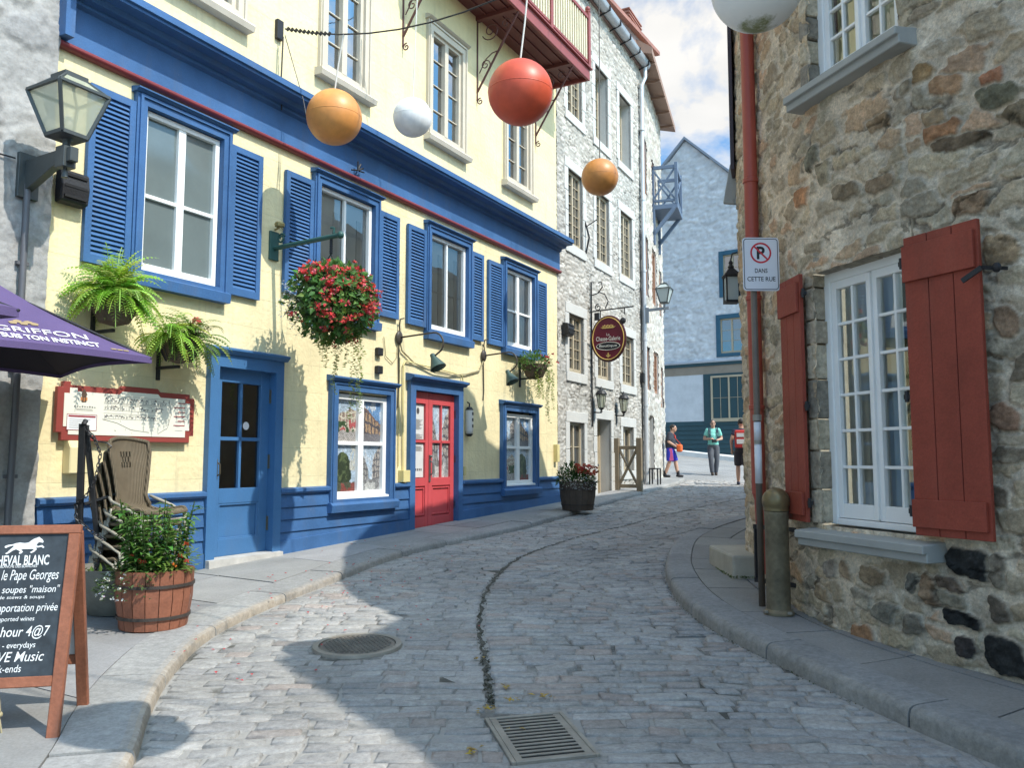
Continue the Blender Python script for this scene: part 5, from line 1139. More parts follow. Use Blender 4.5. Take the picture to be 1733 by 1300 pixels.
cable_thing('thin overhead wire carrying the farther orange ball', [wire_pt(FA.p(7.6,.05,11.2), Vector((5.2,10.9,10.4)), k/10, .1) for k in range(11)])
cable_thing('thin overhead wire carrying the large mossy ball', [wire_pt(FA.p(-3.8,.05,6.9), Vector((3.2,4.0,6.4)), k/10, .05) for k in range(11)])
cable_thing('thin overhead wire above the near kerb', [wire_pt(FA.p(-4.4,.05,6.8), Vector((4.6,1.2,6.55)), k/10, .05) for k in range(11)])
# ---- plants
LEAFG = [(.045,.10,.02),(.06,.13,.03),(.08,.16,.035),(.035,.075,.02)]
m_leaf = MC('leaf', .5, 0, fine=.12, fs=40, trans=.4, spec=.3); m_flow = MC('blossom', .55, 0, fine=.1, trans=.25)
def fern(mb, r, c, n, L, cols, droop=1.0, zup=.9):
    for i in range(n):
        az = r.uniform(0, 2*pi); el = r.uniform(-.1, zup); l = L*r.uniform(.65, 1.1); p = Vector(c)+Vector((r.uniform(-.06,.06), r.uniform(-.06,.06), r.uniform(-.02,.05))); d = Vector((cos(az)*cos(el), sin(az)*cos(el)*.8-.12, sin(el))).normalized(); col = r.choice(cols); K = 15; st = l/K
        col = tuple(q*r.uniform(.8,1.2) for q in col)
        for k in range(K):
            d = (d+Vector((0,0,-.10*droop*(1+k*.12)))).normalized(); q = p+d*st; side = d.cross(Vector((0,0,1)))
            if side.length < .1: side = Vector((1,0,0))
            side.normalize(); w = .062*sin(pi*min(1,(k+1.5)/(K+1)))**.6*(L/.45)
            for s in (-1, 1):
                dd = (side*s+d*.45+Vector((0,0,-.15))).normalized(); mb.leaf(p, dd, (0,0,1), w, w*.5, col, fold=.1)
            mb.add([p-side*.003, p+side*.003, q+side*.003, q-side*.003], [(0,1,2,3)], tuple(x*.8 for x in col)); p = q
FERNC = [(.46,.64,.10),(.50,.68,.13),(.38,.56,.08),(.56,.72,.20),(.22,.38,.055)]
m_potb = M('brown wire basket with coir', (.10,.075,.05), .9, .3, 12, .8, 40)
rf = random.Random(21)
th = FA.thing('fern_basket', 'bright green fern in a dark wall basket, the upper left one of the two', 'hanging plant', -1.30, .32, 2.92, 'fern baskets on the yellow wall')
f = MB(); f.lathe([(.03,-.16),(.13,-.13),(.19,-.02),(.20,.05),(.17,.05),(.12,0)], 18); f.build('pot', m_potb, th); f = MB(); f.bar((0,.0,-.2),(0,.32,-.2),.03,.03); f.bar((-.0,.3,-.35),(0,.3,.1),.03,.03); f.build('bracket', m_black, th); f = MB(); fern(f, rf, (0,0,.10), 175, .50, FERNC, .72, 1.45); f.build('fronds', m_leaf, th)
th = FA.thing('fern_basket', 'fern in a wrought iron wall basket with one red flower, above the blue door', 'hanging plant', -.58, .32, 2.66, 'fern baskets on the yellow wall')
f = MB(); f.lathe([(.03,-.17),(.11,-.14),(.17,-.03),(.185,.05),(.15,.05),(.1,0)], 18); f.build('pot', m_potb, th); f = MB(); f.lathe([(.19,.05),(.2,.06),(.19,.07)], 18)
for k in range(18): a = k*pi/9; f.tube([(.19*cos(a),.19*sin(a),.06),(.18*cos(a),.18*sin(a),-.03),(.12*cos(a),.12*sin(a),-.15)], .006, 4)
f.bar((0,.0,-.2),(0,.32,-.2),.03,.03); f.bar((0,.3,-.32),(0,.3,.1),.03,.03); f.build('bracket', m_black, th); f = MB(); fern(f, rf, (-.13,0,.06), 85, .44, FERNC, .85, 1.3); fern(f, rf, (.16,0,.06), 42, .5, [(.18,.30,.08),(.26,.36,.12)], .7, 1.2)
for k in range(70): a = rf.uniform(0,6.28); f.leaf((.08+rf.gauss(0,.06), rf.gauss(0,.05)-.03, .1+rf.uniform(0,.1)), (cos(a),sin(a),rf.uniform(-.2,.9)), (0,0,1), rf.uniform(.06,.13), .012, (.07,.08,.045))
f.build('fronds', m_leaf, th)
def blossom(mb, r, c, rad, col, n=7):
    for k in range(n):
        a = r.uniform(0, 6.28); e = r.uniform(-.5, 1.2); d = Vector((cos(a)*cos(e), sin(a)*cos(e), sin(e))); mb.leaf(Vector(c)+d*rad*.15, d, (r.uniform(-1,1), r.uniform(-1,1), .5), rad, rad*.85, tuple(q*r.uniform(.8,1.15) for q in col), fold=.15)
f = MB(); blossom(f, rf, (.12,-.08,.25), .055, (.62,.05,.08), 16); f.build('flowers', m_flow, th)
# flower basket on the green arm
m_green = M('green bracket paint', (.03,.09,.08), .45, .12, 4)
th = FA.thing('bracket_arm', 'green iron wall arm that carries the big flower basket', 'wall bracket', .94, 0, 4.05)
f = MB(); f.box(-.07,.07,-.03,0,-.17,.17); f.build('wall_plate', m_green, th, bev=.004)
f = MB(); f.tube([(0,-.02,-.03),(0,-1.0,.0)], .028, 10); f.ell((0,-1.02,.0), .042, 10, 8); f.tube(spiral((0,-.13,.075), .02, .06, 0, 9), .012, 6); f.tube([(0,-.92,.03),(0,-.93,.09),(0,-.88,.1)], .014, 6); f.build('arm', m_green, th, auto=50)
f = MB(); f.tube([(.0,-.02,.19),(.04,-.10,.24)], .012, 6); f.lathe([(.0,0),(.055,.0),(.06,.03),(.05,.05),(0,.05)], 14, (.0,-.1,.22)); f.build('floodlight', M('brass floodlight', (.35,.28,.12), .4, metal=.5), th)
rf = random.Random(5)
th = FA.thing('flower_basket', 'big hanging basket of red begonias and white flowers with trailing vines', 'hanging basket', .95, .88, 3.30)
f = MB()
for a in (0, 2.1, 4.2): f.tube([(.28*cos(a),.28*sin(a),.1),(.0,.0,.55),(0,0,.70)], .006, 4)
for k in range(9): f.lathe([(.014,0),(.02,.015),(.014,.03)], 6, (0,0,.55+k*.02))
f.build('chain', m_black, th); f = MB(); f.lathe([(.05,-.32),(.2,-.26),(.30,-.05),(.31,.05),(.25,.05)], 20); f.build('pot', m_potb, th); f = MB(); f.ell((0,0,.02), (.385,.36,.33), 20, 14); f.build('moss_core', M('deep leaf moss', (.035,.06,.022), .95, .5, 14, 1, 30), th, smooth=True)
f = MB(); RX, RZ = .47, .41
BEG = [(.10,.22,.05),(.13,.27,.06),(.065,.15,.035),(.18,.31,.08),(.10,.18,.07)]
def shellp(r, k0=.75, k1=1.05):
    v = Vector((r.gauss(0,1), r.gauss(0,1), r.gauss(.15,1))).normalized(); q = r.uniform(k0, k1); return Vector((v.x*RX*q, v.y*RX*q, v.z*RZ*q)), v
for k in range(3000):
    q, v = shellp(rf, .74, 1.08)
    if q.y > .2 and rf.random() < .6: continue
    white = .48*q.x-.877*q.y < -.2 and q.z < .15
    if white and rf.random() < .75:
        f.leaf(q, v+Vector((rf.gauss(0,.6),rf.gauss(0,.6),rf.gauss(0,.6))), (0,0,1), rf.uniform(.03,.055), .018, rf.choice([(.07,.10,.045),(.10,.13,.07)])); continue
    f.leaf(q, v+Vector((rf.gauss(0,.5),rf.gauss(0,.5),rf.gauss(-.15,.5))), v, rf.uniform(.05,.115), rf.uniform(.035,.065), tuple(c*rf.uniform(.8,1.2) for c in rf.choice(BEG)), fold=.2, droop=.2)
f.build('foliage', m_leaf, th)
f = MB()
for k in range(120):
    q, v = shellp(rf, .98, 1.12)
    if q.z < -.24 and rf.random() < .5: continue
    if q.y > .15: continue
    if .48*q.x-.877*q.y < -.15 and q.z < .15 and rf.random() < .75: continue
    for j in range(rf.randint(6, 10)):
        c = q+Vector((rf.gauss(0,.032), rf.gauss(0,.032), rf.gauss(-.01,.026))); blossom(f, rf, c, rf.uniform(.028,.042), rf.choice([(.80,.10,.09),(.85,.13,.12),(.74,.08,.09),(.80,.18,.22)]), 5)
f.build('red_flowers', m_flow, th)
f = MB()
for k in range(1100):
    q, v = shellp(rf, .9, 1.2)
    if .48*q.x-.877*q.y > -.17+rf.gauss(0,.09) or q.z > .2: continue
    blossom(f, rf, q+Vector((-.03,0,0)), .013, (.72,.74,.72), 4)
f.build('white_flowers', m_flow, th)
def vines(mb, r, pts, cols, lf=.045):
    for (x, y, z, L) in pts:
        p = Vector((x, y, z)); n = int(L/.019)
        for k in range(n):
            q = p+Vector((r.gauss(0,.006), r.gauss(0,.006), -.019)); mb.add([p-Vector((.0015,0,0)), p+Vector((.0015,0,0)), q+Vector((.0015,0,0)), q-Vector((.0015,0,0))], [(0,1,2,3)], (.12,.15,.05)); p = q
            for s in range(1 if r.random() < .25 else 2): a = r.uniform(0,6.28); mb.leaf(p, (cos(a),sin(a),r.uniform(-.5,.3)), (0,0,1), lf*r.uniform(.6,1.1), lf*.8, tuple(c*r.uniform(.8,1.2) for c in r.choice(cols)))
f = MB(); VG = [(.32,.40,.09),(.40,.47,.14),(.25,.33,.08)]
vines(f, rf, [(rf.uniform(-.22,.42), rf.uniform(-.35,.3), rf.uniform(-.3,-.1), rf.choice([.3,.4,.5,.6])) for _ in range(11)]+[(.20,-.2,-.25,1.05),(.22,-.22,-.25,1.0),(.40,-.1,-.2,.95),(.33,.1,-.2,.8)], VG); f.build('vines', m_leaf, th)
th = FA.thing('flower_basket', 'smaller green basket with few red flowers below the farthest shuttered window', 'hanging basket', 7.05, .32, 3.20)
f = MB(); f.lathe([(.04,-.22),(.15,-.18),(.22,-.03),(.23,.04),(.18,.04)], 18); f.build('pot', m_potb, th); f = MB(); f.bar((0,.0,-.2),(0,.32,-.2),.03,.03); f.bar((0,.3,-.35),(0,.3,.1),.03,.03); f.build('bracket', m_black, th); f = MB()
for k in range(620):
    v = Vector((rf.gauss(0,1), rf.gauss(0,1), rf.gauss(.2,.8))).normalized(); q = rf.uniform(.5,1.1); f.leaf((v.x*.36*q, v.y*.26*q, v.z*.20*q+.06), v+Vector((rf.gauss(0,.5),rf.gauss(0,.5),rf.gauss(0,.5))), (0,0,1), rf.uniform(.04,.09), rf.uniform(.02,.04), tuple(c*rf.uniform(.8,1.2) for c in rf.choice([(.10,.20,.04),(.16,.27,.06),(.07,.14,.03)])))
f.build('foliage', m_leaf, th); f = MB()
for k in range(9): blossom(f, rf, (rf.uniform(.0,.36), rf.uniform(-.28,-.1), rf.uniform(.05,.24)), .035, (.55,.05,.06), 9)
f.build('red_flowers', m_flow, th); f = MB(); vines(f, rf, [(rf.uniform(-.2,.5), rf.uniform(-.2,.1), -.02, rf.choice([.25,.4,.55])) for _ in range(14)]+[(.1,-.2,-.05,.95),(.15,-.2,-.05,.8),(.5,-.1,0,.6),(.55,-.1,-.05,.7)], VG); f.build('vines', m_leaf, th)
# goose-neck lamps
m_shade = M('green lamp shade', (.06,.10,.085), .4, .1, 4); m_goose = M('dark bronze pipe', (.06,.05,.04), .45, .15, 6)
for t_, lab, dl in ((3.39, 'goose-neck sign lamp with green cone shade above the red door', 0), (5.75, 'goose-neck sign lamp with green cone shade right of the red door', 1)):
    th = FA.thing('goose_neck_lamp', lab, 'wall lamp', t_, 0, 3.28, 'goose-neck lamps by the red door')
    dsp = .62 if dl == 0 else .5
    f = MB(); f.ell((0,-.03,0), (.075,.035,.10), 12, 8); f.tube([(0,-.05,.0),(0,-.03,.18),(-.02,-.06,.26),(.03,-.09,.28)], .010, 6); f.build('wall_plate', m_goose, th, smooth=True)
    f = MB(); f.tube([(0,-.04,.0),(.0,-dsp,.03)]+[(.0,-dsp-.16*sin(k*pi/10), .03-.16+.16*cos(k*pi/10)) for k in range(1, 8)]+[(0,-dsp-.02,-.30)], .013, 8); f.build('neck', m_goose, th, smooth=True)
    f = MB(); f.lathe([(.02,.06),(.035,.05),(.04,.0),(.115,-.16),(.118,-.17),(.105,-.16),(.03,.0)], 20); o = f.build('lamp_shade', m_shade, th, loc=(0,-dsp+.0,-.32), auto=40); o.rotation_euler = (radians(-28),0,0)
    f = MB(); f.tube([(0,-.02,-.05),(.02,-.02,-.6),(.0,-.02,-1.0 if dl == 0 else -.75)], .010, 5); f.build('cable', m_goose, th)
th = FA.thing('tube_sign', 'small white oval sign tube on the wall right of the red door', 'wall sign', 5.25, 0, 2.17)
f = MB(); f.lathe([(.0,-.24),(.05,-.22),(.065,-.16),(.065,.16),(.05,.2),(0,.2)], 14, (0,-.06,0)); f.build('tube', M('white enamel tube', (.62,.6,.56), .35), th, smooth=True); f = MB(); f.tube([(0,-.02,.3),(0,-.06,.28),(0,-.06,.18)], .012, 6); f.lathe([(.066,-.21),(.03,-.25),(0,-.25)], 12, (0,-.06,0)); f.lathe([(.068,.17),(.04,.22),(0,.23)], 12, (0,-.06,0)); f.build('holder', m_black, th)
f = MB()
for k in range(3): f.lathe([(.0,0),(.02,0),(.02,.001),(0,.001)], 10); 
f = MB()
for k in range(3): f.box(-.018,.018,-.128,-.12,-.11+k*.1,-.06+k*.1)
f.build('lettering', M('dark print', (.08,.07,.07), .7), th)
th = FA.thing('bird_ornament', 'small dark forked iron hook on the red cornice bead', 'hook', 2.32, .09, 5.36)
f = MB(); f.tube([(-.1,0,0),(0,-.02,.02),(.06,-.02,.12)], .012, 5); f.tube([(0,-.02,.02),(.0,-.02,.14)], .012, 5); f.tube([(0,-.02,.02),(.11,-.02,.08)], .012, 5); f.tube([(.03,-.02,.02),(.13,-.02,.03)], .01, 5); f.build('hook', m_black, th)
# map sign board with stepped red frame
th = FA.thing('map_board', 'white street map board in a stepped red frame beside the blue door', 'sign board', -.905, .03, 1.985)
def step_outline(w, h, e):
    return [(-w,-h+.07),(-w+.05,-h+.07),(-w+.05,-h),(w-.05,-h),(w-.05,-h+.07),(w,-h+.07),(w,h-.07),(w-.06,h-.07),(w-.06,h-.03),(.32-e,h-.03),(.29-e,h+.0),(-.10+e,h+.0),(-.13+e,h-.03),(-w+.12,h-.03),(-w+.12,h-.0),(-w+.05,h-.0),(-w+.05,h-.05),(-w,h-.05)]
f = MB(); f.prism(step_outline(.735,.262,0), -.045, 0); f.build('frame', M('brick red sign frame', (.27,.052,.042), .5, .08, 3), th, bev=.004)
f = MB(); f.prism(step_outline(.675,.208,.0), -.05, -.045); f.build('panel', M('cream sign panel', (.74,.71,.60), .55, .05, 2), th)
f = MB(); rm = random.Random(4); y = -.0515
def hl(x0, x1, z, w=.003): f.box(x0, x1, y, y+.001, z, z+w)
def vl(x, z0, z1, w=.003): f.box(x, x+w, y, y+.001, z0, z1)
for row, (z0, h_) in enumerate([(.10,.05),(.03,.045),(-.05,.035)]):
    x = -.28
    hl(-.29, .40-row*.05, z0+h_+.01, .002); hl(-.29, .40-row*.05, z0-.005, .002)
    while x < .38-row*.05:
        w_ = rm.uniform(.02, .05); vl(x, z0, z0+h_*rm.uniform(.5,1), .0025); hl(x, x+w_, z0+h_*rm.uniform(.4,1), .0025)
        if rm.random() < .6: f.prism([(x+.003,z0+h_*.5),(x+w_*.5,z0+h_*1.0),(x+w_-.003,z0+h_*.5),(x+w_*.5,z0+h_*.62)], y, y+.001)
        if rm.random() < .5: f.box(x+.006, x+w_*.5, y, y+.001, z0+.006, z0+.018)
        x += w_
for k in range(40):
    x, z = rm.uniform(-.28,.42), rm.uniform(-.19,.16); f.box(x, x+rm.uniform(.004,.014), y, y+.001, z, z+.005)
f.tube([(-.30,y,-.06),(-.15,y,-.09),(.0,y,-.15),(.2,y,-.17)], .002, 4); f.tube([(.42,y,.16),(.45,y,.02),(.41,y,-.12),(.3,y,-.18)], .002, 4)
for c0, r0 in ((-.3,.03),(-.1,.02)): f.tube(spiral((0,0,0), r0, r0, 0, 6.3, 16), .0015, 4) if False else None
f.text('Rue', -.47, .055, h=.0) if False else None
for k in range(9): f.box(-.58+k*.024, -.566+k*.024, y, y+.001, .038, .052-(k % 3)*.003)
hl(-.56,-.40,.022,.003); hl(-.56,-.40,.01,.003)
f.build('map_drawing', M('thin map ink', (.16,.15,.15), .8), th)
f = MB(); f.box(-.66,-.35,-.0515,-.05,-.005,-.16) if False else f.box(-.64,-.36,-.0515,-.0502,-.165,-.03); f.build('legend_panel', M('white legend', (.76,.76,.75), .6), th)
f = MB(); f.box(-.63,-.37,-.053,-.0516,-.052,-.036); fbox(f,-.645,-.355,-.17,-.025,.004,-.053,-.0516)
for k in range(6):
    z = .13-k*.045; f.box(.48 if k % 2 else .53, .615, -.0525, -.0512, z, z+.009)
f.build('red_print', M('dark red print', (.30,.04,.05), .7), th)
f = MB()
for k in range(5): f.box(-.62,-.62+.2-.02*(k % 3), -.0535,-.052, -.075-k*.018, -.070-k*.018)
for k in range(7): f.box(.50,.59-.015*(k % 3), -.0525,-.0512, .11-k*.042, .114-k*.042)
f.build('small_print', M('grey print', (.35,.35,.38), .8), th)
f = MB(); f.box(-.512,-.468,-.053,-.0512,.085,.15); f.prism([(-.52,.15),(-.46,.15),(-.475,.185),(-.505,.185)], -.053,-.0512); f.box(-.50,-.48,-.053,-.0512,.185,.2); f.build('emblem', M('lantern emblem brown', (.10,.06,.04), .7), th)
f = MB(); f.box(-.523,-.508,-.0545,-.0532,.10,.13); f.box(-.495,-.485,-.0545,-.0532,.09,.125); f.box(-.474,-.459,-.0545,-.0532,.10,.13); f.build('emblem_window', M('lantern emblem orange', (.55,.20,.06), .7), th)
# ------------------------------------------------------------------ things at the whitewashed house
m_gold = M('gold lettering', (.62,.42,.12), .45, .1, 6); m_wine = M('wine red sign', (.13,.012,.025), .4, .06, 3); m_cr = M('cream lettering', (.75,.70,.60), .6)
th = FB.thing('hanging_shop_sign', 'oval wine red boutique sign hanging on scrolled ironwork', 'shop sign', 1.8, 0, 4.15)
f = MB(); f.tube([(0,-.04,1.28),(0,-.04,-1.9)], .018, 6); f.tube([(0,-.04,.62),(0,-1.0,.66)], .016, 6); f.tube([(0,-.05,.98),(0,-.2,1.02),(0,-.30,1.15),(0,-.27,1.27),(0,-.20,1.24)], .013, 6); f.tube([(0,-.2,1.05),(0,-.35,.98),(0,-.43,.82),(0,-.36,.66)], .013, 6); f.tube(spiral((0,-.20,.70), .02, .08, 0, 8), .012, 6); f.box(-.03,.03,-.22,-.12,.42,.58)
f.tube([(0,-.80,.64),(0,-.80,.50)], .012, 5); f.tube([(0,-.25,.62),(0,-.25,.46)], .012, 5); f.ell((0,-.76,.37), (.05,.07,.07), 8, 6); f.tube([(0,-.05,.0),(.0,-.12,.02)], .015, 5); f.tube([(-.02,-.04,-.1),(-.2,-.1,-.0)], .012, 5); f.build('ironwork', m_black, th)
sgn = thing('tmp', 't', 't'); bpy.data.objects.remove(sgn)
RZs = radians(0)
def oval(rx, rz_, y0, y1, n=40): 
    g = MB(); g.prism([(rx*cos(2*pi*k/n), rz_*sin(2*pi*k/n)) for k in range(n)], y0, y1); return g
SGr = pi/2  # board lies across the street, seen face on: its own x runs out from the wall
def sboard(mb, name, mat, par, loc=True, **k):
    mb.v = [(-y if False else (y), -x, z) for x, y, z in [(q[0], q[1], q[2]) for q in mb.v]]
    mb.v = [(a, b-.43, c) for a, b, c in mb.v]; return mb.build(name, mat, par, **k)
g = oval(.37, .475, -.03, .03); bd_ = sboard(g, 'board', m_wine, th)
g = MB(); n = 48; g.tube([(.355*cos(2*pi*k/n), -.032, .458*sin(2*pi*k/n)) for k in range(n)], .011, 6, closed=True); sboard(g, 'gold_rim', m_gold, bd_)
g = MB(); g.tube([(.372*cos(2*pi*k/n), 0, .477*sin(2*pi*k/n)) for k in range(n)], .034, 8, closed=True); sboard(g, 'edge', M('dark sign edge', (.06,.012,.015), .5), bd_)
g = MB(); g.text('La', 0, .09, h=.055, y=-.034); g.text('Chasse-Galerie', 0, .0, w=.55, h=.095, y=-.034, thin=.008); sboard(g, 'lettering', m_cr, bd_)
g = oval(.265, .085, -.036, -.031); g.v = [(x, y, z-.165) for x, y, z in g.v]; sboard(g, 'black_oval', m_black, bd_)
g = MB(); g.text('Boutique', 0, -.165, w=.40, h=.075, y=-.038, thin=.01); n = 36; g.tube([(.265*cos(2*pi*k/n), -.036, -.165+.085*sin(2*pi*k/n)) for k in range(n)], .006, 5, closed=True); sboard(g, 'lettering', m_cr, bd_)
g = MB(); g.prism([(-.17,.25),(-.12,.225),(.12,.225),(.18,.26),(.13,.255),(-.12,.25)], -.038, -.031)
for k in range(7): g.ell((-.11+k*.036, -.034, .27+.012*(k % 2)), (.013,.006,.02), 6, 5); g.bar((-.11+k*.036,-.034,.25),(-.13+k*.036,-.034,.215),.006,.006)
g.prism([(0,-.30),(.018,-.34),(.012,-.37),(.05,-.355),(.045,-.385),(.012,-.39),(.018,-.42),(0,-.41),(-.018,-.42),(-.012,-.39),(-.045,-.385),(-.05,-.355),(-.012,-.37),(-.018,-.34)], -.038, -.031); sboard(g, 'gold_emblem', m_gold, bd_)
for t_, lab in ((1.93, 'black coach lamp on the left of the stone doorway'), (3.42, 'black coach lamp on the right of the stone doorway')):
    th = FB.thing('coach_lamp', lab, 'wall lamp', t_, 0, 2.62, 'pair of coach lamps at the stone doorway')
    f = MB(); f.box(-.04,.04,-.03,0,-.24,.2); f.tube([(0,-.03,-.05),(0,-.2,-.06),(0,-.2,.02)], .016, 6); f.lathe([(0,-.08),(.03,-.06),(.015,-.03),(.05,.0),(.06,.03)], 10, (0,-.2,.02)); f.build('bracket', m_black, th)
    f = MB(); f.lathe([(.125,.33),(.13,.345),(.09,.41),(.04,.44),(.02,.47),(.012,.5),(0,.52)], 12, (0,-.2,0))
    for k in range(6): a = k*pi/3; f.tube([(.065*cos(a),-.2+.065*sin(a),.05),(.105*cos(a),-.2+.105*sin(a),.335)], .008, 4)
    f.build('lantern_frame', m_black, th); f = MB(); f.lathe([(.06,.05),(.10,.33)], 12, (0,-.2,0)); f.build('glass', m_frostg, th)
th = FB.thing('street_lamp', 'grey green street lamp on an arm at the far corner of the whitewashed house', 'street lantern', 5.45, .13, 5.40)
f = MB(); f.box(-.03,.03,-.08,.06,-.35,.05); f.bar((0,0,-.02),(0,-.62,.0),.05,.07); f.lathe([(.02,-.12),(.03,0),(.03,.1)], 8, (0,-.5,0)); f.build('bracket', M('pale grey lamp arm', (.25,.27,.29), .5), th, bev=.004); lantern4(th, (0,-.5,.50), .36, .36, m_frostb)
th = FB.thing('landing_gate', 'brown timber landing rail with a cross brace on a stone block', 'railing', 3.30, 0, .62)
m_tgate = M('brown timber', (.22,.17,.11), .65, .15, 3, .2, 30)
f = MB(); f.box(-.06,.06,-.12,0,.15,1.42); f.box(-.06,.06,-.66,-.54,.15,1.42); f.build('post', m_tgate, th, bev=.006)
f = MB(); f.box(-.035,.035,-.54,-.12,1.16,1.24); f.box(-.035,.035,-.54,-.12,.28,.36); f.bar((0,-.12,.36),(0,-.54,1.16),.05,.07,(1,0,0)); f.bar((0,-.54,.36),(0,-.12,1.16),.045,.07,(1,0,0)); f.build('cross_brace', m_tgate, th, bev=.004)
th = FB.thing('stone_block', 'low concrete block under the timber landing rail', 'stone block', 3.2, 0, .62); f = MB(); f.box(-.02,.5,-.70,0,-.1,.17); f.box(-1.15,-.02,-.10,0,-.1,.06); f.build('block', M('grey concrete', (.38,.38,.37), .8, .12, 3, .4, 40, dirt=.15), th, bev=.01)
th = FB.thing('boot_rack', 'small black iron rack at the foot of the far downpipe', 'iron rack', 5.4, .32, gz(*FB.p(5.4,.32)[:2])+KHL)
f = MB()
for x in (-.12, .12):
    for y_ in (-.11, .1): f.bar((x,y_,0),(x,y_,.42),.03,.03)
    f.bar((x,-.11,.40),(x,.1,.40),.03,.03)
f.bar((-.12,-.11,.40),(.12,-.11,.40),.03,.03); f.bar((-.12,.1,.40),(.12,.1,.40),.03,.03); f.build('rack', m_black, th)
# ------------------------------------------------------------------ chalkboard
def gk(x, y): return gz(x, y)+(KH if x > 1.4 and y < 10 else KHL)
m_brwood = M('red brown stained wood', (.27,.10,.055), .5, .22, 5, .25, 30, fine=.12, fs=60, dirt=.1)
m_slate = M('dusty blackboard', (.035,.045,.055), .75, .35, 4, fine=.25, fs=20); m_chalk = M('chalk', (.74,.75,.75), .9, .1, 20)
th = thing('chalkboard_sign', 'folding wooden A-frame menu chalkboard standing at the left edge', 'chalkboard', (-2.445, 4.015, gk(-2.445, 4.015)), radians(11))
LN = .335/1.0; BH, BWD = .965, .295; tl = math.atan(.20/BH)
def lean(x, y, z): return (x, y*cos(tl)+z*sin(tl), z*cos(tl)-y*sin(tl))
f = MB(); 
for s in (-1, 1): f.box(min(s*BWD, s*(BWD-.055)), max(s*BWD, s*(BWD-.055)), -.018, .018, 0, BH)
f.box(-BWD, BWD, -.0181, .0181, BH, BH+.045); f.box(-BWD+.055, BWD-.055, -.016, .016, .235, .285); f.v = [lean(*v) for v in f.v]; f.build('front_frame', m_brwood, th, bev=.004)
f = MB()
for s in (-1, 1): f.bar((s*(BWD-.03), .47, 0), (s*(BWD-.03), .23, BH-.01), .055, .034, (0,1,0))
f.box(-BWD+.05, BWD-.05, .40, .425, .25, .30); f.build('rear_frame', m_brwood, th, bev=.004)
f = MB(); f.add([(-BWD+.06,.42,.3),(BWD-.06,.42,.3),(BWD-.06,.24,BH),(-BWD+.06,.24,BH)], [(0,1,2,3)]); f.add([(-BWD+.06,.41,.3),(BWD-.06,.41,.3),(BWD-.06,.23,BH),(-BWD+.06,.23,BH)], [(3,2,1,0)]); f.build('rear_panel', M('pale board back', (.55,.56,.57), .6), th)
f = MB(); f.box(-BWD+.05, BWD-.05, -.004, .006, .28, BH+.005); f.v = [lean(*v) for v in f.v]; f.build('blackboard', m_slate, th)
f = MB(); f.tube([(0,.06,.235),(.005,.08,.12),(-.003,.1,.08),(.01,.10,.0)], .004, 5); f.ell((.0,.09,.10), .014, 8, 6); f.build('cord', M('hemp cord', (.4,.34,.2), .9), th)
tz = lambda py: BH+.045-(py-893)/347*(BH+.05)
f = MB()
def T(s, py, w, h, cx=0., sh=.0, th_=0.): f.text(s, cx*.75+.03, tz(py), w=w*.78, h=h, y=-.0055, shear=sh, thin=th_)
T('CHEVAL BLANC', 952, .335, .050, 0, .0, .018); T('LA BLANCHE DES BLANCHES', 962, .24, .013, -.02, 0, .005)
f.build('printed_lettering', m_chalk, th); f.v = f.v; 
for o in [o for o in bpy.data.objects if o.name.startswith('printed_lettering')]:
    for v in o.data.vertices: v.co = lean(*v.co)
for row in (('Bistro le Pape Georges', 979, .47, .066, .0, .25, .0), ('Pâtés & soupes "maison"', 1002, .50, .046, .0, .2, .0), ('homemade stews & soups', 1014, .40, .021, -.035, .15, .0), ("Vins d'importation privée", 1032, .50, .052, .0, .2, .0), ('privately imported wines', 1049.5, .36, .028, -.06, .15, .0),
    ('Happy hour 4@7', 1071, .47, .066, -.015, .2, .002), ('mason jars - everydays', 1092, .38, .036, -.045, .15, .0), ('LIVE Music', 1109, .32, .046, .045, .25, .002), ('week-ends', 1127.5, .21, .034, -.025, .15, .0)):
    f = MB(); T(*row); f.v = [lean(*v) for v in f.v]; f.build('chalk_lettering', m_chalk, th)
HO = [(2,52),(20,59),(40,61),(58,68),(80,72),(105,68),(125,71),(138,84),(152,95),(168,101),(178,107),(185,100),(196,91),(205,76),(201,68),(190,71),(180,73),(172,63),(168,51),(182,48),(199,54),(212,40),(206,34),(196,43),(182,39),(167,38),(173,27),(159,11),(146,4),(138,9),(150,17),(158,27),(146,31),(120,30),(100,31),(89,26),(101,14),(93,3),(82,1),(80,8),(87,14),(74,24),(62,30),(46,22),(27,6),(14,-1),(8,5),(18,12),(33,31),(48,47),(46,55),(34,51),(20,46),(8,38),(0,43)]
f = MB(); f.prism([((x-100)*.00086+.035, tz(928)+(z-50)*.00078) for x, z in HO], -.0062, -.0052); f.v = [lean(*v) for v in f.v]; f.build('horse_emblem', m_chalk, th)
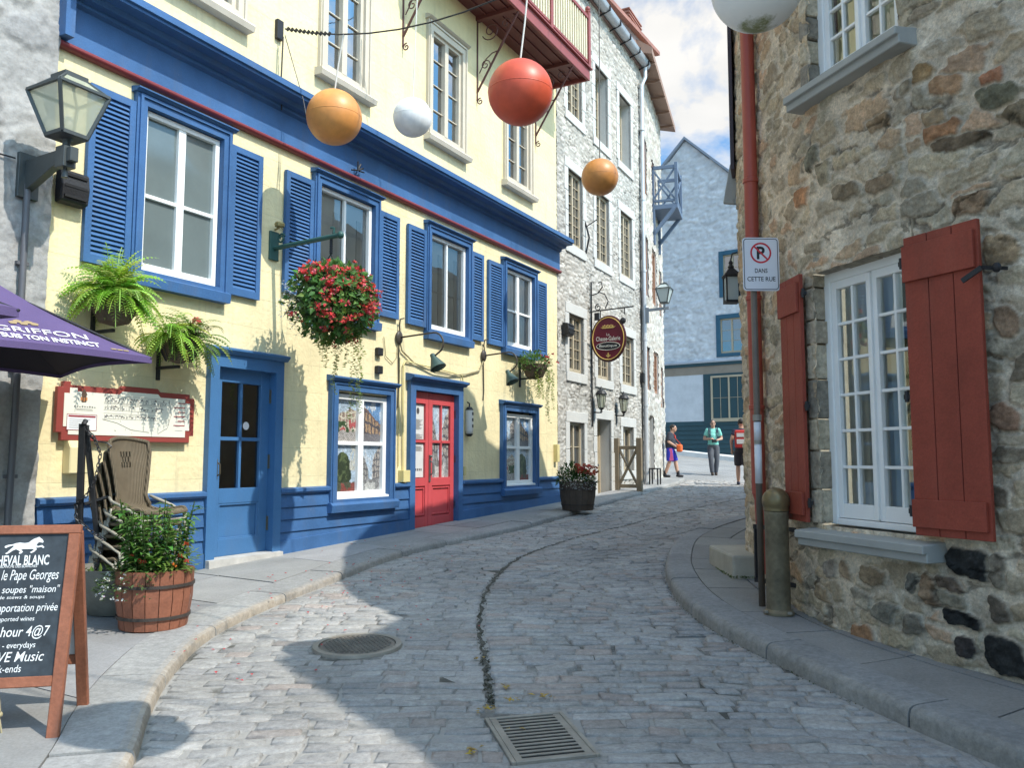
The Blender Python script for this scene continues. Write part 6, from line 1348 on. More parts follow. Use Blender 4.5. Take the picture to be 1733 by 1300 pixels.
# ------------------------------------------------------------------ planters
m_barrel = M('red brown barrel staves', (.25,.095,.055), .6, .25, 4, .3, 24, fine=.12, fs=50); m_barreld = M('old dark barrel staves', (.085,.065,.05), .75, .3, 4, .5, 24)
m_hoop = M('rusted hoop iron', (.05,.04,.035), .6, .3, 8, .4, 50); m_soil = M('planter soil', (.05,.035,.025), .95, .3, 12, .8, 30)
def barrel(th, r0, r1, h, mat, ns=18):
    f = MB()
    for k in range(ns):
        a0, a1 = 2*pi*(k+.03)/ns, 2*pi*(k+.97)/ns; prof = [(r0,0),(r0+(r1-r0)*.5+.012,h*.5),(r1,h),(r1-.03,h),(r0-.03+(r1-r0)*.5,h*.5)]
        for (p0, z0), (p1, z1) in zip(prof, prof[1:]):
            am = (a0+a1)/2; f.quad((p0*cos(a0),p0*sin(a0),z0),(p0*cos(a1),p0*sin(a1),z0),(p1*cos(a1),p1*sin(a1),z1),(p1*cos(a0),p1*sin(a0),z1))
    f.lathe([(r0-.01,.0),(r0-.012+(r1-r0)*.5,h*.5),(r1-.012,h-.01)], ns*2); f.build('tub', mat, th, bev=0)
    g = MB()
    for z in (h*.18, h*.72): r = r0+(r1-r0)*z/h+.012*(1-abs(z/h-.5)*2); g.lathe([(r-.005,z),(r+.010,z),(r+.0115,z+.022),(r-.005,z+.022)], 44)
    g.build('hoop', m_hoop, th); g = MB(); g.lathe([(r1-.03,h-.06),(0,h-.03)], 20); g.build('soil', m_soil, th)
rp_ = random.Random(14)
bx, by = -2.66, 6.27
th = thing('barrel_planter', 'red brown half barrel planter full of salvia and white flowers', 'planter', (bx, by, gk(bx, by))); barrel(th, .235, .275, .42, m_barrel)
f = MB(); SG = [(.08,.18,.035),(.12,.24,.05),(.16,.29,.07),(.06,.13,.03)]
for k in range(40):
    a = rp_.uniform(0,6.28); r = .2*sqrt(rp_.random()); p = Vector((r*cos(a), r*sin(a), .38)); H_ = rp_.uniform(.25,.56); d = Vector((cos(a)*.18, sin(a)*.18, 1)).normalized(); n = int(H_/.035)
    f.tube([p, p+d*H_*.5, p+d*H_+Vector((0,0,.01))], .004, 4, (.07,.12,.03))
    for j in range(1, n):
        q = p+d*(H_*j/n)
        for s in range(3): b = rp_.uniform(0,6.28); f.leaf(q, (cos(b),sin(b),rp_.uniform(-.2,.6)), (0,0,1), rp_.uniform(.06,.11), rp_.uniform(.028,.046), tuple(c*rp_.uniform(.9,1.4) for c in rp_.choice(SG)), fold=.2, droop=.25)
for k in range(240):
    a = rp_.uniform(2.6,5.2); r = rp_.uniform(.2,.36); f.leaf((r*cos(a)-.04, r*sin(a), .42-max(0,(r-.24))*1.2+rp_.uniform(-.05,.05)), (cos(a)+rp_.gauss(0,.4),sin(a)+rp_.gauss(0,.4),rp_.uniform(-.6,.5)), (0,0,1), rp_.uniform(.03,.06), .02, rp_.choice([(.07,.12,.04),(.10,.15,.06)]))
for k in range(120):
    a = rp_.uniform(-1.2,.6); r = rp_.uniform(.17,.29); f.leaf((r*cos(a), r*sin(a), .42+rp_.uniform(-.05,.12)), (cos(a)+rp_.gauss(0,.5),sin(a)+rp_.gauss(0,.5),rp_.uniform(-.4,.7)), (0,0,1), rp_.uniform(.04,.07), .022, rp_.choice([(.17,.27,.05),(.22,.32,.08)]))
f.build('foliage', m_leaf, th)
f = MB()
for x, y_, h in [(-.02,-.05,.72),(.03,.02,.80),(-.13,.05,.72),(-.16,-.02,.66),(.06,-.08,.66),(.23,.03,.70),(.12,.05,.69),(-.07,.08,.74)]:
    for k in range(26): z = h-.16+k*.007; a = rp_.uniform(0,6.28); f.leaf((x+.006*cos(a),y_+.006*sin(a),z), (cos(a),sin(a),.5), (0,0,1), .018*(1-k/40), .010, rp_.choice([(.13,.10,.32),(.18,.15,.40),(.09,.07,.22)]))
f.build('salvia_spikes', m_flow, th); f = MB()
for k in range(26):
    a = rp_.uniform(3.2,4.7); r = rp_.uniform(.25,.34); blossom(f, rp_, (r*cos(a)-.06, r*sin(a), .43-max(0,(r-.24))*1.4+rp_.uniform(-.10,.05)), .016, (.75,.75,.70), 6)
f.build('white_flowers', m_flow, th); f = MB()
for x, y_, z in [(.22,-.10,.52),(.24,-.05,.60),(.27,-.1,.48),(-.05,-.2,.50),(-.10,-.2,.53),(.0,-.22,.49),(.20,-.15,.46)]: blossom(f, rp_, (x,y_,z), .024, rp_.choice([(.62,.16,.03),(.6,.10,.05)]), 10)
f.build('orange_flowers', m_flow, th)
th = thing('bowl_planter', 'low grey concrete bowl planter behind the red brown half barrel', 'planter', (-3.16, 6.75, gk(-3.16, 6.75))); f = MB(); f.lathe([(.21,0),(.30,.12),(.345,.33),(.36,.36),(.33,.36),(.3,.28),(0,.27)], 32); f.build('bowl', M('mossy concrete', (.17,.165,.14), .85, .25, 5, .4, 30), th, auto=50); g = MB(); g.lathe([(.31,.30),(0,.31)], 20); g.build('soil', m_soil, th); g = MB()
for k in range(60): a = rp_.uniform(0,6.28); r = .28*sqrt(rp_.random()); g.leaf((r*cos(a),r*sin(a),.31), (rp_.gauss(0,.6),rp_.gauss(0,.6),.8), (0,0,1), rp_.uniform(.04,.09), .03, rp_.choice([(.13,.22,.04),(.09,.16,.04),(.2,.3,.07)]))
g.build('foliage', m_leaf, th)
bx, by = 1.16, 14.72
th = thing('barrel_planter', 'old dark half barrel planter with orange flowers at the corner of the yellow house', 'planter', (bx, by, gk(bx, by))); barrel(th, .27, .33, .50, m_barreld); f = MB()
for k in range(900):
    v = Vector((rp_.gauss(0,1), rp_.gauss(0,1), abs(rp_.gauss(0,.9)))).normalized(); q = rp_.uniform(.5,1.05); f.leaf((v.x*.36*q-.03, v.y*.32*q, v.z*(.36 if v.x < 0 else .24)*q+.46), v+Vector((rp_.gauss(0,.6),rp_.gauss(0,.6),rp_.gauss(0,.5))), (0,0,1), rp_.uniform(.05,.10), rp_.uniform(.02,.045), tuple(c*rp_.uniform(.8,1.2) for c in rp_.choice([(.06,.12,.03),(.10,.18,.05),(.045,.09,.03)])))
f.build('foliage', m_leaf, th); f = MB()
for k in range(26): blossom(f, rp_, (rp_.uniform(-.05,.30), rp_.uniform(-.32,.0), rp_.uniform(.62,.80)), .05, rp_.choice([(.50,.10,.05),(.42,.13,.08),(.55,.08,.06)]), 9)
f.build('orange_flowers', m_flow, th); f = MB()
for k in range(160): a = rp_.uniform(3.4,6.6); blossom(f, rp_, (.33*cos(a)+.0, .33*sin(a), .50+rp_.uniform(-.14,.08)), .014, (.6,.62,.58), 4)
f.build('white_flowers', m_flow, th)
# ------------------------------------------------------------------ stacked rattan chairs, folded stands
m_rat = M('woven rattan', (.30,.235,.155), .6, .2, 6, .6, 140); m_rat2 = M('pale chair tube', (.36,.33,.27), .45, .1, 5)
def weave(m):
    t = m.node_tree; p = t.nodes['Principled BSDF']; g = N(t, 'ShaderNodeTexCoord'); w = N(t, 'ShaderNodeTexWave', i_Scale=28, i_Distortion=.6); w.bands_direction = 'X'; LK(t, g.outputs['Object'], w.inputs['Vector'])
    w2 = N(t, 'ShaderNodeTexWave', i_Scale=60, i_Distortion=.5); w2.bands_direction = 'Z'; LK(t, g.outputs['Object'], w2.inputs['Vector']); ad = N(t, 'ShaderNodeMath', operation='ADD'); LK(t, w.outputs['Fac'], ad.inputs[0]); LK(t, w2.outputs['Fac'], ad.inputs[1])
    b = N(t, 'ShaderNodeBump', i_Strength=.9, i_Distance=.006); LK(t, ad.outputs[0], b.inputs['Height']); LK(t, b.outputs[0], p.inputs['Normal'])
    src = p.inputs['Base Color'].links[0].from_socket; mm = N(t, 'ShaderNodeMix', data_type='RGBA', blend_type='MULTIPLY'); mm.inputs[0].default_value = .55; LK(t, src, mm.inputs[6]); LK(t, w.outputs['Fac'], mm.inputs[7]); LK(t, mm.outputs[2], p.inputs['Base Color'])
weave(m_rat)
def chair(lab, loc, rz, tilt=0.):
    th = thing('rattan_chair', lab, 'chair', loc, rz, 'stacked rattan chairs'); th.rotation_euler = (tilt, 0, rz)
    # chair faces -y; seat shell and back are one woven sheet
    path = [(-.25,.385),(-.20,.41),(-.1,.40),(.05,.385),(.15,.40),(.19,.46),(.205,.56),(.215,.70),(.235,.84),(.26,.97)]; f = MB(); n = 28; rows = []
    path = [tuple(q) for q in spline(path, 3)]
    for i, (y, z) in enumerate(path):
        u = i/(len(path)-1); w = float(np.interp(u, [0,.15,.35,.5,.62,.8,.93,1], [.205,.225,.215,.175,.14,.175,.205,.19]))
        rows.append([(w*(2*k/n-1), y-.045*(1-(2*k/n-1)**2)*(-1 if u > .5 else 0)+(.0 if u < .5 else -.03*abs(2*k/n-1)**2), z-.018*(1-(2*k/n-1)**2)*(1 if u < .5 else 0)+(.03*(1-(2*k/n-1)**2) if u > .95 else 0)) for k in range(n+1)])
    vs = [v for r in rows for v in r]+[(x, y+.012, z-.012) for r in rows for x, y, z in r]; m = n+1; K = len(vs)//2; fs = []
    for i in range(len(rows)-1):
        for k in range(n):
            if i in (22, 23, 24) and 10 < k < 18 and (i+k) % 2: continue
            fs.append((i*m+k, i*m+k+1, (i+1)*m+k+1, (i+1)*m+k)); fs.append((K+i*m+k, K+(i+1)*m+k, K+(i+1)*m+k+1, K+i*m+k+1))
    f.add(vs, fs); f.build('woven_shell', m_rat, th, smooth=True)
    f = MB(); rim = [r[0] for r in rows]+[rows[-1][k] for k in range(1, n)]+[r[-1] for r in rows[::-1]]+[rows[0][k] for k in range(n-1, 0, -1)]; f.tube(rim, .016, 8, closed=True); f.build('rim', m_rat, th, smooth=True)
    for s in (-1, 1):
        f = MB(); f.tube([(s*.215,-.22,.40),(s*.225,-.235,.2),(s*.235,-.26,0)], .015, 8); f.build('leg', m_rat2, th, smooth=True)
        f = MB(); f.tube([(s*.205,.16,.41),(s*.215,.20,.2),(s*.225,.25,0)], .015, 8); f.build('leg', m_rat2, th, smooth=True)
        f = MB(); f.tube([(s*.205,.19,.50),(s*.235,.12,.47),(s*.24,-.05,.42),(s*.23,-.2,.36),(s*.22,-.235,.2)], .013, 8); f.build('side_rail', m_rat2, th, smooth=True)
    f = MB(); f.tube([(-.22,-.225,.32),(.22,-.225,.32)], .010, 6); f.tube([(-.22,.19,.28),(.22,.19,.28)], .010, 6); f.build('stretcher', m_rat2, th)
    return th
cx0, cy0 = -3.13, 7.10; g0 = gk(cx0, cy0)
names = ['lowest rattan chair of the stack beside the blue door', 'second lowest rattan chair of the stack beside the blue door', 'middle rattan chair of the stack beside the blue door', 'second highest rattan chair of the stack beside the blue door', 'topmost rattan chair of the stack, its woven back and seat in full view']
crz = radians(64)
for k in range(5): chair(names[k], (cx0+k*.045-.14, cy0-k*.015, g0+k*.10-.02), crz+(k-4)*.03, 0)
# black folded stands with a chain
th = thing('folded_stand', 'black folded metal stand chained to the rattan chairs', 'metal stand', (-3.58, 6.95, gk(-3.58, 6.95))); f = MB()
f.bar((-.01,0,0),(-.015,-.02,1.50),.055,.03,(0,1,0)); f.bar((.20,.05,.0),(.0,0,1.49),.045,.028,(0,1,0)); f.tube([(0,0,1.47),(.0,-.03,1.50),(0,0,1.53)], .022, 8); f.bar((.02,.0,.83),(.25,.1,.92),.035,.025); f.build('post', m_black, th, bev=.004)
f = MB()
def chain(pts, st=.034):
    P = [Vector(p) for p in pts]; L = [0]
    for a, b in zip(P, P[1:]): L.append(L[-1]+(b-a).length)
    n = int(L[-1]/st)
    for k in range(n):
        s0 = k*st; i = max(j for j in range(len(P)-1) if L[j] <= s0+1e-6); q = P[i].lerp(P[i+1], (s0-L[i])/(L[i+1]-L[i])); d = (P[i+1]-P[i]).normalized(); a = d.cross(Vector((0,1,.2))).normalized(); b = d.cross(a)
        if k % 2: a, b = b, a
        f.tube([q+d*.022*cos(t_)+a*.012*sin(t_) for t_ in [2*pi*j/10 for j in range(10)]], .0045, 5, closed=True)
chain([(.03,-.03,1.45),(.10,-.04,1.38),(.16,-.05,1.25),(.13,-.05,1.05),(.05,-.04,.9),(-.03,-.04,.84),(-.02,-.05,.72),(.1,-.05,.62),(.22,-.06,.55),(.20,-.06,.4),(.14,-.05,.25),(.12,-.05,.05)]); f.tube([(.02,-.02,1.42),(.10,-.03,1.36),(.2,-.03,1.34),(.24,-.03,1.31),(.21,-.03,1.28)], .006, 5); f.build('chain', M('dark chain steel', (.06,.06,.065), .4, metal=.6), th)
# ------------------------------------------------------------------ purple parasols
m_purp = M('purple canvas', (.10,.068,.165), .8, .1, 2, .25, 120); m_undersheet = M('black canvas lining', (.02,.017,.024), .9, .1, 3); m_pwhite = M('white canvas print', (.72,.70,.74), .8); m_pgold = M('gold canvas print', (.33,.24,.13), .8)
def parasol(lab, C0, size, rise, letters):
    a = Vector((-.65,-.76,0)).normalized(); b = Vector((-.75,.66,0)).normalized(); C0 = Vector(C0); ctr = C0+(a+b)*size/2
    th = thing('parasol', lab, 'parasol', (ctr.x, ctr.y, gk(ctr.x, ctr.y)), 0, 'purple bistro parasols'); base = Vector(th.location); apex = Vector((ctr.x, ctr.y, C0.z+rise))
    cs = [C0, C0+a*size, C0+a*size+b*size, C0+b*size]; n = 12
    for off, nm, mt in ((0, 'canopy', m_purp), (-.018, 'undersheet', m_undersheet)):  # second, near-black sheet just below the purple canopy
        f = MB()
        for k in range(4):
            p, q = cs[k], cs[(k+1) % 4]; vs = []; idx = {}
            for i in range(n+1):
                for j in range(n+1-i):
                    u, v = i/n, j/n   # u towards q, v towards apex
                    w = p*(1-u-v)+q*u+apex*v; sag = .11*4*u*(1-u-v)*(1-v)-.05*sin(pi*v)*(.6); edge = 4*u*(1-u-v)
                    w = w+Vector((0,0,-.085*v*(1-v)*2 + .03*edge*(1-v)))
                    inward = (ctr-w); inward.z = 0
                    if inward.length > .01: w = w+inward.normalized()*.06*edge*(1-v)
                    idx[i, j] = len(vs); vs.append(w-base+Vector((0,0,off)))
            fs = []
            for i in range(n):
                for j in range(n-i):
                    fs.append((idx[i,j], idx[i+1,j], idx[i,j+1]))
                    if i+j < n-1: fs.append((idx[i+1,j], idx[i+1,j+1], idx[i,j+1]))
            f.add(vs, fs)
            if off == 0:   # short turned-down hem
                e = [vs[idx[i,0]] for i in range(n+1)]
                for x, y in zip(e, e[1:]): f.quad(x, y, y-Vector((0,0,.045)), x-Vector((0,0,.045)))
        o = f.build(nm, mt, th, smooth=True)
        if nm == 'canopy': can = o
    f = MB(); f.tube([(0,0,0),(0,0,apex.z-base.z+.06)], .024, 10); f.lathe([(.0,.0),(.28,.0),(.28,.05),(.05,.09),(.03,.2)], 20); f.build('pole', m_black, th)
    f = MB(); hub = Vector((0,0,apex.z-base.z-.35))
    for c in cs: f.tube([apex-base-Vector((0,0,.05)), c-base+Vector((0,0,-.012))], .009, 5); f.tube([hub, (apex+c)/2-base-Vector((0,0,.06))], .007, 5)
    f.build('rib', m_black, th)
    if letters:
        f = MB(); g = MB()
        L = size; mid = C0+a*L/2; up = (apex-mid); H = up.length; up.normalize(); nrm = (-a).cross(up).normalized()
        if nrm.z < 0: nrm = -nrm
        def fn(x, y, z):   # x to the right (= towards C0), z up the panel
            u = .5-x/L; v = max(0, z/H); edge = 4*max(0,(u*(1-v)*1.0))*(1-u)*(1-v); p, q = C0, C0+a*L; uu = u*(1-v) if False else None
            w = mid-a*x+up*z; uu = (w-C0).dot(a)/L-v*.5; e = max(0, 4*uu*(1-uu-v)); w = w+Vector((0,0,-.17*v*(1-v)+.03*e*(1-v)))
            inw = ctr-w; inw.z = 0; w = w+inw.normalized()*.06*e*(1-v); return tuple(w-base+nrm*.006)
        f.text('JE SUIS TON INSTINCT', .175, .105, w=.72, h=.135, thin=.03, fn=fn); f.text('GRIFFON', .185, .27, w=.60, h=.10, thin=.006, fn=fn); f.build('lettering', m_pwhite, can)
        for dx, dz in ((-.10,0),(-.05,.03),(0,.0),(.05,.03),(.10,.01)): g.add([fn(dx*.7+.08,0,.37+dz), fn(dx*.7+.12,0,.37+dz), fn(dx*.7+.13,0,.405+dz), fn(dx*.7+.10,0,.42+dz), fn(dx*.7+.07,0,.40+dz)], [(0,1,2,3,4)])
        for dx in (.60,.64,.68): g.add([fn(dx,0,.055), fn(dx+.03,0,.055), fn(dx+.035,0,.085), fn(dx-.005,0,.08)], [(0,1,2,3)])
        g.build('gold_emblem', m_pgold, can)
    return th
parasol('purple printed parasol whose corner reaches out toward the fern baskets', (-2.63, 6.0, 2.30), 1.7, .58, True)
parasol('second purple parasol, only its dark corner showing at the left edge', (-2.43, 4.03, 2.30), 1.5, .45, False)
# ------------------------------------------------------------------ right pavement things
th = thing('bollard', 'weathered round brass coloured bollard with a domed cap', 'bollard', (2.055, 6.5, gk(2.055, 6.5)))
m_brass = M('weathered brown bronze', (.17,.14,.09), .5, .35, 5, .35, 30, metal=.2, fine=.15, fs=30)
f = MB(); f.lathe([(.116,0),(.116,.018),(.10,.03),(.090,.04),(.090,.72),(.093,.725),(.093,.78),(.088,.785),(.088,.815)], 32); f.build('shaft', m_brass, th, auto=40)
f = MB(); f.lathe([(.088,.785),(.096,.79),(.096,.80)]+[(.106*cos(a), .860+.108*sin(a)) for a in [-.45+k*(pi/2+.45)/14 for k in range(14)]]+[(0,.968)], 32); f.build('cap', M('polished brass cap', (.17,.13,.065), .35, .25, 6, .1, 30, metal=.4), th, auto=40)
f = MB()
for k in range(4): a = .4+k*pi/2; f.lathe([(.018,.018),(.018,.034),(0,.036)], 6, (.123*cos(a),.123*sin(a),0))
f.build('bolt', m_iron, th)
th = thing('no_parking_sign', 'white no parking sign on a thin brown post beside the bollard', 'road sign', (2.01, 6.78, gk(2.01, 6.78)))
m_post = M('brown sign post', (.14,.11,.085), .5, .2, 5, .2, 40); f = MB(); f.tube([(0,0,0),(0,0,3.02)], .026, 14); f.build('post', m_post, th, smooth=True); f = MB(); f.tube([(0,0,.98),(0,0,1.30)], .029, 14); f.tube([(0,0,1.33),(0,0,1.48)], .029, 14); f.build('white_band', M('white tape', (.66,.66,.68), .5), th, smooth=True); f = MB(); f.lathe([(.03,1.49),(.036,1.49),(.036,1.54),(.03,1.54)], 14); f.lathe([(.03,1.30),(.031,1.30),(.031,1.33),(.03,1.33)], 14); f.build('clamp', m_iron, th)
def rrect(w, h, r, n=6):
    o = []
    for cx, cz, a0 in ((w-r,h-r,0),(-w+r,h-r,pi/2),(-w+r,-h+r,pi),(w-r,-h+r,1.5*pi)):
        for k in range(n+1): a = a0+pi/2*k/n; o.append((cx+r*cos(a), cz+r*sin(a)))
    return o
PZ = 2.79; rzp = radians(1)
f = MB(); f.prism(rrect(.152,.225,.03), -.036, -.032); pl = f.build('plate', M('sign white', (.70,.70,.74), .4, .03, 3), th, loc=(0.055,0,PZ), rz=rzp)
f = MB(); o1, o2 = rrect(.143,.216,.026), rrect(.137,.210,.021); n = len(o1); f.add([(x,-.0368,z) for x,z in o1]+[(x,-.0368,z) for x,z in o2], [(i,(i+1)%n,n+(i+1)%n,n+i) for i in range(n)]); f.text('DANS', 0, -.055, w=.105, h=.038, y=-.037, thin=.012); f.text('CETTE RUE', 0, -.125, w=.235, h=.038, y=-.037, thin=.012); f.text('P', .0, .095, w=.068, h=.108, y=-.037, thin=.03); f.build('lettering', M('sign black', (.02,.02,.022), .5), pl)
f = MB(); n = 40; f.add([(.088*cos(2*pi*k/n),-.0372,.095+.088*sin(2*pi*k/n)) for k in range(n)]+[(.073*cos(2*pi*k/n),-.0372,.095+.073*sin(2*pi*k/n)) for k in range(n)], [(i,(i+1)%n,n+(i+1)%n,n+i) for i in range(n)]); c = .0535; f.add([(-c-.005,-.0374,.095+c-.005),(-c+.005,-.0374,.095+c+.005),(c+.005,-.0374,.095-c+.005),(c-.005,-.0374,.095-c-.005)], [(0,1,2,3)]); f.build('prohibition_ring', M('sign red', (.58,.03,.045), .4), pl)
th = thing('doorstep', 'pale worn stone doorstep with moss at the wall corner', 'step', (2.24, 8.12, gk(2.24, 8.12))); f = MB(); f.box(-.16,.25,-.2,.75,-.02,.22); f.build('step', M('pale worn stone', (.40,.37,.30), .85, .16, 3, .5, 30, dirt=.2), th, bev=.025, seg=2); f = MB(); rq = random.Random(3)
for k in range(160):
    side = rq.random() < .5; x, y_ = (-.165, rq.uniform(-.2,.6)) if side else (rq.uniform(-.16,.12), -.205); f.leaf((x,y_,rq.uniform(0,.02)), (rq.gauss(0,.5),rq.gauss(0,.5),.6), (0,0,1), rq.uniform(.01,.025), .012, rq.choice([(.10,.17,.03),(.07,.12,.02)]))
f.build('moss', m_leaf, th)
th = thing('wall_lantern', 'black box wall lantern with clear panes at the corner of the rubble house', 'wall lamp', (2.33, 8.66, 3.22), radians(0)); th.scale = (.86, .86, .9); f = MB(); c = .075
for x in (-c, c):
    for y_ in (-c, c): f.box(x-.008, x+.008, y_-.008, y_+.008, .0, .30)
f.box(-.085,.085,-.085,.085,-.015,.015); f.box(-.09,.09,-.09,.09,.29,.31); f.add([(-.10,-.10,.31),(.10,-.10,.31),(.10,.10,.31),(-.10,.10,.31),(-.03,-.03,.40),(.03,-.03,.40),(.03,.03,.40),(-.03,.03,.40)], [(3,2,1,0),(4,5,6,7),(0,1,5,4),(1,2,6,5),(2,3,7,6),(3,0,4,7)]); f.lathe([(.03,.40),(.04,.42),(.02,.45),(.03,.47),(.01,.50),(0,.51)], 10); f.tube([(0,0,.5),(.02,0,.58),(.09,0,.60),(.14,0,.52),(.14,0,.40)], .010, 6); f.build('lantern_frame', m_black, th)
f = MB()
for k in range(4): a = k*pi/2; f.quad(*[(cos(a)*x-sin(a)*y_, sin(a)*x+cos(a)*y_, z) for x, y_, z in ((-.07,-.07,.015),(.07,-.07,.015),(.07,-.07,.29),(-.07,-.07,.29))])
f.build('glass', m_frostb, th); f = MB(); f.lathe([(.02,.02),(.03,.05),(.03,.12),(.02,.2),(0,.21)], 10); f.build('bulb', M('bulb white', (.7,.68,.6), .4), th)
th = thing('wall_railing', 'small black iron hand rail fixed to the rubble wall behind the bollard', 'railing', (2.02, 7.05, gk(2.02, 7.05))); f = MB()
for z in (.16, .60): f.bar((-.0,-.0,z),(.0,-.75,z),.03,.03) if False else f.bar((.02,.0,z),(.34,-.45,z),.03,.035)
f.bar((.18,-.235,.16),(.18,-.235,.60),.014,.014); f.bar((.03,-.01,.16),(.03,-.01,.62),.03,.03); f.build('rail', m_black, th)
# house behind the corner, out of sight from here: its roofline throws the shade that lies along the street
th = thing('neighbour_house', 'plain stone house round the corner behind the rubble house, its long shadow seen', 'building', (0, 0, 0))
f = MB(); TOP = [(10.45,8.75),(10.62,8.76),(10.85,8.6),(11.2,7.87),(11.56,7.7),(12.3,8.19),(12.8,8.03),(13.1,7.5),(13.25,6.6),(13.4,5.7),(15,5.6),(17,5.9),(18.9,6.2)]
def wpx(y): return float(np.interp(y, WP[::-1, 1], WP[::-1, 0]))+.12
for (y0, z0), (y1, z1) in zip(TOP, TOP[1:]):
    x0, x1 = wpx(y0), wpx(y1); f.add([(x0,y0,.2),(x1,y1,.2),(x1+2.2,y1,.2),(x0+2.2,y0,.2),(x0,y0,z0),(x1,y1,z1),(x1+2.2,y1,z1),(x0+2.2,y0,z0)], [(3,2,1,0),(4,5,6,7),(0,1,5,4),(1,2,6,5),(2,3,7,6),(3,0,4,7)])
f.build('wall', M('plain rubble', (.33,.28,.21), .9, .2, 3, .8, 12), th)
# ------------------------------------------------------------------ people
SKIN = M('skin', (.46,.27,.19), .55, .05, 8)
def hexcone(f, p, q, r0, r1, n=12, flat=1.0):
    """tapered limb segment, elliptical in section"""
    f.tube([Vector(p), Vector(p).lerp(Vector(q), .35), Vector(p).lerp(Vector(q), .7), Vector(q)], [r0, r0*.75+r1*.3, r0*.4+r1*.65, r1], n)
def rm_build(f, name, mat, parent, vox):
    o = f.build(name, mat, parent, smooth=True); m = o.modifiers.new('Remesh', 'REMESH'); m.mode = 'VOXEL'; m.voxel_size = vox; m.use_smooth_shade = True
    s = o.modifiers.new('Smooth', 'SMOOTH'); s.iterations = 3; s.factor = .5; return o
def hand(f, w, d, r):
    w = Vector(w); d = Vector(d).normalized(); a = d.cross(Vector((0,0,1)))
    if a.length < .1: a = Vector((1,0,0))
    a.normalize(); u = a.cross(d); palm = w+d*.05; f.ell(palm, (.036,.03,.042), 10, 8)
    for k, L in enumerate((.060,.072,.068,.052)):
        b = palm+d*.03+a*(.027-.018*k); f.tube([b, b+d*L*.5-u*.006, b+d*L*.85-u*.03], [.0095,.009,.007], 6)
    f.tube([w+a*.02+d*.02, w+a*.05+d*.05, w+a*.048+d*.085], [.012,.011,.008], 6)
def person(lab, loc, rz, J, cfg):
    """J: joints in metres, local, facing -y"""
    th = thing('person', lab, 'person', loc, rz); V = lambda k: Vector(J[k]); f = MB()
    hd = V('head')
    f.ell(hd, (.075,.093,.112), 16, 12); f.ell(hd+Vector((0,-.03,-.065)), (.052,.062,.055), 12, 8); f.ell(hd+Vector((0,-.098,-.018)), (.013,.018,.024), 8, 6); f.ell(hd+Vector((0,-.085,-.055)), (.026,.012,.010), 8, 6)
    for s in (-1, 1): f.ell(hd+Vector((s*.076,.012,-.012)), (.012,.022,.033), 8, 6); f.ell(hd+Vector((s*.03,-.085,.018)), (.018,.012,.008), 8, 6)
    hexcone(f, V('neck')-Vector((0,0,.06)), hd+Vector((0,.01,-.06)), .062, .055)
    f.ell(V('chest'), (.165,.105,.17), 16, 10); f.ell(V('belly'), (.15,.11,.15), 16, 10); f.ell(V('pelvis'), (.16,.115,.12), 16, 10); hexcone(f, V('pelvis'), V('chest'), .13, .14)
    for s in ('l', 'r'):
        sh, el, wr = V('sh'+s), V('el'+s), V('wr'+s); f.ell(sh, .062, 10, 8); hexcone(f, V('chest')+Vector((0,0,.12)), sh, .07, .06); hexcone(f, sh, el, .052, .040); f.ell(el, .041, 8, 6); hexcone(f, el, wr, .040, .027); hand(f, wr, (wr-el), .04)
        hp, kn, an = V('hp'+s), V('kn'+s), V('an'+s); hexcone(f, V('pelvis'), hp, .11, .09); hexcone(f, hp, kn, .088, .058); f.ell(kn, .058, 10, 8); hexcone(f, kn, kn.lerp(an,.35), .054, .058); hexcone(f, kn.lerp(an,.35), an, .058, .036); f.ell(an, .04, 8, 6)
    bd = rm_build(f, 'body', cfg.get('skin', SKIN), th, .011)
    f = MB(); f.ell(hd+Vector((0,.016,.032)), (.082,.094,.092), 16, 12)
    for s in (-1, 1): f.ell(hd+Vector((s*.07,.03,-.0)), (.016,.04,.05), 8, 6)
    f.v = [v for v in f.v]; rm_build(f, 'hair', cfg['hair'], th, .012)
    f = MB()
    for s in (-1, 1): f.ell(hd+Vector((s*.030,-.093,.010)), (.013,.007,.007), 8, 6)
    f.build('eyes', M('dark eyes', (.03,.025,.02), .3), th)
    f = MB(); f.ell(hd+Vector((0,-.097,-.057)), (.022,.005,.006), 8, 6); f.build('mouth', M('lips', (.33,.13,.11), .5), th)
    f = MB(); f.ell(V('chest'), (.183,.122,.185), 16, 10); f.ell(V('belly'), (.172,.128,.17), 16, 10); f.ell(V('pelvis')+Vector((0,0,.03)), (.176,.13,.11), 16, 10); hexcone(f, V('pelvis'), V('chest'), .15, .155); f.lathe([(.075,-.04),(.072,.0),(.062,.02)], 14, V('neck')+Vector((0,.005,-.03)))
    for s in ('l', 'r'):
        sh, el = V('sh'+s), V('el'+s); f.ell(sh, .066, 10, 8); hexcone(f, V('chest')+Vector((0,0,.12)), sh, .08, .064); hexcone(f, sh, sh.lerp(el, cfg.get('sleeve', .62)), .062, .062)
    rm_build(f, 'shirt', cfg['shirt'], th, .014)
    f = MB(); f.ell(V('pelvis')+Vector((0,0,-.01)), (.172,.127,.12), 16, 10)
    for s in ('l', 'r'):
        hp, kn, an = V('hp'+s), V('kn'+s), V('an'+s); hexcone(f, V('pelvis'), hp, .125, .105)
        if cfg['short']: hexcone(f, hp, kn.lerp(hp, .06), .108, .098)
        else: hexcone(f, hp, kn, .104, .078); f.ell(kn, .078, 10, 8); hexcone(f, kn, an+Vector((0,0,.0)), .078, .064)
    rm_build(f, 'shorts' if cfg['short'] else 'trousers', cfg['pants'], th, .014)
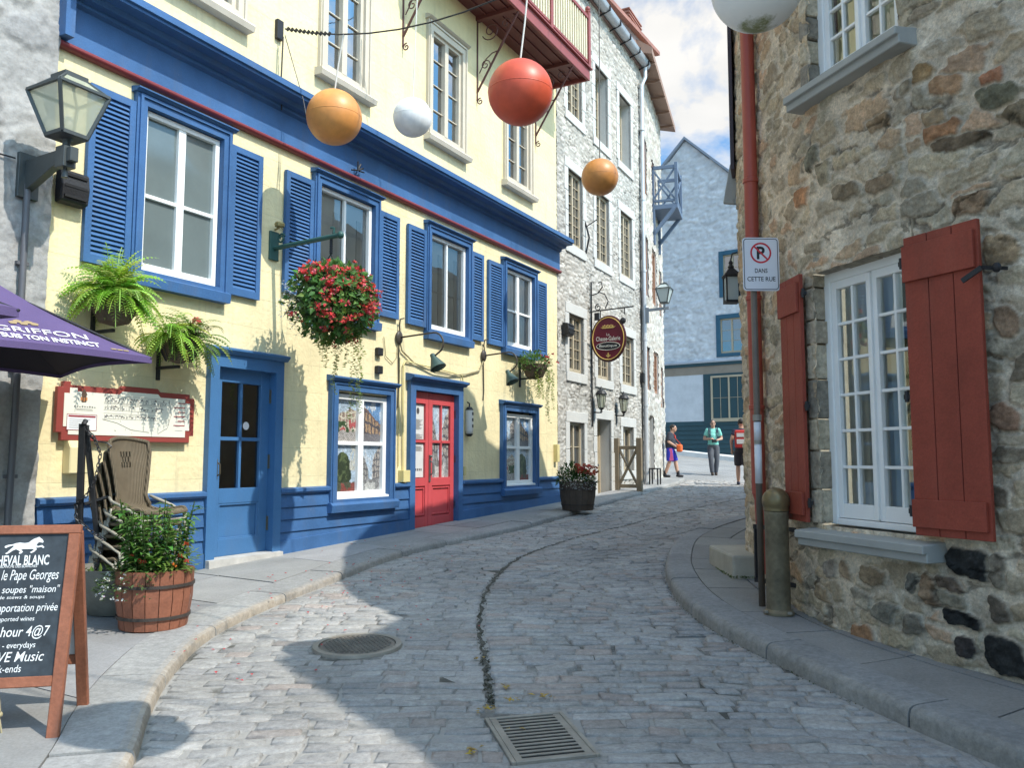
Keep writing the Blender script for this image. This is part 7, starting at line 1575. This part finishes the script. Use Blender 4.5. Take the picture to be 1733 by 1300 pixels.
    for s in ('l', 'r'):
        an = V('an'+s); t = cfg.get('toe', {}).get(s, (0,-1,0)); t = Vector(t).normalized(); f = MB(); f.ell(an+t*.05+Vector((0,0,-.045)), (.05 if abs(t.y) > .7 else .12, .125 if abs(t.y) > .7 else .055, .04), 14, 8); f.ell(an+Vector((0,0,-.02)), (.05,.055,.045), 10, 8); f.ell(an+t*.12+Vector((0,0,-.055)), .04, 8, 6)
        f.v = [(x, y, max(z, an.z-.085)) for x, y, z in f.v]; rm_build(f, 'shoe', cfg['shoe'], th, .012)
        if cfg.get('sock'): f = MB(); hexcone(f, an, an+Vector((0,0,.11)), .046, .048); f.build('sock', cfg['sock'], th, smooth=True)
    return th
BASE = dict(head=(0,-.02,1.63), neck=(0,0,1.50), chest=(0,.0,1.28), belly=(0,-.005,1.10), pelvis=(0,0,.96), shl=(.172,0,1.42), shr=(-.172,0,1.42), hpl=(.09,0,.90), hpr=(-.09,0,.90))
H_dark = M('dark hair', (.02,.017,.015), .6, .2, 20); H_grey = M('greying brown hair', (.10,.075,.06), .6, .2, 20)
m_bk = M('black cloth', (.022,.022,.026), .85, .2, 6); m_strap = M('dark strap', (.03,.035,.06), .8)
# man in a green polo shirt, walking towards us, camera held at the waist
J = dict(BASE, ell=(.27,.03,1.15), elr=(-.27,.03,1.15), wrl=(.09,-.19,1.10), wrr=(-.09,-.17,1.14), knl=(.10,-.03,.50), knr=(-.09,-.10,.50), anl=(.07,.05,.09), anr=(-.06,-.10,.09))
mx_, my_ = 6.32, 26.05
th = person('man in a turquoise polo shirt and grey trousers walking toward us with a camera', (mx_, my_, gz(mx_, my_)), radians(-6), J, dict(hair=H_grey, shirt=M('turquoise polo cloth', (.20,.52,.44), .85, .08, 5), pants=M('grey trousers cloth', (.085,.09,.105), .85, .12, 5), shoe=M('brown shoe leather', (.06,.04,.03), .5), short=False, sleeve=.66))
f = MB(); f.box(-.07,.07,-.30,-.20,1.03,1.12); f.lathe([(.04,0),(.04,.08),(.0,.08)], 14, (0,0,0)); k = len(f.v)-(14*3) 
f.v = [v if i < 8 else (v[0], -.30-v[2], 1.07+v[1]) for i, v in enumerate(f.v)]; f.build('camera', m_bk, th)
f = MB(); f.tube([(-.07,-.22,1.10),(-.10,-.15,1.28),(-.09,-.06,1.46),(0,.07,1.50),(.09,-.06,1.46),(.10,-.15,1.28),(.07,-.22,1.10)], .012, 6)
for s in (-1, 1): f.tube([(s*.13,-.09,1.10),(s*.14,-.135,1.30),(s*.13,-.05,1.475),(s*.12,.10,1.40)], .018, 6)
f.build('strap', m_strap, th); f = MB(); fbox(f, -.075, .075, 1.625, 1.665, .006, -.118, -.112); f.build('glasses', m_bk, th)
f = MB(); f.box(-.16,.16,.13,.25,1.02,1.44); f.build('backpack', m_bk, th, bev=.04, seg=3)
# boy in blue shorts, seen from the side, orange bag
J = dict(head=(.0,-.07,1.475), neck=(0,-.01,1.36), chest=(0,.02,1.16), belly=(0,.0,1.0), pelvis=(0,.03,.88), shl=(.17,.0,1.30), shr=(-.17,.02,1.30), ell=(.22,.02,1.06), elr=(-.22,.03,1.06), wrl=(.12,-.18,.96), wrr=(-.10,-.17,.92), hpl=(.085,.02,.82), hpr=(-.085,.02,.82), knl=(.09,-.10,.47), knr=(-.09,.04,.47), anl=(.10,-.17,.09), anr=(-.10,.18,.09))
kx, ky = 4.78, 24.9
th = person('boy in a dark T-shirt and bright blue shorts carrying an orange bag', (kx, ky, gz(kx, ky)+.01), radians(68), J, dict(hair=H_dark, shirt=M('charcoal T-shirt', (.035,.038,.05), .85, .2, 5), pants=M('bright blue shorts cloth', (.035,.045,.42), .8, .1, 4), shoe=m_bk, short=True, sock=m_bk, sleeve=.85))
f = MB(); f.box(-.13,.11,-.33,-.17,.76,.99); f.build('orange_bag', M('orange bag cloth', (.62,.12,.03), .8, .1, 5), th, bev=.05, seg=3); f = MB(); f.tube([(.0,-.28,1.0),(.02,-.14,1.15),(.10,-.05,1.34),(.12,.10,1.30)], .014, 6); f.build('strap', M('red strap', (.35,.04,.03), .8), th)
f = MB(); f.box(-.06,.07,-.125,-.11,1.18,1.26); f.v = [(x+.02, y+.0, z) for x, y, z in f.v]; f.build('shirt_print', M('red shirt print', (.45,.05,.04), .8), th)
f = MB(); f.xprof([(-.10,.50),(.02,.5),(.02,.86),(-.06,.86)], -.19, -.175); f.build('shorts_stripe', M('pink shorts stripe', (.55,.10,.25), .8), th)
# third walker, half hidden by the house corner
J = dict(BASE, ell=(.26,.05,1.16), elr=(-.26,.05,1.16), wrl=(.25,-.06,.94), wrr=(-.25,-.10,.94), knl=(.10,-.10,.50), knr=(-.09,.02,.50), anl=(.10,-.10,.09), anr=(-.09,.16,.09))
tx, ty = 6.02, 21.75
th = person('walker in dark clothes with a red backpack, half hidden by the house corner', (tx, ty, gz(tx, ty)), radians(165), J, dict(hair=H_dark, shirt=M('navy cloth', (.03,.032,.06), .85, .2, 5), pants=M('dark shorts cloth', (.04,.035,.04), .85), shoe=M('dark blue shoe', (.03,.035,.06), .6), short=True, sleeve=.45))
f = MB(); f.box(-.15,.17,.12,.26,.98,1.44); f.build('backpack', M('red backpack cloth', (.50,.045,.04), .8, .1, 5), th, bev=.04, seg=3); f = MB(); f.box(-.10,.12,.262,.268,1.26,1.36); f.box(-.10,.12,.262,.268,1.08,1.2); f.build('backpack_patch', M('white backpack patch', (.65,.62,.6), .7), th)
